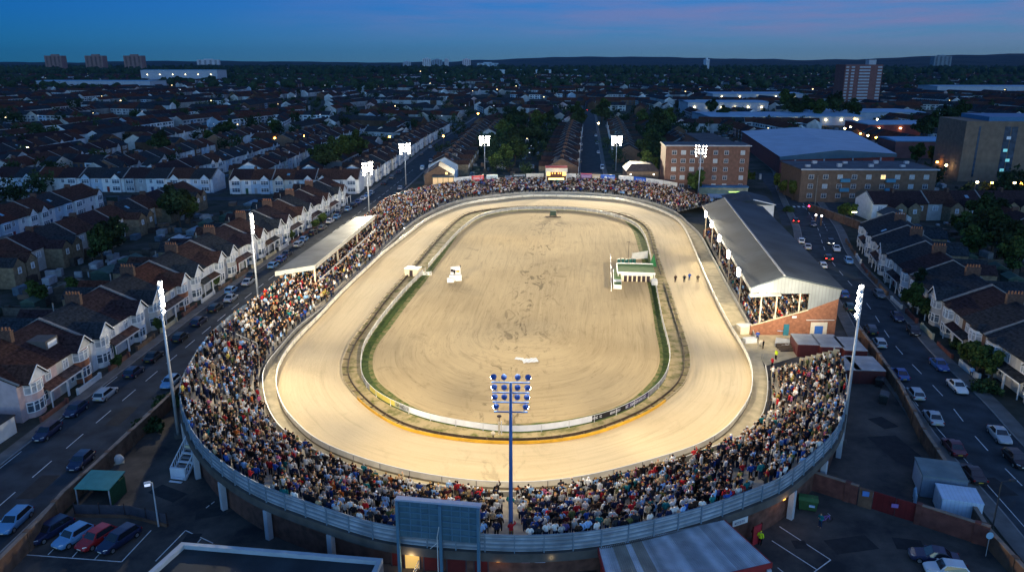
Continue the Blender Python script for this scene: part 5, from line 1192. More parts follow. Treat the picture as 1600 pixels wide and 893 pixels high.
for k, (px, py) in enumerate(((1198, 520), (1217, 522))):
    x, y = at(px, py); root = tag(empty('closed_parasol_table', (x, y, 0)), ['round white table nearer the track by the grandstand wall', 'round pale blue table by the middle of the grandstand wall'][k], 'table')
    MB().tube((0, 0, .85), (0, 0, .93), .75, n=16).build('tabletop', [white_paint, mat('table_blue', (.3, .4, .6), .6, .1)][k], root); MB().tube((0, 0, 0), (0, 0, .85), .07).build('stem', mast_m, root)
x, y = at(1171, 535); root = tag(empty('trackside_crate', (x, y, 0), R(12)), 'white box and cable reel between the track barrier and the path end', 'box')
MB().box(-1.1, 1.1, -.6, .6, .08, .9).build('box', white_paint, root); MB().tube((1.0, -1.6, .5), (1.4, -1.9, .5), .5, n=14).build('reel', trap_cream, root)
x, y = at(1163, 520); root = tag(empty('cream_kiosk', (x, y, 0), R(10)), 'low cream kiosk at the near end of the grandstand front wall', 'kiosk')
MB().box(-1.2, 1.2, -.8, .8, 0, 1.5).build('wall', trap_cream, root); MB().box(-1.3, 1.3, -.9, .9, 1.502, 1.6).build('roof', white_paint, root)
for k, (t0, t1, z) in enumerate(((.2, .85, 0), (.25, .9, 0), (.2, .7, 0), (.3, .9, 0), (.2, .8, 0), (.15, .75, 0))):
    i = [66, 78, 90, 46, 58, 318][k] % NC
    if not stations[i][2]: continue
    za = stations[i][2][1][2] - 1.25; a, c = on_station(i, t0), on_station(i, t1); root = tag(empty('gangway_rail'), f'pale handrail up the terrace gangway, {ORD[k]} clockwise from the scoreboard' if k != 5 else 'pale handrail up a gangway of the right-hand terrace', 'handrail', 'handrails on the terrace gangways')
    b = MB(); b.bar((*a, .5 + (za - .5) * t0 + 1.15), (*c, .5 + (za - .5) * t1 + 1.15), .08); b.build('rail', white_rail, root)
    for t in np.linspace(t0, t1, 5): q = on_station(i, t); zz = .5 + (za - .5) * t; MB().box(-.04, .04, -.04, .04, zz - .4, zz + 1.12).build('post', white_rail, root, loc=(*q, 0))
# ------------------------------------------------------------------ terraced houses
render_m = mat('render_wall', src='object', rough=.9, var=.14, scale=.9, detail=7); roof_m = mat('tile_roof', src='object', rough=.85, var=.55, scale=2.2, detail=10, stripe=(2, 3.2, .3), bump=.3, spec=.04)
frame_m = mat('window_frame', (.80, .80, .80), .6, .06, 1); glass_m = mat('window_glass', (.085, .115, .15), .12, .6, .9, spec=.6); glass_net = mat('window_net', (.32, .36, .40), .35, .35, 1.5, spec=.5)
door_m = mat('house_door', src='object', rough=.5, var=.1); brick_ch = mat('chimney_brick', (.095, .055, .042), .9, .3, 3, stripe=(2, 7, .25)); pot_m = mat('chimney_pot', (.32, .13, .06), .8, .15); barge_m = mat('bargeboard', (.66, .66, .66), .6, .1)
cope_m = mat('party_coping', (.22, .21, .20), .85, .25, 1); brick_yard = mat('stock_brick', (.20, .15, .095), .92, .3, 1.6, stripe=(2, 6.5, .2))
lit_win = emit('lit_window', (1, .66, .25), 1.6, (.5, .35, .15))
def win(mb_f, mb_p, p, q, z0, z1, n, trans=True):
    """window between two facade points: frame bars and pane"""
    p, q = Vector((*p, 0)), Vector((*q, 0)); d = (q - p).normalized(); o = Vector((d.y, -d.x, 0)); up = Vector((0, 0, 1))
    a, b_ = p + o * .05, q + o * .05; mb_p.quad(p + o * .03 + up * z0, q + o * .03 + up * z0, q + o * .03 + up * z1, p + o * .03 + up * z1)
    for z in (z0, z1): mb_f.bar(a + up * z, b_ + up * z, .1)
    if trans: z = z0 + (z1 - z0) * .68; mb_f.bar(a + up * z, b_ + up * z, .07)
    for k in range(n + 1): c = a + (b_ - a) * k / n; mb_f.bar(c + up * z0, c + up * z1, .11 if k in (0, n) else .075)
def detailed_house(w, mirror, gabled=True):
    """list of part name, mesh, colour key; facade on y=0, depth along +y, bay near x=0 (or x=w when mirrored)"""
    X = (lambda x: w - x) if mirror else (lambda x: x)
    def seg(a, b_): return (a, b_) if not mirror else (b_, a)
    P = []; D, RY, ZE, ZR = 13.0, 7.4, 5.5, 8.9; e = .012
    b = MB(); b.add([(e, 0, 0), (w - e, 0, 0), (w - e, 0, ZE), (e, 0, ZE), (e, D, 0), (w - e, D, 0), (w - e, D, ZE), (e, D, ZE), (e, RY, ZR - .15), (w - e, RY, ZR - .15)],
                    [(0, 1, 2, 3), (5, 4, 7, 6), (4, 0, 3, 8, 7), (1, 5, 6, 9, 2)]); P.append(('wall', b.mesh('wall', render_m), 'wall', None))
    b = MB(); sl = (ZR - ZE) / (RY + .0)
    b.hexa([(0, -.35, ZE - .2), (w, -.35, ZE - .2), (w, RY, ZR - .12), (0, RY, ZR - .12)], [(0, -.35, ZE - .04), (w, -.35, ZE - .04), (w, RY, ZR + .05), (0, RY, ZR + .05)])
    b.hexa([(0, RY, ZR - .12), (w, RY, ZR - .12), (w, D + .3, ZE - .2), (0, D + .3, ZE - .2)], [(0, RY, ZR + .05), (w, RY, ZR + .05), (w, D + .3, ZE - .02), (0, D + .3, ZE - .02)])
    P.append(('roof', b.mesh('roof', roof_m), 'roof', None))
    cb, hw = 3.1, 1.75; pts = [(cb - hw, 0), (cb - hw * .72, -.72), (cb - hw * .28, -.98), (cb + hw * .28, -.98), (cb + hw * .72, -.72), (cb + hw, 0)]
    pts = [(X(x), y) for x, y in pts]
    if mirror: pts = pts[::-1]
    b = MB(); n = len(pts); b.add([(x, y, 0) for x, y in pts] + [(x, y, ZE - .1) for x, y in pts], [(i, i + 1, n + i + 1, n + i) for i in range(n - 1)] + [tuple(range(n, 2 * n))]); P.append(('bay', b.mesh('bay', render_m), 'bay', None))
    for z0, z1 in ((.85, 2.35), (3.55, 5.05)):
        f, p = MB(), MB()
        for i in range(n - 1): win(f, p, pts[i], pts[i + 1], z0, z1, 1)
        P.append(('bay_window', f.mesh('bay_window', frame_m), None, [('pane', p.mesh('pane', glass_net if z0 > 2 else glass_m))]))
    b = MB(); ga, gb = X(cb - 2.05), X(cb + 2.05); gc = X(cb); b.add([(min(ga, gb), -1.0, ZE - .15), (max(ga, gb), -1.0, ZE - .15), (gc, -1.0, 7.25), (min(ga, gb), -.7, ZE - .15), (max(ga, gb), -.7, ZE - .15), (gc, -.7, 7.25)], [(0, 1, 2), (3, 5, 4), (0, 3, 4, 1)]); gabled and P.append(('gable', b.mesh('gable', render_m), 'gable', None))
    b = MB(); yb = (7.3 - ZE) / ((ZR - ZE) / RY) + .3
    for s_, ex in ((-1, cb - 2.35), (1, cb + 2.35)):
        b.add([(gc, -1.3, 7.42), (gc, yb + .3, 7.42), (X(ex), .3, ZE - .1), (X(ex), -1.3, ZE - .1), (gc, -1.3, 7.27), (gc, yb + .3, 7.27), (X(ex), .3, ZE - .25), (X(ex), -1.3, ZE - .25)], [(0, 1, 2, 3), (4, 7, 6, 5), (0, 3, 7, 4), (3, 2, 6, 7)])
    if gabled: P.append(('gable_roof', b.mesh('gable_roof', roof_m), 'roof', None))
    else: P.append(('bay_roof', MB().add([(*pts[0], ZE - .08), (*pts[2], ZE - .08), (*pts[3], ZE - .08), (*pts[-1], ZE - .08), (X(cb), .0, ZE + .75), (pts[1][0], pts[1][1] - .12, ZE - .08), (pts[4][0], pts[4][1] - .12, ZE - .08), (X(cb), 1.6, ZE + .75)], [(0, 5, 4), (5, 1, 4), (1, 2, 4), (2, 6, 4), (6, 3, 4), (0, 4, 7), (3, 7, 4)]).mesh('bay_roof', roof_m), 'roof', None))
    b = MB(); b.bar((gc, -1.32, 7.40), (X(cb - 2.3), -1.32, ZE - .08), .07, .15); b.bar((gc, -1.32, 7.40), (X(cb + 2.3), -1.32, ZE - .08), .07, .15); b.bar((X(cb - 2.2), -1.03, ZE - .12), (X(cb + 2.2), -1.03, ZE - .12), .09, .16); gabled and P.append(('bargeboard', b.mesh('bargeboard', barge_m), None, None))
    f, p = MB(), MB(); win(f, p, *seg((X(6.2), 0), (X(7.5), 0)), 3.5, 4.95, 2); P.append(('window', f.mesh('window', frame_m), None, [('pane', p.mesh('pane', glass_net))]))
    x0, x1 = sorted((X(cb + hw + .05), X(w - .03)))
    b = MB(); b.hexa([(x0, -1.35, 2.55), (x1, -1.35, 2.55), (x1, -.0, 3.2), (x0, -.0, 3.2)], [(x0, -1.35, 2.68), (x1, -1.35, 2.68), (x1, -.0, 3.34), (x0, -.0, 3.34)]); P.append(('porch_roof', b.mesh('porch_roof', roof_m), 'porch', None))
    b = MB(); b.bar((x0, -1.37, 2.52), (x1, -1.37, 2.52), .06, .2)
    for x in (x0 + .1, x1 - .1): b.bar((x, -1.25, 0), (x, -1.25, 2.5), .14)
    P.append(('porch_frame', b.mesh('porch_frame', barge_m), None, None))
    dx = X(6.9); b = MB().box(dx - .48, dx + .48, -.06, -.004, .1, 2.2); P.append(('door', b.mesh('door', door_m), 'door', None))
    f, p = MB(), MB(); win(f, p, *seg((X(5.3), 0), (X(6.2), 0)), .9, 2.2, 1); P.append(('window', f.mesh('window', frame_m), None, [('pane', p.mesh('pane', glass_m))]))
    ex0, ex1 = sorted((X(w - .25), X(w - 4.3)))
    b = MB(); b.add([(ex0, D, 0), (ex1, D, 0), (ex1, D + 5, 0), (ex0, D + 5, 0), (ex0, D, 5.0), (ex1, D, 5.0), (ex1, D + 5, 5.0), (ex0, D + 5, 5.0), ((ex0 + ex1) / 2, D + 5, 6.6), ((ex0 + ex1) / 2, D, 6.6)], [(1, 2, 6, 5), (3, 0, 4, 7), (2, 3, 7, 8, 6)]); P.append(('rear_extension', b.mesh('rear_extension', brick_yard), None, None))
    b = MB(); m_ = (ex0 + ex1) / 2
    for xe in (ex0 - .15, ex1 + .15): b.add([(xe, D - 1.5, 4.93), (xe, D + 5.15, 4.93), (m_, D + 5.15, 6.75), (m_, D - 2, 6.75)], [(0, 1, 2, 3)])
    P.append(('extension_roof', b.mesh('extension_roof', roof_m), 'roof', None))
    f, p = MB(), MB(); win(f, p, (m_ + .45, D + 5), (m_ - .45, D + 5), 3.2, 4.5, 1); P.append(('rear_window', f.mesh('rear_window', frame_m), None, [('pane', p.mesh('pane', glass_net))]))
    rx = X(2.4); f, p = MB(), MB(); win(f, p, (rx + .7, D), (rx - .7, D), 3.3, 4.8, 2); P.append(('rear_window', f.mesh('rear_window', frame_m), None, [('pane', p.mesh('pane', glass_m))]))
    f, p = MB(), MB(); win(f, p, (rx + .9, D), (rx - .9, D), .6, 2.3, 2); P.append(('rear_window', f.mesh('rear_window', frame_m), None, [('pane', p.mesh('pane', glass_m))]))
    cx = X(w - .46); b = MB().box(cx - .38, cx + .38, RY - 1.4, RY + 1.2, ZR - 1.1, ZR + 1.05); b.box(cx - .44, cx + .44, RY - 1.46, RY + 1.26, ZR + 1.051, ZR + 1.2)
    pm = MB().rings([[(q * math.cos(2 * math.pi * i / 8), q * math.sin(2 * math.pi * i / 8), z) for i in range(8)] for z, q in ((0, .16), (.45, .13), (.5, .16))])
    P.append(('chimney', b.mesh('chimney', brick_ch), None, [('chimney_pot', pm.mesh('chimney_pot', pot_m), [(cx, RY - 1.15 + .52 * k, ZR + 1.2) for k in range(5)])] ) if mirror else ('flue', MB().tube((X(w - 2), RY + 2, ZR - 1), (X(w - 2), RY + 2, ZR + .4), .12).mesh('flue', cope_m), None, None))
    cx = X(.0) + (-.13 if mirror else .13); b = MB(); b.bar((cx, -.4, ZE + .06), (cx, RY, ZR + .16), .24, .2); b.bar((cx, RY, ZR + .16), (cx, D + .3, ZE + .06), .24, .2); P.append(('party_coping', b.mesh('party_coping', cope_m), None, None))
    return P
def simple_house(w, mirror, detail, gabled=True):
    X = (lambda x: w - x) if mirror else (lambda x: x)
    P = []; D, RY, ZE, ZR = 11.5, 6.2, 5.4, 8.5; e = .012
    b = MB(); b.add([(e, 0, 0), (w - e, 0, 0), (w - e, 0, ZE), (e, 0, ZE), (e, D, 0), (w - e, D, 0), (w - e, D, ZE), (e, D, ZE), (e, RY, ZR - .12), (w - e, RY, ZR - .12)], [(0, 1, 2, 3), (5, 4, 7, 6), (4, 0, 3, 8, 7), (1, 5, 6, 9, 2)])
    cb = 2.7; a, c = sorted((X(cb - 1.6), X(cb + 1.6))); b.box(a, c, -.85, -.002, 0, ZE - .15); gx = X(cb); gabled and b.add([(a - .2, -.86, ZE - .2), (c + .2, -.86, ZE - .2), (gx, -.86, 6.9)], [(0, 1, 2)])
    P.append(('wall', b.mesh('wall', render_m), 'wall', None))
    b = MB(); b.hexa([(0, -.3, ZE - .2), (w, -.3, ZE - .2), (w, RY, ZR - .1), (0, RY, ZR - .1)], [(0, -.3, ZE - .02), (w, -.3, ZE - .02), (w, RY, ZR + .05), (0, RY, ZR + .05)])
    b.hexa([(0, RY, ZR - .1), (w, RY, ZR - .1), (w, D + .3, ZE - .2), (0, D + .3, ZE - .2)], [(0, RY, ZR + .05), (w, RY, ZR + .05), (w, D + .3, ZE - .02), (0, D + .3, ZE - .02)])
    for ex in (a - .35, c + .35) if gabled else (): b.add([(gx, -1.05, 7.08), (gx, 3.4, 7.08), (ex, .2, ZE - .18), (ex, -1.05, ZE - .18)], [(0, 1, 2, 3)])
    P.append(('roof', b.mesh('roof', roof_m), 'roof', None))
    for z0, z1 in ((.8, 2.3), (3.4, 4.9)):
        f, p = MB(), MB(); win(f, p, (a + .15, -.85), (c - .15, -.85), z0, z1, 3); P.append(('window', f.mesh('window', frame_m), None, [('pane', p.mesh('pane', glass_m))] if detail else None))
    x0, x1 = sorted((X(6.0), X(7.2))); f, p = MB(), MB(); win(f, p, (x0, 0), (x1, 0), 3.5, 4.9, 2); P.append(('window', f.mesh('window', frame_m), None, [('pane', p.mesh('pane', glass_m))] if detail else None))
    if detail:
        x0, x1 = sorted((X(5.9), X(6.9))); P.append(('door', MB().box(x0, x1, -.06, -.004, .05, 2.1).mesh('door', door_m), 'door', None))
        e0, e1 = sorted((X(w - .25), X(w - 4.2))); m_ = (e0 + e1) / 2
        b = MB(); b.add([(e0, D, 0), (e1, D, 0), (e1, D + 4.5, 0), (e0, D + 4.5, 0), (e0, D, 4.9), (e1, D, 4.9), (e1, D + 4.5, 4.9), (e0, D + 4.5, 4.9), (m_, D + 4.5, 6.4)], [(1, 2, 6, 5), (3, 0, 4, 7), (2, 3, 7, 8, 6)]); P.append(('rear_extension', b.mesh('rear_extension', brick_yard), None, None))
        b = MB()
        for xe in (e0 - .15, e1 + .15): b.add([(xe, D - 1.5, 4.83), (xe, D + 4.65, 4.83), (m_, D + 4.65, 6.55), (m_, D - 2, 6.55)], [(0, 1, 2, 3)])
        P.append(('extension_roof', b.mesh('extension_roof', roof_m), 'roof', None))
        f, p = MB(), MB(); win(f, p, (m_ + .5, D + 4.5), (m_ - .5, D + 4.5), 3.1, 4.4, 1); rx = X(2.4); win(f, p, (rx + .8, D), (rx - .8, D), 3.2, 4.6, 2); P.append(('rear_window', f.mesh('rear_window', frame_m), None, [('pane', p.mesh('pane', glass_net))]))
    cx = X(w - .45)
    if mirror: b = MB().box(cx - .36, cx + .36, RY - .8, RY + .8, ZR - 1, ZR + .9); P.append(('chimney', b.mesh('chimney', brick_ch), None, None))
    b = MB(); c0 = X(0) + (-.1 if mirror else .1); b.bar((c0, -.3, ZE + .05), (c0, RY, ZR + .12), .2, .14); b.bar((c0, RY, ZR + .12), (c0, D + .3, ZE + .05), .2, .14); P.append(('party_coping', b.mesh('party_coping', cope_m), None, None))
    return P
WALLC = [('white', (.66, .66, .65), 6), ('cream', (.50, .47, .42), 2.5), ('grey pebbledashed', (.40, .39, .38), 4), ('brown brick', (.17, .10, .065), 8.5), ('pale pink', (.50, .37, .36), 1), ('pale blue', (.38, .47, .56), 1.5)]
ROOFC = [('brown tiled', (.062, .032, .025), 6), ('grey slate', (.030, .033, .037), 4), ('purplish tiled', (.036, .023, .025), 4), ('rusty tiled', (.075, .030, .021), 2), ('bluish slate', (.026, .033, .041), 3)]
DOORC = [(.3, .3, .3), (.02, .06, .15), (.18, .02, .02), (.02, .08, .04), (.5, .5, .48), (.03, .03, .03)]
HCACHE = {}
hr_ = random.Random(3)
DORM = MB().box(-1.5, 1.5, -.9, 2.6, 0, 1.55).mesh('dormer', render_m); DWIN = MB().box(-1.1, 1.1, -.96, -.902, .35, 1.25).mesh('dormer_window', frame_m)
SKYL = MB().box(-.0, 1.1, -.55, .75, 0, .07).mesh('skylight', mat('skylight_glass', (.10, .24, .34), .1, .2, 1, spec=1.0))  # sky reflection painted in as the blue base colour
N_HOUSES = 0; OCC = []
def place_house(p, ang, w, mirror, style, wallc, roofc, label, group, bayc=None, gablec=None):
    global N_HOUSES
    key = (round(w, 3), mirror, style)
    if key not in HCACHE: HCACHE[key] = detailed_house(w, mirror, 'P' not in style) if 'full' in style else simple_house(w, mirror, 'mid' in style, 'P' not in style)
    root = tag(empty('terraced_house', (p[0], p[1], 0), ang), label, 'house', group); N_HOUSES += 1; OCC.append((p[0] + math.cos(ang) * w / 2 - math.sin(ang) * 6, p[1] + math.sin(ang) * w / 2 + math.cos(ang) * 6, 13.0))
    cols = dict(wall=wallc[1], roof=roofc[1], bay=(bayc or wallc)[1], gable=(gablec or wallc)[1], porch=hr_.choice([(.10, .05, .04), roofc[1], (.07, .05, .05)]), door=hr_.choice(DOORC))
    for nm, me, ck, sub in HCACHE[key]:
        o = inst(nm, me, root, cols.get(ck, (1, 1, 1)))
        for s_ in sub or []:
            if len(s_) == 3:
                for q in s_[2]: inst(s_[0], s_[1], o, loc=q)
            else: inst(s_[0], s_[1], o)
    return root
def house_row(line, w, style, phrase, walls=None, roofs=None, start_mirror=False, group=None, skip=(), plain=(0, 1)):
    L_ = poly_len(line); n = int(L_ / w); k = 0
    for k in range(n):
        p, t = poly_at(line, k * w); q, _ = poly_at(line, (k + 1) * w); d = q - p; ang = math.atan2(d[1], d[0]); wi = w
        mir = (k % 2 == 1) ^ start_mirror
        wc = walls[k % len(walls)] if walls else pick(WALLC, hr_); rc = roofs[k % len(roofs)] if roofs else pick(ROOFC, hr_)
        bay = gab = None
        if isinstance(wc, list): wc, bay, gab = wc
        if k in skip: continue
        # local x runs along the row with the facade on its right-hand side
        h_ = place_house(p, ang, w, mir, style + ('P' if plain and (k + len(line)) % 4 in plain else ''), wc, rc, f'{wc[0]} house with {rc[0]} roof, {ORD[k]} {phrase}', group or 'terraced houses', bay, gab)
        if hr_.random() < .09 and style != 'far':
            d_ = hr_.uniform(3.2, w - 3.2); d_ = inst('dormer', DORM, h_, (.10, .09, .085), (d_, 8.6 if hr_.random() < .6 else 3.0, 0)); d_.rotation_euler.z = math.pi if d_.location.y > 6 else 0; d_.location.z = 6.35
            f_ = inst('dormer_window', DWIN, d_)
        if hr_.random() < .2 and style != 'full' or hr_.random() < .05: sx0 = hr_.uniform(1.5, w - 2.6); o = inst('skylight', SKYL, h_, loc=(sx0, 2.6 if hr_.random() < .6 else 8.8, 0)); o.location.z = (5.4 + o.location.y * .5 + .12) if o.location.y < 6 else 5.4 + (11.5 - o.location.y) * .585 + .1; o.rotation_euler.x = math.atan(.5) if o.location.y < 6 else -math.atan(.585)
W_ = {c[0].split()[0] + ('' if c[0].split()[0] != 'pale' else c[0].split()[1]): c for c in WALLC}
wh, cr_, gy, bk, pk, bl = WALLC; RB, SL, PU, RU, BS = ROOFC
redb = ('red brick', (.24, .09, .05)); gw = ('white', (.62, .62, .62))
A_LINE = [(-67.6, 96), (-67.0, 130), (-66.2, 160), (-64.0, 190), (-60.5, 236), (-58.2, 268)]
house_row(A_LINE, 9.05, 'full', 'up the covered-stand road terrace',
          walls=[[pk, pk, gw], [cr_, redb, cr_], wh, wh, cr_, [cr_, redb, wh], wh, wh, [cr_, cr_, gw], wh, wh, gy, [wh, wh, gw], cr_, wh, wh, gy, wh, wh], roofs=[RB, PU, BS, PU, SL, RU, SL, RB, SL, PU, RB, SL, PU, RB, SL, PU, RB, SL, RB], group='houses along the left road', plain=())
R_LINE = [(95.5, 205), (86.4, 171.3), (82.7, 152), (80.6, 138), (78.5, 127), (77.0, 118), (75.2, 96)]
house_row(R_LINE, 9.05, 'full', 'down the grandstand road terrace', walls=[bl, wh, gy, wh, gy, [gy, bl, gy], wh, gy, cr_, [bk, wh, bk], gy, [cr_, gy, cr_]], roofs=[SL, BS, SL, BS, SL, PU, SL, BS, PU, SL, BS, SL], group='houses along the right road', plain=(0, 1, 3))
house_row([(-119.0, 262), (-121, 225), (-123.5, 186), (-125, 150)], 8.8, 'mid', 'from the cross street, brick-winged row', roofs=[RB, SL, PU, RB, SL, RB, PU, RB, SL, PU, RB, SL])
house_row([(-139.8, 186), (-139.6, 222), (-138.6, 258)], 8.8, 'mid', 'up the row with white fronts and no trees', walls=[wh, wh, bl, wh, wh, bl, wh])
house_row([(-106, 285.5), (-57.5, 286.5)], 8.08, 'mid', 'in the gabled row behind the covered stand', walls=[wh, bl, [cr_, cr_, cr_], wh, wh, wh], roofs=[PU, RB, RB, PU, RB, RB], plain=())
house_row([(-199, 292), (-112, 288)], 8.6, 'mid', 'in the long row across the cross street', walls=[wh, bl, wh, wh, bl, wh, gy, wh, wh, bl])
H_LINE = [(-57.2, 303), (-54.5, 360), (-51.5, 454), (-47.5, 510), (-44, 560)]
house_row(H_LINE, 8.6, 'mid', 'up conservatory street on the garden side', walls=[wh, wh, gy, wh, wh, cr_], roofs=[RB, PU, RB, SL, RB, PU])
house_row([(-25, 552), (-30.2, 454), (-33.6, 380), (-35.2, 322)], 8.6, 'mid', 'down conservatory street on the wood side', roofs=[RB, PU, RB, RB, SL])
house_row([(27.0, 322), (41.5, 476), (50.0, 558)], 8.6, 'mid', 'up the middle street on the wood side', walls=[bk, gy, bk, cr_], roofs=[RB, PU, RB, PU, SL])
house_row([(71.0, 575), (61, 476), (50.5, 372)], 8.6, 'mid', 'down the middle street on the flats side', roofs=[RB, SL, PU, RB])
house_row([(-101, 312), (-102.5, 400), (-103, 470), (-97, 520)], 8.6, 'mid', 'up the row one street from conservatory street', walls=[wh, cr_, wh, gy, bl, wh], roofs=[RB, RB, PU, SL, RB, PU])
house_row([(-137.5, 303), (-128.5, 345), (-124, 420)], 8.6, 'mid', 'up the bending white row', walls=[wh, wh, gy, wh, wh, bl])
house_row([(182, 249), (104, 246)], 8.8, 'mid', 'along the row backing on to the camera', walls=[wh, wh, pk, wh, pk, gy, bk, wh], roofs=[PU, RB, PU, PU])
house_row([(133.5, 218), (131.5, 192)], 8.6, 'mid', 'in the short row among trees', walls=[wh, bl, wh], roofs=[RB, PU])
house_row([(-206, 318), (-205, 420)], 8.6, 'far', 'up the third row beyond the cross street')
house_row([(-163, 318), (-158, 420)], 8.6, 'far', 'up the row behind the cross-street terrace')
house_row([(-250, 352), (-246, 450)], 8.6, 'far', 'up the last row beyond the cross street')
house_row([(-122, 432), (-118, 512)], 8.6, 'far', 'up the row between grass and long gardens'); house_row([(-205, 432), (-203, 520)], 8.6, 'far', 'up the fourth row beyond the cross street'); house_row([(-160, 432), (-157, 512)], 8.6, 'far', 'up the fifth row beyond the cross street')
house_row([(-8, 470), (-2, 560)], 8.6, 'far', 'up the row behind the dark trees')
house_row([(96, 400), (104, 470)], 8.6, 'far', 'up the row beyond the brick flats')
print('houses as objects', N_HOUSES)
# front garden walls of the two roadside terraces
for nm, line, off, cnt, side in (('left', A_LINE, 2.5, 17, 'left'), ('right', R_LINE, 3.4, 11, 'right')):
    for k in range(cnt):
        p, t = poly_at(line, k * 9.05 + .3); q, _ = poly_at(line, k * 9.05 + 8.0); n_ = np.array([t[1], -t[0]]); p = p + n_ * off; q = q + n_ * off
        c = hr_.choice([('brown brick', brick_y), ('white painted', white_paint), ('red brick', wr), ('brown brick', brick_y), ('pale grey', conc)])
        root = tag(empty('garden_wall'), f'{c[0]} front garden wall of the {ORD[k]} house {"up the covered-stand" if side == "left" else "down the grandstand"} road', 'garden wall', 'front garden walls')
        gap = q + (p - q) * .22
        b = MB(); P_, Q_ = Vector((*p, 0)), Vector((*gap, 0)); n3 = Vector((*n_, 0)) * .12; u = Vector((0, 0, 1)); h_ = hr_.uniform(.7, 1.1)
        b.hexa([P_ - n3, P_ + n3, Q_ + n3, Q_ - n3], [P_ - n3 + u * h_, P_ + n3 + u * h_, Q_ + n3 + u * h_, Q_ - n3 + u * h_]); b.build('brickwork', c[1], root)
        for e_ in (P_, Q_): MB().box(-.2, .2, -.2, .2, 0, h_ + .15).build('pier', c[1], root, loc=tuple(e_))
# ------------------------------------------------------------------ roads
L_ROAD = [(-57.9, 20), (-57.7, 75), (-57.3, 109), (-56.2, 156), (-54.3, 190), (-51.2, 236), (-48.0, 290), (-45.2, 360), (-41.8, 454), (-37.8, 510), (-34, 560), (-26, 690)]
R_ROAD = [(55.2, 20), (57.8, 60), (59.5, 74), (61.4, 90), (64.4, 105), (67.4, 126), (73.6, 152), (81, 190), (92, 226), (100, 257), (112, 302), (126, 350), (134, 400)]
C_ROAD = [(36.5, 330), (36.5, 352), (57.8, 579), (70.8, 718), (86, 900)]
X_ROAD = [(-52, 274), (-110, 275.5), (-205, 281), (-300, 288)]; S_ROAD = [(-129.5, 130), (-130.5, 200), (-129, 274)]; E_ROAD = [(101, 263), (140, 262), (230, 256), (330, 250)]
H2_ROAD = [(-113, 284), (-111, 360), (-112, 440), (-108, 530)]
def road(name, line, hw, z, m, off=0.0):
    P = catmull([(x, y) for x, y in line], max(24, len(line) * 10), False); t = np.gradient(P, axis=0); t /= np.linalg.norm(t, axis=1)[:, None]; n_ = np.stack([-t[:, 1], t[:, 0]], 1)
    b = MB(); A, B = P + n_ * (hw + off), P - n_ * (hw - off); V = [(*a, z) for a in A] + [(*c, z) for c in B]; k = len(P)
    b.add(V, [(k + i, k + i + 1, i + 1, i) for i in range(k - 1)]); o = b.build(name, m); o['kind'] = 'structure'
    if o.data.polygons[0].normal.z < 0: o.data.flip_normals()
    return P, n_
kerb_m = mat('kerb', (.22, .21, .2), .85, .2, 1)
def pavement(line, hw, wd, sides):
    P = catmull([(x, y) for x, y in line], max(24, len(line) * 10), False); t = np.gradient(P, axis=0); t /= np.linalg.norm(t, axis=1)[:, None]; n_ = np.stack([-t[:, 1], t[:, 0]], 1)
    for s in sides:
        b = MB(); k = len(P); e0 = P + n_ * s * hw; e1 = P + n_ * s * (hw + .18); e2 = P + n_ * s * (hw + wd)
        for nm, a, c, mm in (('kerb', e0, e1, kerb_m), ('pavement', e1, e2, paving)):
            b = MB(); V = [(*q, 0) for q in a] + [(*q, .12) for q in a] + [(*q, .12) for q in c] + [(*q, 0) for q in c]
            b.add(V, [(j * k + i, j * k + i + 1, (j + 1) * k + i + 1, (j + 1) * k + i) for j in range(3) for i in range(k - 1)]); o = b.build(nm, mm); o['kind'] = 'structure'
road('road', L_ROAD, 5.6, .012, asphalt); pavement(L_ROAD, 5.6, 1.9, (1,)); pavement(L_ROAD, 5.6, .8, (-1,))
road('road', R_ROAD, 5.0, .012, asphalt); pavement(R_ROAD, 5.0, 2.3, (-1,)); pavement(R_ROAD, 5.0, 2.2, (1,)); sheet('road', [at(1183, 270), at(1245, 270), at(1292, 316), at(1350, 317), at(1345, 326), at(1290, 330), at(1292, 352), at(1222, 352), at(1205, 300)], .009, asphalt)
road('road', C_ROAD, 5.0, .012, asphalt); pavement(C_ROAD, 5.0, 1.9, (1, -1))
for nm, ln, hw in (('road', X_ROAD, 3.6), ('road', S_ROAD, 3.4), ('road', E_ROAD, 4.0), ('road', H2_ROAD, 3.2)):
    road(nm, ln, hw, .010, asphalt)
def dashes(line, off, s0, s1, ln, gap, wd=.13):
    s = s0; P = [tuple(p) for p in catmull([(x, y) for x, y in line], max(24, len(line) * 10), False)]; b = MB()
    while s < s1:
        p, t = poly_at(P, s); q, _ = poly_at(P, s + ln); n_ = np.array([-t[1], t[0]]); p = p + n_ * off; q = q + n_ * off; w2 = n_ * wd / 2
        b.quad((*(p - w2), .018), (*(q - w2), .018), (*(q + w2), .018), (*(p + w2), .018)); s += ln + gap
    o = b.build('road_marking', road_paint); o['kind'] = 'structure'
    if o.data.polygons[0].normal.z < 0: o.data.flip_normals()
dashes(L_ROAD, 0, 40, 330, 4.0, 3.2); dashes(R_ROAD, 0, 60, 340, 4.0, 4.5); dashes(R_ROAD, 4.7, 30, 90, 50, 1, .1); dashes(L_ROAD, 5.3, 50, 95, 6, 6, .1); dashes(R_ROAD, -2.4, 205, 260, 2, 2, .12)
b = MB()
for k in range(8): x = 93 + k * 1.6; b.quad((x, 258.2 - .1 * k, .018), (x + .8, 258.2 - .1 * k, .018), (x + 1.2, 260.4, .018), (x + .4, 260.4, .018))
o = b.build('crossing_marking', road_paint); o['kind'] = 'structure'

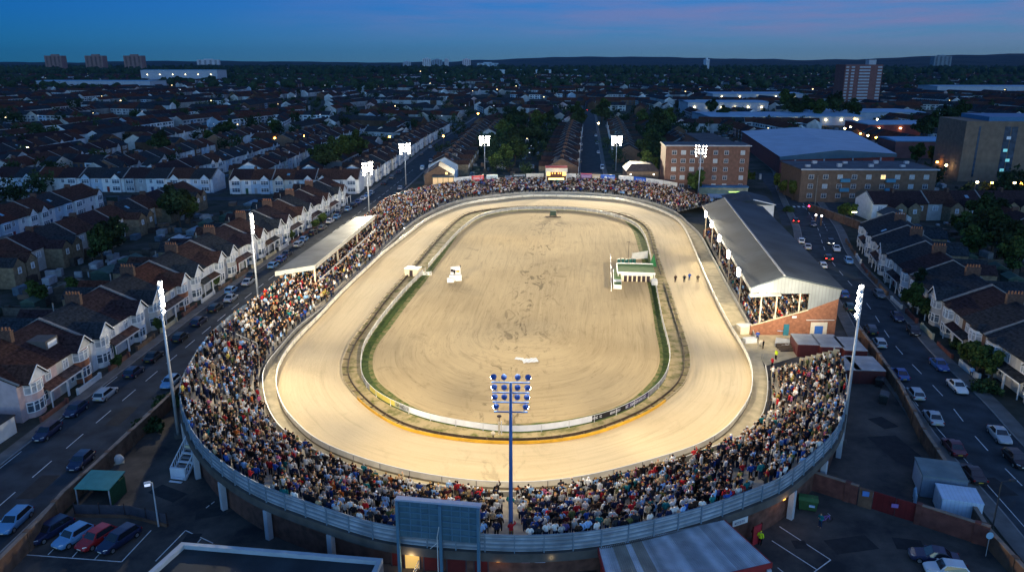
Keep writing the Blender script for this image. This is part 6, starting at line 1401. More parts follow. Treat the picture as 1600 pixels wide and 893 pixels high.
for px_, py_, w_, d_, rz_ in ((330, 800, 1.6, .9, .3), (300, 840, .8, .8, 0), (262, 770, 2.2, 1.0, -.5), (1330, 850, 2.4, 1.2, .2), (1250, 850, .7, .7, 0), (1400, 700, 2.0, 3.4, .1), (1380, 660, 1.2, 1.6, .3), (1420, 850, 1.4, 1.0, -.2), (60, 760, 1.1, 2.6, 0), (190, 650, 1.0, 3.0, 0), (1480, 760, 1.2, 3.2, .1), (1440, 640, 1.0, 2.4, .1), (1555, 760, 1.4, 2.0, .1)):
    x, y = at(px_, py_); o = MB().box(-w_, w_, -d_, d_, .0, .017).build('tarmac_patch', mat('tarmac_patch', (.022, .023, .025), .9, .3, 1), None, loc=(x, y, 0)); o.rotation_euler.z = rz_; o['kind'] = 'structure'
# ------------------------------------------------------------------ cars
paint = mat('car_paint', src='object', rough=.28, var=.06, scale=1, spec=.6); car_glass = mat('car_glass', (.012, .016, .022), .06, .2, 2, spec=.9); tyre_m = mat('tyre', (.012, .012, .012), .9, .2); rim_m = mat('wheel_rim', (.4, .41, .43), .35, .1, 3, metal=.7)
head_off = mat('headlamp_glass', (.55, .58, .62), .12, .1, 4, spec=.8); tail_off = mat('tail_lamp_glass', (.25, .012, .012), .2, .1, 4); tail_on = emit('tail_lamp_lit', (1, .03, .02), 14); head_on = emit('headlamp_lit', (1, .95, .85), 12)
plate_w, plate_y, trim_m = mat('plate_white', (.6, .6, .56), .5, .05), mat('plate_yellow', (.6, .45, .05), .5, .05), mat('car_trim', (.02, .02, .022), .6, .1)
def car_template(kind):
    L_ = dict(hatch=4.1, estate=4.6, saloon=4.6, van=5.0)[kind]; h = L_ / 2; W2 = .88; top = 1.46 if kind != 'van' else 1.95
    P = {}
    # lower body: cross-sections from tail to nose
    zb = .93 if kind != 'van' else 1.05
    st_ = [(-h, .45, .70, .76), (-h + .12, .30, zb - .06, .84), (-h + .7, .22, zb, W2), (-.2, .2, zb - .01, W2 + .01), (h - 1.25, .2, zb - .03, W2), (h - .5, .22, zb - .16, .85), (h - .12, .3, zb - .28, .78), (h, .42, .58, .66)]
    b = MB(); rs = []
    for x, z0, z1, wd in st_:
        m_ = (z0 + z1) / 2; rs.append([(x, -wd * .9, z0), (x, -wd, m_), (x, -wd * .97, z1 - .06), (x, -wd * .86, z1), (x, wd * .86, z1), (x, wd * .97, z1 - .06), (x, wd, m_), (x, wd * .9, z0)])
    b.rings(rs)
    # cabin
    if kind == 'hatch': xs = (-h + .12, -h + .62, .35, h - 1.15)
    elif kind == 'estate': xs = (-h + .1, -h + .55, .35, h - 1.25)
    elif kind == 'saloon': xs = (-h + .75, -h + 1.45, .25, h - 1.35)
    else: xs = (-h + .06, -h + .2, h - 1.5, h - .75)
    x0, x1, x2, x3 = xs; bw, tw = .82, .64 if kind != 'van' else .74
    B4 = [(x0, -bw, zb - .03), (x3, -bw, zb - .05), (x3, bw, zb - .05), (x0, bw, zb - .03)]; T4 = [(x1, -tw, top - .04), (x2, -tw, top - .02), (x2, tw, top - .02), (x1, tw, top - .04)]
    b.hexa(B4, T4); xm = (x1 + x2) / 2
    b.add([(x1, -tw, top - .04), (xm, -tw * .9, top + .015), (x2, -tw, top - .02), (x1, tw, top - .04), (xm, tw * .9, top + .015), (x2, tw, top - .02)], [(0, 1, 4, 3), (1, 2, 5, 4), (0, 2, 1), (3, 4, 5)])
    P['body'] = (b.mesh('body', paint), None)
    def lerp(a, c, t): return tuple(a[i] + (c[i] - a[i]) * t for i in range(3))
    def pane(nm, a, c, d, e, out_):
        o = Vector(out_) * .012; f = lambda u, v: Vector(lerp(lerp(a, c, u), lerp(e, d, u), v)) + o
        me = MB().quad(f(.06, .08), f(.94, .08), f(.94, .92), f(.06, .92)).mesh(nm, car_glass); return (me, None)
    P['windscreen'] = pane('windscreen', B4[1], B4[2], T4[2], T4[1], (.7, 0, .7))
    P['rear_window'] = pane('rear_window', B4[3], B4[0], T4[0], T4[3], (-.8, 0, .5))
    if kind != 'van': P['side_window'] = pane('side_window', B4[0], B4[1], T4[1], T4[0], (0, -1, .3)); P['side_window#2'] = pane('side_window', B4[2], B4[3], T4[3], T4[2], (0, 1, .3))
    wm = MB().tube((0, -.10, 0), (0, .10, 0), .32, n=16).mesh('wheel', tyre_m); rm = MB().tube((0, -.112, 0), (0, .112, 0), .2, n=12).mesh('rim', rim_m)
    k = 0
    for x in (-h + .8, h - .85):
        for y in (-.80, .80): P['wheel#%d' % k] = (wm, (x, y, .32), [('rim', rm)]); k += 1
    for s in (-1, 1):
        P['headlight#%d' % s] = (MB().add([(h - .10, s * .42, .60), (h - .30, s * .76, .60), (h - .38, s * .755, .74), (h - .14, s * .42, .70)], [(0, 1, 2, 3) if s > 0 else (3, 2, 1, 0)]).mesh('headlight', head_off), (.03, s * .01, .015))
        P['tail_light#%d' % s] = (MB().box(-h + .02, -h + .16, min(s * .60, s * .84), max(s * .60, s * .84), .66, .86).mesh('tail_light', tail_off), None)
        P['mirror#%d' % s] = (MB().box(x3 - .35, x3 - .18, min(s * .86, s * 1.02), max(s * .86, s * 1.02), zb, zb + .13).mesh('wing_mirror', paint), None, None, 'c')
    P['number_plate#f'] = (MB().box(h - .01, h + .015, -.26, .26, .40, .51).mesh('number_plate', plate_w), None); P['number_plate#r'] = (MB().box(-h - .015, -h + .01, -.26, .26, .50, .61).mesh('number_plate', plate_y), None)
    P['bumper#r'] = (MB().box(-h - .01, -h + .1, -.7, .7, .28, .42).mesh('bumper', trim_m), None); P['bumper#f'] = (MB().box(h - .1, h + .005, -.6, .6, .26, .38).mesh('bumper', trim_m), None)
    return P
CARS = {k: car_template(k) for k in ('hatch', 'estate', 'saloon', 'van')}
CC = dict(black=(.010, .010, .012), navy=(.012, .02, .06), blue=(.02, .07, .24), silver=(.38, .40, .42), grey=(.12, .125, .13), white=(.65, .65, .65), red=(.30, .012, .016), lightblue=(.12, .28, .48), maroon=(.09, .012, .022), green=(.015, .05, .04))
CN = dict(lightblue='light blue', navy='dark blue')
NCAR = 0
def car(x, y, ang, kind, colr, label, group='parked cars', tail=False, head=False, simple=False):
    global NCAR
    root = tag(empty('parked_car' if group else 'car', (x, y, .012), ang), label, 'car' if kind != 'van' else 'van', group); NCAR += 1
    for nm, v in CARS[kind].items():
        base = nm.split('#')[0]; base = 'wing_mirror' if base == 'mirror' else base
        if simple and base in ('wing_mirror', 'number_plate', 'bumper', 'rim'): continue
        o = inst(base, v[0], root, CC[colr], v[1])
        if base == 'tail_light' and tail: o.data = TAIL_LIT[kind][nm]
        if base == 'headlight' and head: o.data = HEAD_LIT[kind][nm]
        if len(v) > 2 and v[2] and not simple:
            for s_ in v[2]: inst(s_[0], s_[1], o)
    return root
TAIL_LIT, HEAD_LIT = {}, {}
for k_, P_ in CARS.items():
    TAIL_LIT[k_] = {}; HEAD_LIT[k_] = {}
    for nm, v in P_.items():
        if nm.startswith('tail'): m2_ = v[0].copy(); m2_.materials[0] = tail_on; TAIL_LIT[k_][nm] = m2_
        if nm.startswith('headlight'): m2_ = v[0].copy(); m2_.materials[0] = head_on; HEAD_LIT[k_][nm] = m2_
def along(line, x, y):
    P = catmull([(a, c) for a, c in line], max(24, len(line) * 10), False); i = int(np.argmin(np.hypot(P[:, 0] - x, P[:, 1] - y))); j = min(i + 1, len(P) - 1); i = j - 1; return math.atan2(P[j][1] - P[i][1], P[j][0] - P[i][0])
def roadcar(px, py, line, kind, colr, label, flip=False, **k):
    x, y = at(px, py, .6); a = along(line, x, y) + (math.pi if flip else 0); car(x, y, a, kind, colr, label, **k)
for a_ in ((165, 614, 'estate', 'silver', 'silver estate parked at the kerb outside the pink house'), (209, 580, 'hatch', 'navy', 'dark blue hatchback next up the road from the silver estate'), (240, 556, 'saloon', 'black', 'black saloon behind the left mast pole line'),
           (282, 526, 'hatch', 'black', 'black hatchback by the white garden wall'), (311, 501, 'estate', 'navy', 'dark estate below the red brick bay house'), (337, 480, 'estate', 'black', 'black estate nose-to-tail with a silver saloon'), (361, 465, 'saloon', 'silver', 'silver saloon on the left kerb between black estate and far mast'),
           (388, 440, 'saloon', 'silver', 'silver saloon beside the mast pole on the left road'), (427, 414, 'hatch', 'lightblue', 'light blue hatchback just beyond the mast on the left road'), (440, 404, 'hatch', 'blue', 'blue hatchback near the corner of the covered stand roof'), (448, 396, 'saloon', 'navy', 'dark blue saloon in the row by the covered stand'),
           (467, 381, 'estate', 'silver', 'silver estate alone midway along the covered stand'), (489, 363, 'hatch', 'black', 'black hatchback below the terrace hedge'), (504, 355, 'estate', 'grey', 'dark grey estate beyond the hedge'), (516, 345, 'saloon', 'white', 'white saloon on the road beyond the covered stand roof'), (530, 332, 'hatch', 'navy', 'dark blue hatchback at the far end of the covered stand')):
    roadcar(a_[0], a_[1], L_ROAD, a_[2], a_[3], a_[4])
roadcar(126, 719, L_ROAD, 'hatch', 'navy', 'dark blue hatchback beside the brown yard wall on the left road', True); roadcar(22, 812, L_ROAD, 'estate', 'lightblue', 'light blue estate cut off by the left edge of the view', True); roadcar(266, 596, L_ROAD, 'hatch', 'lightblue', 'light blue hatchback beside the left rim of the terraces', True)
for (px, py, kind, c, lb) in ((79, 827, 'estate', 'navy', 'dark blue estate first in the row of four in the car park'), (114, 836, 'hatch', 'lightblue', 'light blue hatchback second in the row of four in the car park'), (150, 839, 'hatch', 'red', 'bright red hatchback in the row of four in the car park'), (185, 841, 'estate', 'navy', 'dark blue estate at the right end of the row of four')):
    x, y = at(px, py, .6); car(x, y, R(247), kind, c, lb)
for a_ in ((1428, 516, 'hatch', 'black', 'black hatchback parked at the right kerb by the white gate'), (1402, 494, 'saloon', 'navy', 'dark saloon parked ahead of the black hatchback on the right kerb'), (1374, 459, 'hatch', 'grey', 'grey hatchback on the right kerb beside the tall right mast lamps'), (1326, 407, 'hatch', 'lightblue', 'light blue hatchback on the right kerb below the terrace'),
           (1307, 388, 'saloon', 'white', 'white saloon on the right kerb by the end of the terrace'), (1298, 378, 'hatch', 'black', 'dark hatchback with a lit headlamp ahead of the white saloon'), (1468, 569, 'saloon', 'blue', 'bright blue saloon at the right kerb near the hedge'), (1496, 603, 'saloon', 'white', 'white saloon at the right kerb below the hedge'), (1562, 678, 'saloon', 'silver', 'silver saloon at the right kerb by the near right edge'), (1588, 716, 'hatch', 'black', 'black hatchback cut off at the right edge of the view')):
    roadcar(a_[0], a_[1], R_ROAD, a_[2], a_[3], a_[4], True, head='headlamp' in a_[4])
for a_ in ((1374, 535, 'hatch', 'silver', 'silver hatchback by the yard wall at the right mast'), (1361, 514, 'estate', 'black', 'black estate behind the tall right mast pole'), (1327, 479, 'hatch', 'green', 'dark green hatchback at the corner of the grandstand'), (1406, 583, 'saloon', 'blue', 'blue saloon on the yard side of the right road'), (1430, 614, 'hatch', 'silver', 'silver hatchback on the yard side behind the blue saloon'),
           (1458, 651, 'saloon', 'silver', 'silver saloon on the yard side near the middle of the yard wall'), (1490, 697, 'saloon', 'maroon', 'dark maroon saloon on the yard side of the right road'), (1519, 738, 'saloon', 'black', 'black saloon nearest the lamp post on the yard side'), (1318, 459, 'hatch', 'blue', 'blue hatchback half hidden by the grandstand eaves'), (1285, 414, 'hatch', 'white', 'white hatchback tucked beside the grandstand roof edge'), (1262, 385, 'saloon', 'silver', 'silver saloon beside the middle of the grandstand roof'), (1252, 376, 'hatch', 'white', 'white hatchback ahead of the silver saloon by the grandstand')):
    roadcar(a_[0], a_[1], R_ROAD, a_[2], a_[3], a_[4])
roadcar(1294, 402, R_ROAD, 'hatch', 'black', 'black hatchback with red tail lights driving away beside the grandstand', group=None, tail=True); roadcar(1243, 344, R_ROAD, 'hatch', 'black', 'black car with red tail lights waiting near the junction', group=None, tail=True)
roadcar(1271, 350, R_ROAD, 'hatch', 'navy', 'dark hatchback near the brick garden wall at the junction', True)
x, y = at(1460, 868, .6); car(x, y, R(163), 'saloon', 'navy', 'dark blue saloon tight against the red brick wall'); x, y = at(1480, 889, .6); car(x, y, R(168), 'hatch', 'white', 'white hatchback at the bottom edge beside the dark saloon')
P_ = catmull(L_ROAD, 400, False); taken = [o.location[:2] for o in bpy.data.objects if o.name.startswith('parked_car') and o.parent is None]; k = 0; cr2 = random.Random(4); lastp = None
for i in range(1, 399):
    t = P_[i + 1] - P_[i - 1]; t /= np.linalg.norm(t); q = P_[i] + np.array([-t[1], t[0]]) * 4.5
    if not 92 < q[1] < 282 or min(math.dist(q, z) for z in taken) < 5.5 or cr2.random() < .12: continue
    taken.append(tuple(q)); c = cr2.choice(['black', 'navy', 'silver', 'grey', 'lightblue', 'black', 'silver', 'blue', 'white']); kd = cr2.choice(['hatch', 'hatch', 'saloon', 'estate']); car(q[0], q[1], math.atan2(t[1], t[0]) + cr2.choice([0, math.pi]), kd, c, f'{CN.get(c, c)} {dict(hatch="hatchback").get(kd, kd)} squeezed into the kerb line opposite the terraces, {ORD[k]} up the road'); k += 1
for k, (px, py, kind, c, fl) in enumerate(((909, 213, 'hatch', 'silver', 0), (908, 226, 'hatch', 'white', 0), (908, 234, 'saloon', 'silver', 0), (906, 252, 'hatch', 'grey', 0), (931, 212, 'hatch', 'white', 1), (933, 224, 'saloon', 'silver', 1), (935, 238, 'hatch', 'white', 1), (941, 262, 'van', 'white', 1))):
    n = {'silver': 'silver', 'white': 'white', 'grey': 'grey'}[c]; roadcar(px, py, C_ROAD, kind, c, (f'{n} {"van" if kind == "van" else "car"} on the left kerb of the straight middle road, {ORD[k]} from the far end' if not fl else f'{n} {"van" if kind == "van" else "car"} on the right kerb of the straight middle road, {ORD[k - 4]} from the far end'), bool(fl), simple=True)
roadcar(917, 172, C_ROAD, 'hatch', 'black', 'farthest car with red tail lights on the middle road', group=None, tail=True, simple=True); roadcar(915, 184, C_ROAD, 'hatch', 'silver', 'nearer car with red tail lights on the middle road', group=None, tail=True, simple=True)
for k, (py, sd_, c, kind) in enumerate(((300, 1, 'silver', 'hatch'), (288, 1, 'black', 'saloon'), (277, 1, 'grey', 'hatch'), (268, 1, 'navy', 'hatch'), (292, -1, 'silver', 'hatch'), (262, -1, 'white', 'van'), (252, -1, 'silver', 'saloon'), (246, -1, 'black', 'hatch'), (240, 1, 'grey', 'hatch'), (235, -1, 'silver', 'hatch'), (230, 1, 'white', 'hatch'), (224, -1, 'navy', 'hatch'))):
    x0, y0 = at(640, py, .6); P = catmull(L_ROAD, 120, False); i = int(np.argmin(np.abs(P[:, 1] - y0))); t = P[min(i + 1, 119)] - P[i - 1]; t /= np.linalg.norm(t); n_ = np.array([-t[1], t[0]]); q = P[i] + n_ * sd_ * 4.4
    car(q[0], q[1], math.atan2(t[1], t[0]), kind, c, f'{CN.get(c, c)} {"van" if kind == "van" else "car"} on the {"left" if sd_ > 0 else "right"} kerb of the far left road, {ORD[k]} counting both sides', simple=True)
for k, (y_, c) in enumerate(((150, 'navy'), (172, 'silver'), (190, 'white'), (212, 'grey'), (236, 'lightblue'), (252, 'black'))):
    car(-131.6, y_, R(90), 'hatch', c, f'{CN.get(c, c)} car in the back street behind the left terrace, {ORD[k]} from the near end', simple=True) if in_view(-131.6, y_, 1) else None
# ------------------------------------------------------------------ trees and shrubs
leaf_m = mat('foliage', src='attr', rough=.9, var=.25, scale=.8, spec=.1); bark = mat('bark', (.07, .05, .035), .95, .3, 3)
def crown_mesh(name, n, rx, rz, seed, green, leaf=.5, clumps=26, holes=.35):
    rg = np.random.default_rng(seed); C = []
    while len(C) < clumps:
        p = rg.normal(0, .5, 3); r_ = np.linalg.norm(p)
        if r_ < 1.0: C.append(p * np.array([rx, rx, rz]) * (.55 + .5 * rg.random()))
    C = np.array(C); cr = rg.uniform(.28, .55, clumps) * rx * .8; per = max(8, n // clumps); P = []; tint = []
    for c, r_ in zip(C, cr):
        v = rg.normal(0, 1, (per, 3)); v /= np.linalg.norm(v, axis=1)[:, None]; P.append(c + v * r_ * rg.uniform(.55, 1.05, per)[:, None] * np.array([1, 1, .8])); k = rg.uniform(.6, 1.45); tint += [k * x for x in rg.uniform(.7, 1.3, per)]
    P = np.concatenate(P); m = len(P); a = rg.normal(0, 1, (m, 3)); a /= np.linalg.norm(a, axis=1)[:, None]; b_ = np.cross(a, rg.normal(0, 1, (m, 3))); b_ /= np.linalg.norm(b_, axis=1)[:, None]
    s = leaf * rg.uniform(.6, 1.3, m)[:, None]; V = np.stack([P - a * s - b_ * s * .6, P + a * s - b_ * s * .7, P + a * s * .8 + b_ * s * .7, P - a * s * .9 + b_ * s * .6], 1).reshape(-1, 3)
    me = bpy.data.meshes.new(name); me.vertices.add(len(V)); me.vertices.foreach_set('co', V.astype(np.float32).ravel()); me.loops.add(4 * m); me.loops.foreach_set('vertex_index', np.arange(4 * m, dtype=np.int32)); me.polygons.add(m)
    me.polygons.foreach_set('loop_start', np.arange(0, 4 * m, 4, dtype=np.int32)); me.polygons.foreach_set('loop_total', np.full(m, 4, np.int32))
    t = np.array(tint)[:, None] * np.array(green)[None]; at_ = me.attributes.new('tint', 'FLOAT_COLOR', 'FACE'); at_.data.foreach_set('color', np.c_[np.clip(t, 0, 1), np.ones(m)].astype(np.float32).ravel()); me.materials.append(leaf_m); me.update(); return me
TREES = []
for k, (rx, rz, hh, g_, nm) in enumerate(((3.6, 3.4, 5.6, (.030, .052, .018), 'broad dark green'), (3.0, 4.4, 6.6, (.036, .060, .018), 'tall oval green'), (4.4, 3.6, 6.4, (.026, .044, .020), 'wide spreading dark'), (2.4, 2.6, 4.2, (.045, .070, .018), 'small bright green'), (2.2, 5.0, 6.6, (.022, .040, .022), 'narrow dark'))):
    cm = crown_mesh('crown', 2400 if k != 3 else 1500, rx, rz, 40 + k, g_, .34)
    b = MB(); b.tube((0, 0, 0), (0, 0, hh * .6), .26, .16, 8); rg_ = random.Random(k)
    for q in range(5): a_ = q * 1.3 + rg_.random(); b.tube((0, 0, hh * (.32 + .06 * q)), (math.cos(a_) * rx * .6, math.sin(a_) * rx * .6, hh * (.75 + .07 * q)), .10, .03, 6)
    TREES.append((cm, b.mesh('trunk', bark), hh, nm))
tr_ = random.Random(9); NT = {}
def tree(x, y, kind, sc, where, group='trees among the houses'):
    cm, tm, hh, nm = TREES[kind]; root = empty('tree', (x, y, 0), tr_.uniform(0, 6.28)); root.scale = (sc, sc, sc * tr_.uniform(.85, 1.15))
    inst('crown', cm, root, loc=(0, 0, hh)); inst('trunk', tm, root)
    key = (nm, where); NT[key] = NT.get(key, 0) + 1; n = NT[key]
    return tag(root, f'{nm} tree {where}' if n == 1 else f'{nm} tree {where}, {ORD[n - 1]} of its kind', 'tree', group)
PLACES = []
for (px, py, kind, sc) in ((178, 405, 2, 1.15), (162, 416, 0, 1.0), (282, 355, 2, 1.3), (297, 352, 1, 1.05), (268, 348, 0, 1.0), (240, 345, 3, 1.0), (60, 480, 3, .9), (120, 470, 3, .9)): PLACES.append((*at(px, py), kind, sc, 'in the back gardens behind the left terrace'))
for (px, py, kind, sc) in ((505, 276, 2, 1.5), (520, 270, 0, 1.5), (540, 262, 1, 1.5), (556, 255, 0, 1.6), (498, 262, 1, 1.2), (255, 250, 2, 1.4), (330, 230, 1, 1.2), (345, 222, 2, 1.3), (360, 215, 0, 1.2), (430, 215, 1, 1.1), (465, 205, 4, 1.3)): PLACES.append((*at(px, py), kind, sc, 'between the rows left of the far left road'))
for (px, py, kind, sc) in ((790, 262, 3, 1.7), (775, 268, 3, 1.4), (805, 258, 0, 1.6), (800, 245, 2, 1.7), (785, 235, 1, 1.6), (815, 232, 2, 1.6), (795, 220, 0, 1.7), (835, 228, 2, 1.5), (840, 212, 1, 1.6), (812, 208, 2, 1.7), (770, 245, 0, 1.5), (858, 205, 2, 1.6)): PLACES.append((*at(px, py), kind, sc, 'in the dark wood left of the middle road'))
for (px, py, kind, sc) in ((1012, 285, 3, 1.8), (1025, 262, 2, 1.6), (1015, 245, 1, 1.7), (1030, 232, 2, 1.7), (1018, 222, 0, 1.7), (1040, 215, 1, 1.8), (1008, 262, 0, 1.6), (1030, 205, 2, 1.8), (1000, 205, 1, 1.6), (905, 205, 2, 1.7), (900, 195, 0, 1.7), (940, 196, 2, 1.8), (945, 188, 1, 1.7)): PLACES.append((*at(px, py), kind, sc, 'beside the brick flats and the middle road'))
for (px, py, kind, sc) in ((1530, 395, 2, 1.3), (1548, 400, 0, 1.4), (1515, 410, 1, 1.1), (1565, 415, 2, 1.2), (1525, 368, 0, 1.2), (1500, 372, 3, 1.1), (1580, 440, 1, 1.0), (1545, 365, 2, 1.2), (1590, 420, 0, 1.2)): PLACES.append((*at(px, py), kind, sc, 'behind the right roadside terrace'))
for (px, py, kind, sc) in ((1430, 478, 4, .72), (1425, 490, 3, .85), (1445, 500, 3, .7), (1512, 575, 3, .8), (1524, 590, 3, .95), (1535, 583, 3, .85), (1548, 596, 3, .7), (1440, 475, 3, .7)): PLACES.append((*at(px, py), kind, sc, 'in the front gardens of the right terrace'))
for (px, py, kind, sc) in ((505, 352, 3, .6), (494, 358, 3, .55), (340, 448, 3, .4), (248, 520, 3, .4), (186, 575, 3, .4), (455, 375, 3, .5)): PLACES.append((*at(px, py), kind, sc, 'in the front gardens of the left terrace'))
for (px, py, kind, sc) in ((1088, 307, 3, 1.5), (1165, 290, 3, 1.2), (1150, 293, 3, 1.0), (1215, 298, 3, 1.1), (1225, 305, 3, 1.0), (1238, 312, 3, 1.0), (1318, 345, 3, .9), (1330, 343, 3, .9), (1275, 300, 0, .9)): PLACES.append((*at(px, py), kind, sc, 'round the junction beyond the grandstand'))
for (px, py, kind, sc) in ((1240, 190, 2, 2.2), (1258, 186, 0, 2.3), (1278, 192, 1, 2.2), (1300, 190, 2, 2.4), (1330, 190, 0, 2.2), (1225, 180, 1, 2.2), (1440, 225, 2, 1.5), (1455, 215, 0, 1.6), (1430, 262, 1, 1.2), (1455, 258, 3, 1.4), (1480, 200, 2, 2.0), (1500, 195, 0, 2.0), (1110, 185, 2, 1.6), (1130, 190, 0, 1.6)): PLACES.append((*at(px, py), kind, sc, 'among the industrial sheds'))
for p in PLACES: tree(*p)
hedge_m = crown_mesh('hedge', 900, 2.4, .8, 77, (.03, .055, .02), .22, 30)
for px, py, rz, lb in ((1508, 545, .2, 'dark hedge in a front garden of the right terrace beside the red wall'), (1545, 612, .2, 'clipped dark hedge at the near end of the right terrace'), (268, 634, .9, 'dark bushes against the yard wall by the left mast'), (236, 672, .9, 'dark bushes spilling over the car park wall'), (1232, 330, 2.0, 'small lit hedge beside the grandstand roof at the junction')):
    o = inst('hedge', hedge_m, None, loc=(*at(px, py), .7), rz=rz); tag(o, lb, 'hedge')

# ------------------------------------------------------------------ sheds and fences in the back gardens
timber = mat('fence_timber', (.10, .085, .07), .9, .3, 1.5, stripe=(0, 3, .2)); shed_col = [('blue-grey', (.13, .19, .24)), ('brown', (.10, .07, .05)), ('pale', (.36, .38, .40)), ('dark green', (.04, .07, .055))]
g_r = random.Random(21)
def shed(x, y, rz, c, lb, s=1.0):
    root = tag(empty('garden_shed', (x, y, 0), rz), lb, 'shed', 'garden sheds'); w_, d_ = 1.5 * s, 1.9 * s
    MB().box(-w_, w_, -d_, d_, 0, 2.1).build('wall', mat('shed_' + c[0], c[1], .85, .2, 1.5), root)
    b = MB(); b.hexa([(-w_ - .2, -d_ - .2, 2.1), (w_ + .2, -d_ - .2, 2.1), (w_ + .2, d_ + .2, 2.1), (-w_ - .2, d_ + .2, 2.1)], [(-.05, -d_ - .2, 2.9), (.05, -d_ - .2, 2.9), (.05, d_ + .2, 2.9), (-.05, d_ + .2, 2.9)]); b.build('roof', mat('shed_roof_' + c[0], tuple(min(.5, v * 1.3) for v in c[1]), .7, .25, 1), root)
    MB().box(-.4, .4, -d_ - .04, -d_ - .003, 0, 1.85).build('door', timber, root)
for k in range(15):
    p, t = poly_at(A_LINE, 6 + k * 10.8); n_ = np.array([-t[1], t[0]]); q = p + n_ * g_r.uniform(21, 30); c = g_r.choice(shed_col); shed(q[0], q[1], math.atan2(t[1], t[0]) + math.pi / 2, c, f'{c[0]} garden shed behind the left terrace, {ORD[k]} from the near end', g_r.uniform(.9, 1.4))
for k in range(9):
    p, t = poly_at(R_LINE, 6 + k * 10.8); n_ = np.array([-t[1], t[0]]); q = p + n_ * g_r.uniform(19, 26); c = g_r.choice(shed_col); shed(q[0], q[1], math.atan2(t[1], t[0]) + math.pi / 2, c, f'{c[0]} garden shed behind the right terrace, {ORD[k]} from the far end', g_r.uniform(.9, 1.3))
for nm, line, cnt, l0, l1, who in (('a', A_LINE, 18, 18.3, 33, 'left'), ('r', R_LINE, 11, 18.3, 30, 'right')):
    for k in range(1, cnt):
        p, t = poly_at(line, k * 9.05); n_ = np.array([-t[1], t[0]]); a, c = p + n_ * l0, p + n_ * l1; root = tag(empty('garden_fence'), f'timber fence between back gardens of the {who} terrace, {ORD[k - 1]} from the {"near" if who == "left" else "far"} end', 'fence', 'back garden fences')
        panel_between(a, c, .05, 1.7, .06, timber, 'panel', root)
        for s in (0, .5, 1): q = a + (c - a) * s; MB().box(-.06, .06, -.06, .06, 0, 1.85).build('post', timber, root, loc=(*q, 0))
# single garage with white side at the near end of the left terrace
root = tag(empty('garage', (-69.5, 91.2, 0), R(-4)), 'low garage with white door end beside the pink house', 'garage')
MB().box(-6, 2.6, -2.6, 2.4, 0, 2.4).build('wall', brick_y, root); MB().box(-6.1, 2.7, -2.7, 2.5, 2.402, 2.52).build('roof', mat('roof_felt', (.018, .026, .032)), root); MB().box(2.602, 2.68, -2.3, 2.2, .02, 2.35).build('door', white_paint, root)

# ------------------------------------------------------------------ larger buildings
brick_flat = mat('flats_brick', (.155, .080, .058), .9, .22, .8, stripe=(2, 4, .12)); flat_roof = mat('flat_roof', (.055, .065, .08), .8, .35, .25, detail=7); win_dark = mat('flat_glass', (.05, .07, .1), .15, .5, .5, spec=.6); pale_band = mat('pale_band', (.33, .35, .39), .7, .12, .5)
def local(root): return root
def facade_windows(root, x0, x1, y, z0, floors, fh, cols, ww, wh, mframe=mat('flat_frame', (.48, .48, .48), .6, .06, 1), facing=-1, lit=()):
    f, p = MB(), MB(); win(f, p, (-ww / 2, 0), (ww / 2, 0), 0, wh, 2); fm, pm = f.mesh('window', mframe), p.mesh('pane', win_dark); lm, nm_ = p.mesh('pane', lit_win), p.mesh('pane', glass_net)
    for r_ in range(floors):
        for c_ in range(cols):
            x = x0 + (x1 - x0) * (c_ + .5) / cols; o = inst('window', fm, root, loc=(x, y, z0 + r_ * fh)); inst('pane', lm if (r_, c_) in lit else random.choice((pm, pm, nm_)), o)
root = tag(empty('brick_flats', (57.5, 288, 0), R(-2)), 'five-storey red brick flats with small white windows behind the far stand', 'flats')
MB().box(0, 31, 0, 12, 0, 17.6).build('wall', brick_flat, root); MB().box(19, 31.0, 12, 66, 0, 16.2).build('wing', brick_flat, root); b = MB(); b.box(-.5, 31.5, -.5, 12.4, 17.602, 17.9); b.build('roof', flat_roof, root); MB().box(18.6, 31.4, 12.42, 66.4, 16.202, 16.5).build('wing_roof', mat('flat_roof_brown', (.06, .052, .055), .85, .35, .2), root)
b = MB(); b.box(-.55, 31.55, -.56, -.48, 17.5, 17.95); b.build('cornice', pale_band, root); facade_windows(root, 1.5, 15, 0, 2.0, 5, 3.1, 4, 1.7, 1.5); facade_windows(root, 16.5, 24.5, 0, 2.0, 5, 3.1, 2, 1.5, 1.5); facade_windows(root, 26.5, 30.5, 0, 2.0, 5, 3.1, 1, 1.5, 1.5)
root = tag(empty('low_blue_shed', (74, 284, 0), R(-2)), 'long low shed with blue roof in front of the brick flats', 'shed'); MB().box(-4, 14, 0, 4, 0, 2.6).build('wall', conc, root); MB().box(-4.2, 14.2, -.3, 4.3, 2.602, 3.1).build('roof', mat('roof_blue', (.05, .15, .27), .6, .15), root); MB().box(7, 11, -.1, -.02, .9, 1.2).build('lit_strip', emit('strip_green', (.6, 1, .2), 2.0), root)
root = tag(empty('turnstile_hut', (72.5, 262, 0), R(-4)), 'grey flat-roofed hut at the right end of the far terrace', 'hut'); MB().box(-4, 8.5, -3, 4, 0, 3.0).build('wall', mat('hut_dark', (.03, .05, .045), .8, .2), root); MB().box(-4.3, 8.8, -3.3, 4.3, 3.002, 3.25).build('roof', mat('hut_roof', (.3, .36, .42), .6, .15, .5), root)
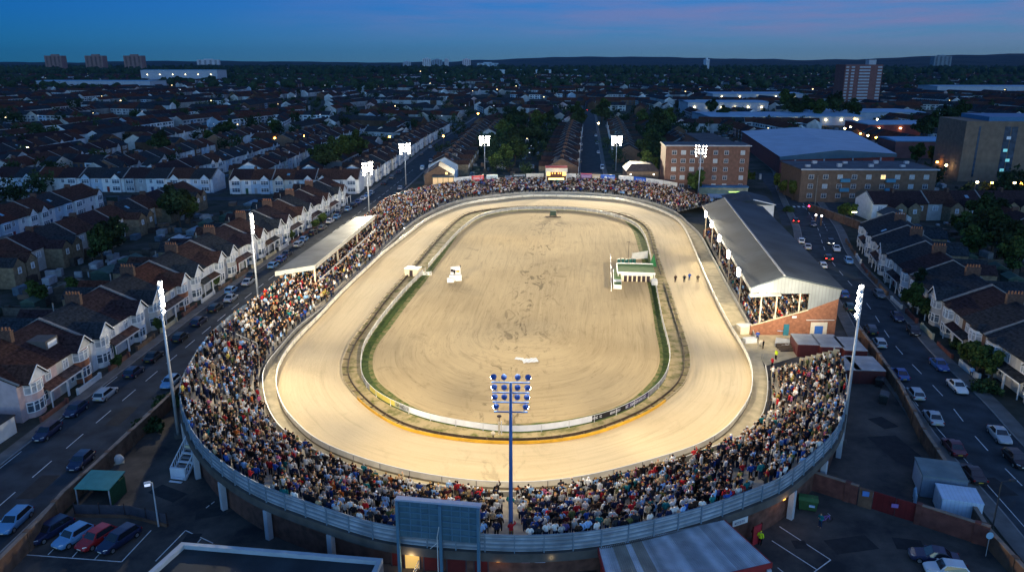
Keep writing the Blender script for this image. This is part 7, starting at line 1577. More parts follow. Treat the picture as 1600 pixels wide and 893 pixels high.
root = tag(empty('low_gabled_shed', (76.5, 246, 0), R(-8)), 'dark low-pitched shed roof beyond the grandstand', 'shed'); MB().box(-7, 7, -8, 8, 0, 4.6).build('wall', white_paint, root); b = MB(); b.hexa([(-7.4, -8.4, 4.6), (7.4, -8.4, 4.6), (7.4, 8.4, 4.6), (-7.4, 8.4, 4.6)], [(-.4, -8.4, 6.2), (.4, -8.4, 6.2), (.4, 8.4, 6.2), (-.4, 8.4, 6.2)]); b.build('roof', slate_big, root); MB().bar((7.42, -8.45, 4.7), (.4, -8.45, 6.25), .1, .3).build('bargeboard', barge_m, root)
root = tag(empty('warehouse', (117, 335, 0)), 'big warehouse with pale blue low-pitched roof and red walls', 'warehouse')
WA, WB, WC_, WD = Vector((0, 0, 0)), Vector((55, 11, 0)), Vector((83, 125, 0)), Vector((19.5, 125, 0)); b = MB(); b.add([WA, WB, WC_, WD] + [v + Vector((0, 0, 8)) for v in (WA, WB, WC_, WD)], [(0, 1, 5, 4), (1, 2, 6, 5), (2, 3, 7, 6), (3, 0, 4, 7)]); b.build('wall', mat('warehouse_red', (.19, .045, .04), .8, .15, .5), root)
b = MB(); u = Vector((0, 0, 8)); mf, mb2 = (WA + WB) / 2 + Vector((0, 0, 10.3)), (WC_ + WD) / 2 + Vector((0, 0, 10.3)); b.quad(WA + u + Vector((-.6, -.6, .02)), mf + Vector((0, -.6, 0)), mb2, WD + u + Vector((-.6, 0, .02))); b.quad(mf + Vector((0, -.6, 0)), WB + u + Vector((.6, -.6, .02)), WC_ + u + Vector((.6, 0, .02)), mb2); b.build('roof', mat('warehouse_roof', (.30, .38, .46), .55, .12, .12, stripe=(1, .3, .06), detail=6), root)
b = MB(); b.add([WA + Vector((-.6, -.7, 6.6)), WB + Vector((.6, -.7, 6.6)), WB + Vector((.6, -.7, 8.05)), mf + Vector((0, -.72, 0)), WA + Vector((-.6, -.7, 8.05))], [(0, 1, 2, 3, 4)]); b.build('fascia', mat('warehouse_fascia', (.06, .11, .15), .7, .1, .3), root)
for k in range(4): q = WA + (WB - WA) * ((k + .5) / 4) + Vector((0, -.3, 0)); MB().box(-.3, .3, -.2, .2, 0, 6.6).build('pilaster', pale_band, root, loc=tuple(q))
root = tag(empty('low_flats', (101.5, 268, 0), R(-1)), 'three-storey brown brick flats with blue balconies and dark flat roof', 'flats')
MB().box(0, 47, 0, 22, 0, 11.4).build('wall', mat('flats_brown', (.135, .088, .062), .9, .2, .8, stripe=(2, 4, .1)), root); MB().box(-.5, 47.5, -.6, 22.5, 11.402, 11.75).build('roof', flat_roof, root); [MB().box(-.8, .8, -.6, .6, 11.76, 12.5 + .2 * (q % 3)).build('roof_vent', pale_band, root, loc=(4 + 5.6 * q, 6 + 9 * (q % 2), 0)) for q in range(8)]; MB().box(-.55, 47.55, -.68, -.602, 11.35, 11.85).build('cornice', pale_band, root); facade_windows(root, 1, 46, 0, 1.6, 3, 3.3, 9, 1.7, 1.5, lit=((2, 5),))
for x in (15.2, 31): 
    for z in (3.9, 7.2): MB().box(x - 1.6, x + 1.6, -1.1, -.01, z, z + 1.2).build('balcony', mat('balcony_blue', (.05, .19, .30), .5, .1), root)
root = tag(empty('office_block', (184.5, 316, 0), R(-6)), 'tall brown brick office block with dark window strips at the right edge', 'office block')
MB().box(0, 46, 0, 26, 0, 24.5).build('wall', mat('office_brick', (.20, .135, .095), .9, .2, .5, stripe=(2, 3, .1)), root); MB().box(9, 46.2, 1.5, 26.3, 24.502, 26.2).build('roof', mat('roof_blue', (.05, .15, .27)), root)
for x0, x1 in ((5, 5.8), (15, 17.3), (17.7, 20), (26, 29), (29.4, 32.4), (32.8, 36), (40, 43)): MB().box(x0, x1, -.12, -.01, 2, 22.5).build('window_strip', win_dark, root)
for x, z, lt in ((17, 18, 0), (16.5, 13, 1), (18, 9, 1), (28, 20.5, 2), (30.5, 20.5, 2), (33, 20.5, 2), (28, 15, 0), (32, 12, 1), (30, 8, 0), (27.5, 6, 1), (16.5, 5, 1)): MB().box(x - .8, x + .8, -.18, -.121, z - .6, z + .6).build('window', [frame_m, emit('win_teal', (.2, .6, .6), .6), emit('win_pale', (.9, .85, .65), .8)][lt], root)
root = tag(empty('tower_block', (360, 858, 0), R(4)), 'tall red and white tower block standing on the right', 'tower block')
MB().box(0, 42, 0, 22, 0, 44).build('wall', mat('tower_brick', (.16, .075, .07), .9, .15, .3), root); MB().box(28, 36, 4, 12, 44.002, 49).build('plant_room', pale_band, root)
for x0, x1 in ((1, 4), (7, 10.5), (16, 28), (36.5, 41)):
    for k in range(13): MB().box(x0, x1, -.6, -.01, 1.5 + k * 3.25, 3.2 + k * 3.25).build('balcony', pale_band, root) if k % 1 == 0 else None
blue_roof = mat('shed_blue_roof', (.16, .30, .42), .55, .15, .1, stripe=(0, .25, .08)); pale_wall = mat('shed_pale_wall', (.32, .36, .42), .7, .12, .2)
lampw = emit('wall_lamp_lens', (1, .78, .36), 26)
def shed_building(x, y, w_, d_, h_, rz, lb, roof=None, wall=None, lamps=0, pitch=1.2, e=110):
    root = tag(empty('industrial_shed', (x, y, 0), rz), lb, 'industrial shed', 'industrial sheds'); MB().box(0, w_, 0, d_, 0, h_).build('wall', wall or pale_wall, root); b = MB(); b.hexa([(-.5, -.5, h_ + .01), (w_ + .5, -.5, h_ + .01), (w_ + .5, d_ + .5, h_ + .01), (-.5, d_ + .5, h_ + .01)], [(-.5, -.5, h_ + .5), (w_ + .5, -.5, h_ + .5), (w_ + .5, d_ * .5, h_ + pitch), (-.5, d_ * .5, h_ + pitch)]); b.hexa([(-.5, d_ * .5 + .01, h_ + .01), (w_ + .5, d_ * .5 + .01, h_ + .01), (w_ + .5, d_ + .5, h_ + .011), (-.5, d_ + .5, h_ + .011)], [(-.5, d_ * .5 + .01, h_ + pitch), (w_ + .5, d_ * .5 + .01, h_ + pitch), (w_ + .5, d_ + .5, h_ + .5), (-.5, d_ + .5, h_ + .5)]); b.build('roof', roof or blue_roof, root)
    for k in range(lamps):
        lx = w_ * (k + .5) / lamps; MB().box(lx - .5, lx + .5, -.7, -.05, h_ * .62, h_ * .62 + .7).build('wall_lamp', lampw, root); p = Vector((lx, -2.0, h_ * .6)); p.rotate(Matrix.Rotation(rz, 3, 'Z')); lamp_point(p + Vector((x, y, 0)), e, (1, .75, .38), .3)
    return root
shed_building(162, 722, 74, 40, 11, 0, 'far pale shed with blue-white fascia behind the brick flats', lamps=6, e=110)
shed_building(152, 600, 120, 55, 6.5, R(1), 'long blue-roofed shed with a row of wall lamps', lamps=10, e=130)
shed_building(238, 520, 44, 34, 7, R(2), 'second blue-roofed shed behind the big warehouse', wall=mat('warehouse_red', (.19, .045, .04)), lamps=3)
shed_building(196, 395, 36, 22, 8.5, R(-3), 'dark brick shed with bright blue roof edge left of the office block', wall=mat('tower_brick', (.16, .075, .07)), roof=mat('shed_bright_blue', (.08, .28, .46), .5, .1, .2))
shed_building(250, 640, 90, 50, 7, R(2), 'wide blue-roofed shed left of the tower block', lamps=2)
shed_building(245, 960, 110, 60, 9, 0, 'far blue-roofed works with many small lights left of the tower block', lamps=5, e=80)
shed_building(620, 1150, 170, 60, 12, R(-2), 'far pale blue shed right of the tower block')
shed_building(-855, 1420, 210, 60, 13, R(-3), 'very long pale blue shed on the far left'); shed_building(-885, 1890, 180, 70, 26, R(2), 'tall pale blue shed with lights on the far left', lamps=6, e=60)
shed_building(-66, 3050, 330, 90, 14, 0, 'long white shed on the centre horizon', wall=white_paint)
shed_building(285, 430, 34, 16, 7, R(-12), 'white house-like block among trees left of the office block', wall=white_paint, roof=roof_m if False else slate_big)
root = tag(empty('corner_house', (-33.5, 292, 0), R(3)), 'dark brick gabled corner house with lit conservatory behind the left far stand', 'house')
b = MB(); b.add([(0, 0, 0), (11, 0, 0), (11, 14, 0), (0, 14, 0), (0, 0, 6.2), (11, 0, 6.2), (11, 14, 6.2), (0, 14, 6.2), (5.5, 0, 9.6), (5.5, 14, 9.6)], [(0, 1, 5, 8, 4), (1, 2, 6, 5), (2, 3, 7, 9, 6), (3, 0, 4, 7)]); b.build('wall', mat('corner_brick', (.11, .07, .05), .9, .2, 1), root)
b = MB()
for xe in (-.4, 11.4): b.add([(xe, -.3, 6.0), (xe, 14.3, 6.0), (5.5, 14.3, 9.75), (5.5, -.3, 9.75)], [(0, 1, 2, 3)])
b.build('roof', mat('corner_roof', (.07, .055, .055), .85, .3, 1), root); MB().box(3.2, 11.2, -3.4, -.02, 3.0, 5.6).build('conservatory', emit('conservatory_lit', (1, .62, .28), .45, (.4, .28, .16)), root); MB().box(3.0, 11.4, -3.6, -.02, 5.602, 6.3).build('conservatory_roof', slate_big, root); MB().box(8, 8.9, -.1, -.03, 6.3, 7.2).build('lit_window', lit_win, root)
for k in range(5): MB().box(3.2 + k * 1.97, 3.35 + k * 1.97, -3.5, -3.41, 2.9, 5.6).build('mullion', trap_dark, root)
root = tag(empty('brown_hall', (45.0, 300, 0), R(-2)), 'plain brown gabled hall right of the middle road behind the far stand', 'hall'); b = MB(); b.box(0, 12.5, 0, 14, 0, 6.4); b.build('wall', mat('hall_brown', (.14, .10, .075), .9, .2, .6), root); b = MB(); b.hexa([(-.3, -.3, 6.402), (12.8, -.3, 6.402), (12.8, 14.3, 6.402), (-.3, 14.3, 6.402)], [(2, 3, 9.0), (10.5, 3, 9.0), (10.5, 11, 9.0), (2, 11, 9.0)]); b.build('roof', mat('corner_roof', (.07, .055, .055)), root)
for x in (1.5, 10.5): MB().box(x - .15, x + .15, -.3, -.02, 5.2, 5.5).build('wall_lamp', emit('wall_lamp_white', (1, .95, .8), 15), root)
root = tag(empty('white_bungalow', (113.5, 226, 0), R(-2)), 'small white gable-ended outbuilding among the right-hand gardens', 'outbuilding'); b = MB(); b.add([(0, 0, 0), (6.4, 0, 0), (6.4, 9, 0), (0, 9, 0), (0, 0, 3), (6.4, 0, 3), (6.4, 9, 3), (0, 9, 3), (3.2, 0, 4.6), (3.2, 9, 4.6)], [(0, 1, 5, 8, 4), (1, 2, 6, 5), (2, 3, 7, 9, 6), (3, 0, 4, 7)]); b.build('wall', white_paint, root); b = MB()
for xe in (-.3, 6.7): b.add([(xe, -.2, 2.9), (xe, 9.2, 2.9), (3.2, 9.2, 4.75), (3.2, -.2, 4.75)], [(0, 1, 2, 3)])
b.build('roof', slate_big, root)
brick_wall([(104, 214), (101, 236), (99, 252)], 2.4, 'tall brown brick wall along the pavement near the junction', brick_y)
x, y = at(1262, 338); root = tag(empty('traffic_light', (x, y, 0)), 'traffic light showing red at the junction', 'traffic light'); MB().tube((0, 0, 0), (0, 0, 3.4), .08).build('pole', trap_dark, root); MB().box(-.2, .2, -.15, .15, 2.6, 3.6).build('signal_head', trap_dark, root); MB().ball((0, -.2, 3.4), .26, n=8).build('red_lens', emit('red_signal', (1, .02, .06), 22), root)
x, y = at(1268, 325); root = tag(empty('junction_pole', (x + 1, y, 0)), 'tall bare pole at the junction behind the traffic light', 'pole'); MB().tube((0, 0, 0), (0, 0, 11), .16, .1).build('pole', mat('pole_wood', (.2, .17, .14), .8, .2), root); MB().bar((-.6, 0, 10.6), (.6, 0, 10.6), .1).build('crossarm', trap_dark, root)
for k, (px, py) in enumerate(((1275, 336), (1284, 337))):
    x, y = at(px, py, 3); root = tag(empty('gate_lamp', (x, y, 0)), ['white globe lamp on the brick wall nearer the traffic light', 'white globe lamp on the brick wall farther from the traffic light'][k], 'lamp'); MB().box(-.2, .2, -.2, .2, 0, 2.7).build('pier', brick_y, root); MB().ball((0, 0, 3), .28, n=8).build('globe', emit('globe_lit', (1, .95, .85), 14), root)
x, y = at(1333, 346); root = tag(empty('garden_floodlight', (x, y, 0)), 'bright garden floodlight behind the wall near the junction', 'lamp'); MB().tube((0, 0, 0), (0, 0, 3), .06).build('pole', trap_dark, root); MB().box(-.7, .7, -.2, .1, 2.8, 3.1).build('lens', emit('garden_lens', (.95, 1, .55), 9), root); lamp_point((x, y - .6, 2.9), 180, (.95, 1, .6), .2)
# orange street lamps among the houses
amber = emit('street_amber', (1, .42, .06), 34); warmw = emit('street_warm', (1, .78, .4), 30)
for k, (px, py, c) in enumerate(((609, 213, 0), (693, 212, 0), (690, 192, 1), (508, 200, 0), (475, 212, 0), (430, 215, 0), (907, 195, 0), (935, 192, 1), (747, 177, 0), (659, 164, 1), (1052, 146, 1), (948, 165, 1), (1478, 202, 1), (1440, 238, 0), (1463, 252, 0), (1477, 257, 1), (1525, 283, 1), (1548, 284, 0), (1583, 284, 1), (1594, 285, 0), (189, 193, 0), (45, 230, 1), (393, 148, 1), (1300, 200, 1), (1312, 206, 1), (1323, 208, 0), (1334, 211, 1), (1346, 214, 0), (1361, 218, 0), (1377, 222, 1), (1390, 225, 0), (1328, 198, 1), (1389, 193, 1), (1370, 186, 1), (1335, 185, 0))):
    x, y = at(px, py, 6); x += 8 if 1290 < px < 1395 and py > 199 else 0; root = street_lamp(x, y, 6, R(-90), f'{"orange" if c == 0 else "warm white"} street lamp, ' + f'{ORD[k % 20]} along the {"left-hand and middle streets" if px < 1060 and k < 20 else ("industrial roads counting from the left" if k < 20 else "yards behind the warehouse")}', .6, None, (.1, .1, .11), e=(260 if y < 700 else 0))
    s = .28 + y / 1500; MB().ball((.9, 0, 5.8), s, n=8, k=4).build('lens', amber if c == 0 else warmw, root)
# far towers
def tower(x, y, w_, d_, h_, col_, lb, n=10, name='tower_block'):
    root = tag(empty(name, (x, y, 0), R(6)), lb, 'tower block', 'tower blocks on the horizon'); m = mat('tower_' + lb[:14], col_, .9, .1, .05)
    MB().box(-w_ / 2, w_ / 2, -d_ / 2, d_ / 2, 0, h_).build('wall', m, root); MB().box(-w_ * .2, w_ * .2, -d_ * .2, d_ * .2, h_ + .01, h_ + 6).build('plant_room', m, root)
    for x_ in (-.36, -.12, .12, .36): MB().box((x_ - .05) * w_, (x_ + .05) * w_, -d_ / 2 - 1.2, -d_ / 2 - .05, 3, h_ - 3).build('window_strip', mat('tower_band_' + lb[:14], tuple(c * .55 for c in col_), .6, .4, .06, stripe=(2, .28, .6)), root)
dark_b = (.20, .13, .12)
for (px, w_, lb) in ((90, 72, 'leftmost of three brown tower blocks on the far left horizon'), (153, 76, 'middle of three brown tower blocks on the far left horizon'), (213, 78, 'rightmost of three brown tower blocks on the far left horizon')):
    x, y = at(px, 112); tower(x, y, w_, 55, 70, dark_b, lb)
for (px, py, w_, h_, c, lb) in ((636, 106, 55, 40, (.3, .34, .4), 'small pale block at the left of the horizon group'), (667, 106, 60, 62, (.5, .52, .55), 'tall white block in the horizon group'), (683, 106, 75, 55, (.2, .26, .32), 'dark slab block in the horizon group'), (698, 106, 30, 60, (.48, .5, .54), 'slim white block right of the dark slab'), (729, 106, 58, 58, (.5, .46, .5), 'pinkish white block standing alone on the horizon'), (762, 106, 150, 32, (.35, .45, .52), 'wide pale block with lights on the horizon'), (1103, 110, 18, 55, (.62, .66, .7), 'slim white chimney-like tower right of centre'), (327, 106, 150, 55, (.42, .44, .48), 'pale industrial works block on the left horizon'), (1468, 108, 110, 75, (.16, .2, .23), 'broad dark grey block on the right horizon')):
    x, y = at(px, py); tower(x, y, w_, 40, h_, c, lb, name='horizon_block')

# ------------------------------------------------------------------ ground, far rows, woods, lights, hills
ground_m = grassy('ground_cover', (.022, .030, .018), (.075, .072, .066), .11, .36, .64)
b = MB(); n = 48; ring_r = [0, 150, 400, 900, 2000, 4500, 7000, 10000]; V = [(0, 0, 0)]; 
for r_ in ring_r[1:]: V += [(r_ * math.cos(2 * math.pi * i / n), r_ * math.sin(2 * math.pi * i / n), 0) for i in range(n)]
fs = [(0, 1 + i, 1 + (i + 1) % n) for i in range(n)]
for k in range(len(ring_r) - 2): fs += [(1 + k * n + i, 1 + (k + 1) * n + i, 1 + (k + 1) * n + (i + 1) % n, 1 + k * n + (i + 1) % n) for i in range(n)]
b.add(V, fs); o = b.build('ground', ground_m); o['kind'] = 'structure'
fr_ = np.random.default_rng(8)
BLOCK = [(-70, 112, 30, 318), (-165, -50, 60, 292), (60, 200, 60, 262), (48, 100, 280, 362), (108, 208, 322, 468), (95, 156, 258, 300), (176, 240, 300, 352), (148, 242, 712, 772), (144, 280, 590, 664), (206, 284, 492, 550), (186, 238, 388, 425), (245, 348, 632, 700), (352, 412, 850, 890), (-900, -620, 1400, 1490), (-900, -690, 1880, 1980), (240, 365, 950, 1030), (610, 800, 1140, 1225), (280, 325, 425, 455), (-72, 275, 3040, 3150)]
WOOD = (-22, 24, 315, 468)
for ln_, hw_ in ((L_ROAD, 11), (C_ROAD, 12), (X_ROAD, 9), (E_ROAD, 10), (H2_ROAD, 9), (R_ROAD, 12)):
    for s_ in np.arange(0, poly_len(ln_), 6): q, _ = poly_at(ln_, s_); OCC.append((q[0], q[1], hw_))
OCCA = np.array(OCC)
def blocked(x, y, f=1.0):
    if any(a - 4 < x < c + 4 and d_ - 4 < y < e_ + 4 for a, c, d_, e_ in BLOCK): return True
    return bool(np.any((OCCA[:, 0] - x) ** 2 + (OCCA[:, 1] - y) ** 2 < (OCCA[:, 2] * f) ** 2)) if y < 800 else False
def far_rows():
    V, F, C = [], [], []
    def addh(x, y, ca, sa, w_, D, wc, rc, ridge=8.4, eave=5.3):
        o = len(V)
        L_ = [(0, 0, 0), (w_, 0, 0), (w_, 0, eave), (0, 0, eave), (0, D, 0), (w_, D, 0), (w_, D, eave), (0, D, eave), (0, D / 2, ridge), (w_, D / 2, ridge)]
        V.extend([(x + a * ca - c * sa, y + a * sa + c * ca, z) for a, c, z in L_])
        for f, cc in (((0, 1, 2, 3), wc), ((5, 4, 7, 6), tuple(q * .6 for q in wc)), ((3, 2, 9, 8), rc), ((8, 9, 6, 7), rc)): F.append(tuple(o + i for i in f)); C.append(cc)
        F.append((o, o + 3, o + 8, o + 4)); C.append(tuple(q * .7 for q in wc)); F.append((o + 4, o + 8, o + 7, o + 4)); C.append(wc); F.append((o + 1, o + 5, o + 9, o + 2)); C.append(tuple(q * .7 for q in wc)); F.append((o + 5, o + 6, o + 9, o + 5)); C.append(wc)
        # windows and door on the front
        for (a, c, z0, z1) in ((.12, .5, .8, 2.3), (.12, .5, 3.3, 4.7), (.66, .86, 3.4, 4.7), (.68, .82, .1, 2.1)):
            o = len(V); V.extend([(x + w_ * u_ * ca + .06 * sa, y + w_ * u_ * sa - .06 * ca, z) for u_, z in ((a, z0), (c, z0), (c, z1), (a, z1))]); F.append((o, o + 1, o + 2, o + 3)); C.append((.06, .075, .1))
    wcs = [c[1] for c in WALLC]; rcs = [c[1] for c in ROOFC]
    y = 262.0
    while y < 2600:
        half = .72 * y + 60; x = -half; step = 37 if y < 1200 else 54
        bl = fr_.uniform(60, 110)
        while x < half:
            if fr_.random() < (.06 if y < 1300 else .22): x += step; continue
            ang = R(90) + fr_.normal(0, .10) + (x / 2600); flip = fr_.random() < .5
            if fr_.random() < .28: ang += R(75)
            ca, sa = math.cos(ang), math.sin(ang); k = 0; wdt = fr_.uniform(6.5, 8.8); cur = fr_.normal(0, .012); wbase = wcs[fr_.choice(6, p=[.40, .16, .14, .2, .05, .05])]; rbase = rcs[fr_.integers(5)]
            px_, py_ = x + fr_.uniform(-8, 8), y + fr_.uniform(-14, 14)
            while k < bl * fr_.uniform(.75, 1.0):
                ca, sa = math.cos(ang), math.sin(ang)
                if not blocked(px_ + ca * wdt / 2 - sa * 5, py_ + sa * wdt / 2 + ca * 5) and not (WOOD[0] < px_ < WOOD[1] and WOOD[2] < py_ < WOOD[3]):
                    wc = wbase if fr_.random() < .7 else wcs[fr_.integers(6)]; rc = rbase if fr_.random() < .6 else rcs[fr_.integers(5)]; j = fr_.uniform(.75, 1.15)
                    fl = 1
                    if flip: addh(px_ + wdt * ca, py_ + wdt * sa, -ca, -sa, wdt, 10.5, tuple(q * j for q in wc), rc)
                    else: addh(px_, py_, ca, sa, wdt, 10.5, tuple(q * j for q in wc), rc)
                px_ += wdt * ca; py_ += wdt * sa; k += wdt; ang += cur
            x += step
        y += bl * .92
    me = bpy.data.meshes.new('distant_terraces'); me.from_pydata(V, [], [tuple(dict.fromkeys(f)) for f in F]); a = me.attributes.new('tint', 'FLOAT_COLOR', 'FACE'); a.data.foreach_set('color', np.c_[np.array(C), np.ones(len(C))].astype(np.float32).ravel()); me.materials.append(mat('far_house', src='attr', rough=.95, var=.25, scale=.3, spec=.03)); me.update(); return me
o = bpy.data.objects.new('distant_terraces', far_rows()); COL.objects.link(o); tag(o, 'rows of small terraced houses stretching to the horizon', 'houses', None, 'stuff')
def far_woods():
    V, F, C = [], [], []; base = bmesh.new(); bmesh.ops.create_icosphere(base, subdivisions=2, radius=1); bv = np.array([v.co[:] for v in base.verts]); bf = np.array([[v.index for v in f.verts] for f in base.faces]); base.free()
    P = []
    while len(P) + len(NEARW) < 5200:
        y = 260 + 5200 * fr_.random() ** 1.7; x = fr_.uniform(-.74, .74) * y
        if blocked(x, y, .62): continue
        g_ = mnoise.noise((x / 170, y / 260, 3.1)); 
        dens = .42 + .9 * g_ + (.28 if y > 1500 else 0) + (.25 if y > 2600 else 0)
        if fr_.random() > dens: continue
        s = fr_.uniform(3.0, 5.2) * (1 + .5 * (y > 1200) + .9 * (y > 2600)); (NEARW if y < 1300 else P).append((x, y, s))
    P = np.array(P); Vs, Fs, Cs = [], [], []
    for k, (x, y, s) in enumerate(P):
        nz = fr_.normal(1, .16, len(bv))[:, None]; v = bv * nz * np.array([s, s, s * fr_.uniform(.8, 1.25)]) + np.array([x, y, s * 1.0]); Vs.append(v); Fs.append(bf + k * len(bv)); g_ = fr_.uniform(.6, 1.3); Cs.append(np.tile(np.array([.024, .040, .020]) * g_, (len(bf), 1)) * fr_.uniform(.7, 1.3, (len(bf), 1)))
    V = np.concatenate(Vs); F = np.concatenate(Fs); C = np.concatenate(Cs); me = bpy.data.meshes.new('distant_woods'); me.vertices.add(len(V)); me.vertices.foreach_set('co', V.astype(np.float32).ravel()); me.loops.add(F.size); me.loops.foreach_set('vertex_index', F.astype(np.int32).ravel()); me.polygons.add(len(F)); me.polygons.foreach_set('loop_start', np.arange(0, F.size, 3, dtype=np.int32)); me.polygons.foreach_set('loop_total', np.full(len(F), 3, np.int32))
    a = me.attributes.new('tint', 'FLOAT_COLOR', 'FACE'); a.data.foreach_set('color', np.c_[C, np.ones(len(C))].astype(np.float32).ravel()); me.materials.append(leaf_m); me.update(); return me
def near_woods():
    V = []; T = []
    for x, y, s in NEARW:
        cl = fr_.normal(0, .42, (9, 3)) * s * np.array([1, 1, .8]) + np.array([x, y, s * 1.05]); m = 210; c = cl[fr_.integers(0, 9, m)]; v = fr_.normal(0, 1, (m, 3)); v /= np.linalg.norm(v, axis=1)[:, None]; p = c + v * s * .42 * fr_.uniform(.5, 1.1, m)[:, None]; p[:, 2] = np.maximum(p[:, 2], .4)
        q = p[:, None, :] + fr_.normal(0, .13, (m, 3, 3)) * s; V.append(q.reshape(-1, 3)); T.append(np.array([.028, .046, .020]) * fr_.uniform(.6, 1.4) * fr_.uniform(.65, 1.35, (m, 1)))
    V = np.concatenate(V); C = np.concatenate(T); k = len(C); me = bpy.data.meshes.new('woods'); me.vertices.add(len(V)); me.vertices.foreach_set('co', V.astype(np.float32).ravel()); me.loops.add(3 * k); me.loops.foreach_set('vertex_index', np.arange(3 * k, dtype=np.int32)); me.polygons.add(k); me.polygons.foreach_set('loop_start', np.arange(0, 3 * k, 3, dtype=np.int32)); me.polygons.foreach_set('loop_total', np.full(k, 3, np.int32))
    a = me.attributes.new('tint', 'FLOAT_COLOR', 'FACE'); a.data.foreach_set('color', np.c_[C, np.ones(k)].astype(np.float32).ravel()); me.materials.append(leaf_m); me.update(); return me
NEARW = []
o = bpy.data.objects.new('distant_woods', far_woods()); COL.objects.link(o); tag(o, 'dark tree masses along the horizon beyond the far houses', 'woods', None, 'stuff')
o = bpy.data.objects.new('backland_trees', near_woods()); COL.objects.link(o); tag(o, 'loose dark trees filling the gaps between the middle-distance houses', 'woods', None, 'stuff')
def dots(name, n, m, size, lb, ymax=3600):
    b = MB(); k = 0
    while k < n:
        y = 380 + ymax * fr_.random() ** 1.25; x = fr_.uniform(-.72, .72) * y
        if blocked(x, y): continue
        r_ = size * (.25 + y / 2600) * fr_.uniform(.5, 1.3); z = fr_.uniform(2.5, 8); b.box(x - r_, x + r_, y - r_, y + r_, z, z + 1.4 * r_); k += 1
    o = b.build(name, m); tag(o, lb, 'lights', None, 'stuff')
def clutter():
    b = MB(); cols = [(.10, .085, .07), (.13, .19, .24), (.36, .38, .40), (.05, .08, .06), (.5, .52, .55), (.07, .05, .04), (.25, .16, .11)]; k = 0
    while k < 2600:
        y = 92 + 520 * fr_.random(); x = fr_.uniform(-.74, .74) * (y * .97 + 12)
        if -56 < x < 68 + (y > 130) * 40 and y < 318 or np.any((OCCA[:, 0] - x) ** 2 + (OCCA[:, 1] - y) ** 2 < (OCCA[:, 2] * .8) ** 2) or any(a < x < c and d_ < y < e_ for a, c, d_, e_ in BLOCK[3:]): continue
        w_, d_, h_ = fr_.uniform(.5, 2.2), fr_.uniform(.15, 1.8), fr_.uniform(.5, 2.3); a = fr_.normal(0, .1); c = cols[fr_.integers(7)]; c = tuple(q * .6 for q in c); w_ *= .8; n0 = len(b.v); b.box(-w_, w_, -d_, d_, 0, h_, 0, c); ca, sa = math.cos(a), math.sin(a)
        b.v[n0:] = [(x + p[0] * ca - p[1] * sa, y + p[0] * sa + p[1] * ca, p[2]) for p in b.v[n0:]]; k += 1
    return b
o = clutter().build('garden_clutter', mat('clutter', src='attr', rough=.85, var=.3, scale=1)); tag(o, 'jumble of low walls, lean-tos and garden things between the houses', 'garden clutter', None, 'stuff')
dots('distant_lamps', 170, emit('dot_warm', (1, .72, .34), 5), .75, 'scattered warm lamps and lit windows across the far town'); dots('distant_white_specks', 420, emit('dot_white', (.9, .92, 1.0), 1.1), .55, 'scattered glowing white specks for lights and pale house fronts across the far town', 5200)  # white dots glow for lights and also for unlit pale house fronts
hill_m = grassy('hill_cover', (.022, .032, .032), (.04, .05, .045), .004, .4, .6)
b = MB(); n = 160; rows = []
for r_, sc in ((5200, 0), (6000, .55), (6800, 1.0), (7700, .8), (8800, 1.1), (9900, 0)):
    rw = []
    for i in range(n + 1):
        a_ = R(90) + R(52) * (1 - 2 * i / n); u = 2 * i / n - 1; px_ = .5 + u * .78
        h_ = 26 + 26 * mnoise.noise((u * 4.2, r_ / 4000, 1.7)) + 72 * math.exp(-((u - .62) / .22) ** 2) + 45 * math.exp(-((u - .12) / .2) ** 2) * (r_ > 8000) * 1.2 + 10 * mnoise.noise((u * 30, r_ / 900, 9)); rw.append((r_ * math.cos(a_), r_ * math.sin(a_), max(-2, h_ * sc - (2 if sc == 0 else 0))))
    rows.append(rw)
V = [p for rw in rows for p in rw]; m_ = n + 1; b.add(V, [(k * m_ + i, k * m_ + i + 1, (k + 1) * m_ + i + 1, (k + 1) * m_ + i) for k in range(len(rows) - 1) for i in range(n)]); o = b.build('hills', hill_m, None, True); o['kind'] = 'structure'
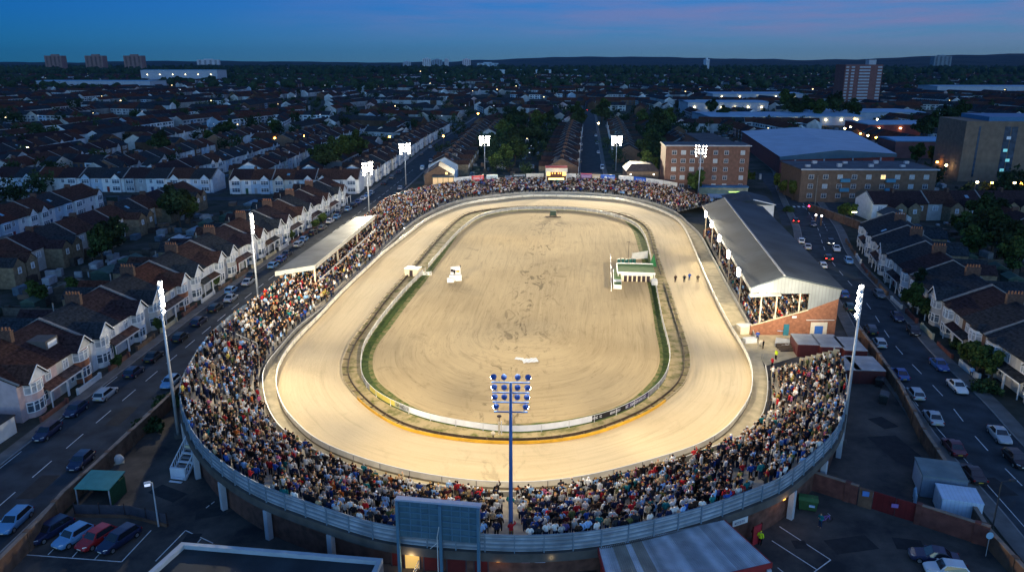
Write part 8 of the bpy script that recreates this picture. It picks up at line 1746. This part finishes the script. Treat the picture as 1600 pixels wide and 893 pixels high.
FIX = [('house with', 'house,'), (' tiled roof,', ' tiles,'), (' slate roof,', ' slates,'), ('far left road', 'conservatory street'), ('left-hand and middle streets', 'streets of houses'), ('left road', 'covered-stand road'), ('right road', 'grandstand road'), ('behind the left terrace', 'behind the covered-stand road'), ('behind the right terrace', 'behind the lower terrace bend'), ('left terrace', 'covered-stand road'), ('left-hand terrace', 'covered-stand terrace'),
 ('garden of the right terrace', 'garden of the grandstand road'), ('gardens of the right terrace', 'gardens of the grandstand road'), ('end of the right terrace', 'end of the grandstand road'), ('behind the right roadside terrace', 'behind the grandstand road houses'), ('right-hand terrace', 'lower terrace bend'), ('right terrace', 'lower terrace bend'), ('right-hand bend', 'lower bend'), ('right-hand gardens', 'gardens beside the junction'), ('on the left kerb of the straight middle road', 'on the wood side of the middle street'), ('on the right kerb of the straight middle road', 'on the flats side of the middle street'),
 ('on the left kerb of the conservatory', 'on the garden side of conservatory'), ('on the right kerb of conservatory', 'on the wood side of conservatory'), ('on the left kerb between', 'on the kerb between'), ('the right kerb', 'the house-side kerb'), ('right edge of the view', 'edge of the view by the grandstand road'), ('left edge of the view', 'edge of the view by the car park'), ('near right edge', 'bottom of the grandstand road'), ('right mast', 'mast by the containers'), ('left mast', 'mast by the access stairs'),
 ('left of the lit', 'on the dark-roof side of the lit'), ('right of the lit', 'on the mast side of the lit'), ('nearest the blue', 'beside the blue'), ('nearest the lamp', 'beside the lamp'), ('left of the blue mast', 'beside the blue mast'), ('left covered stand', 'covered stand'), ('left stand', 'covered stand'), ('at the left bend', 'beside the car park'), ('left far stand', 'far terrace'), ('left rim', 'rim by the covered-stand road'), ('left car park', 'car park'), ('right pavement', 'pavement'), ('at the bottom left', 'beside the car park'),
 ('second farthest floodlight', 'second floodlight from the far end'), ('second nearest floodlight', 'fourth floodlight from the far end'), ('farthest floodlight', 'first floodlight from the far end'), ('floodlight nearest', 'floodlight beside'), ('farthest car', 'second car from the cross street'), ('leftmost grey-roofed container', 'grey-roofed container hard against the grandstand yard'), ('leftmost of four handlers walking', 'brown-topped handler walking first'), ('rightmost of four handlers walking', 'brown-topped handler walking last'), ('second handler from the left', 'black-topped handler'),
 ('leftmost of three brown tower blocks on the far left horizon', 'brown tower block on the horizon, outermost of three'), ('middle of three brown tower blocks on the far left horizon', 'brown tower block on the horizon between two others'), ('rightmost of three brown tower blocks on the far left horizon', 'brown tower block on the horizon, closer to the pale works'), ('from the left in the row behind the traps', 'counted from the kennel shed behind the traps'), ('on the far left horizon', 'on the horizon'), ('on the left horizon', 'on the horizon beyond the tall pale shed'), ('on the right horizon', 'on the horizon beyond the tower block'),
 ('left of the red board', 'before the red board'), ('just right of the judges', 'just past the judges'), ('left of the red-roofed', 'before the red-roofed'), ('right of the second far mast', 'between mast and dark board'), ('at the right end of', 'at the hut end of'), ('at the right edge', 'beyond the low flats'), ('at the left of the horizon group', 'at the start of the horizon group'), ('right of the dark slab', 'past the dark slab'), ('right of centre', 'over the flats'), ('on the far left with', 'with'), ('with lights on the far left', 'with lights near the horizon'), ('on the far left', 'near the horizon'), ('left of the tower block', 'before the tower block'), ('right of the tower block', 'past the tower block'), ('left of the office block', 'before the office block'), ('left of the middle road', 'beside the middle street'), ('right of the middle road', 'beside the middle street'), ('left of conservatory street', 'behind conservatory street'), ('far right of the stadium', 'junction beyond the grandstand'),
 ('at the right end of the row of four', 'last in the row of four'), ('left of the trap doors', 'beside the trap doors'), ('along the left side of', 'along the infield side of'), ('standing on the right', 'standing beyond the sheds'), ('on the right', 'beside the track'), ('counting from the left', 'counting outward'), ('left of the ', 'before the '), ('right of the ', 'past the '), (' from the left', ' along'), ('straight middle road', 'middle street')]
for o in bpy.data.objects:
    l = o.get('label')
    if l:
        for a, c in FIX: l = l.replace(a, c)
        o['label'] = l
if HAZE:
    m = bpy.data.materials.new('haze'); m.use_nodes = True; nt = m.node_tree; nt.nodes.clear(); out_ = nt.nodes.new('ShaderNodeOutputMaterial'); pv = nt.nodes.new('ShaderNodeVolumePrincipled'); pv.inputs['Color'].default_value = (.10, .30, .58, 1); pv.inputs['Density'].default_value = HAZE; pv.inputs['Anisotropy'].default_value = .2; nt.links.new(pv.outputs[0], out_.inputs['Volume'])
    o = MB().box(-10200, 10200, -300, 10200, -2, 190).build('haze', m); o['kind'] = 'stuff'
    scene.cycles.volume_bounces = 0
scene.cycles.max_bounces = 5; scene.cycles.diffuse_bounces = 2; scene.cycles.glossy_bounces = 2; scene.cycles.transmission_bounces = 2; scene.cycles.sample_clamp_indirect = 4
scene.cycles.use_denoising = True; scene.cycles.denoiser = 'OPENIMAGEDENOISE'; scene.cycles.denoising_prefilter = 'ACCURATE'
print('cars', NCAR, 'objects', len(bpy.data.objects))
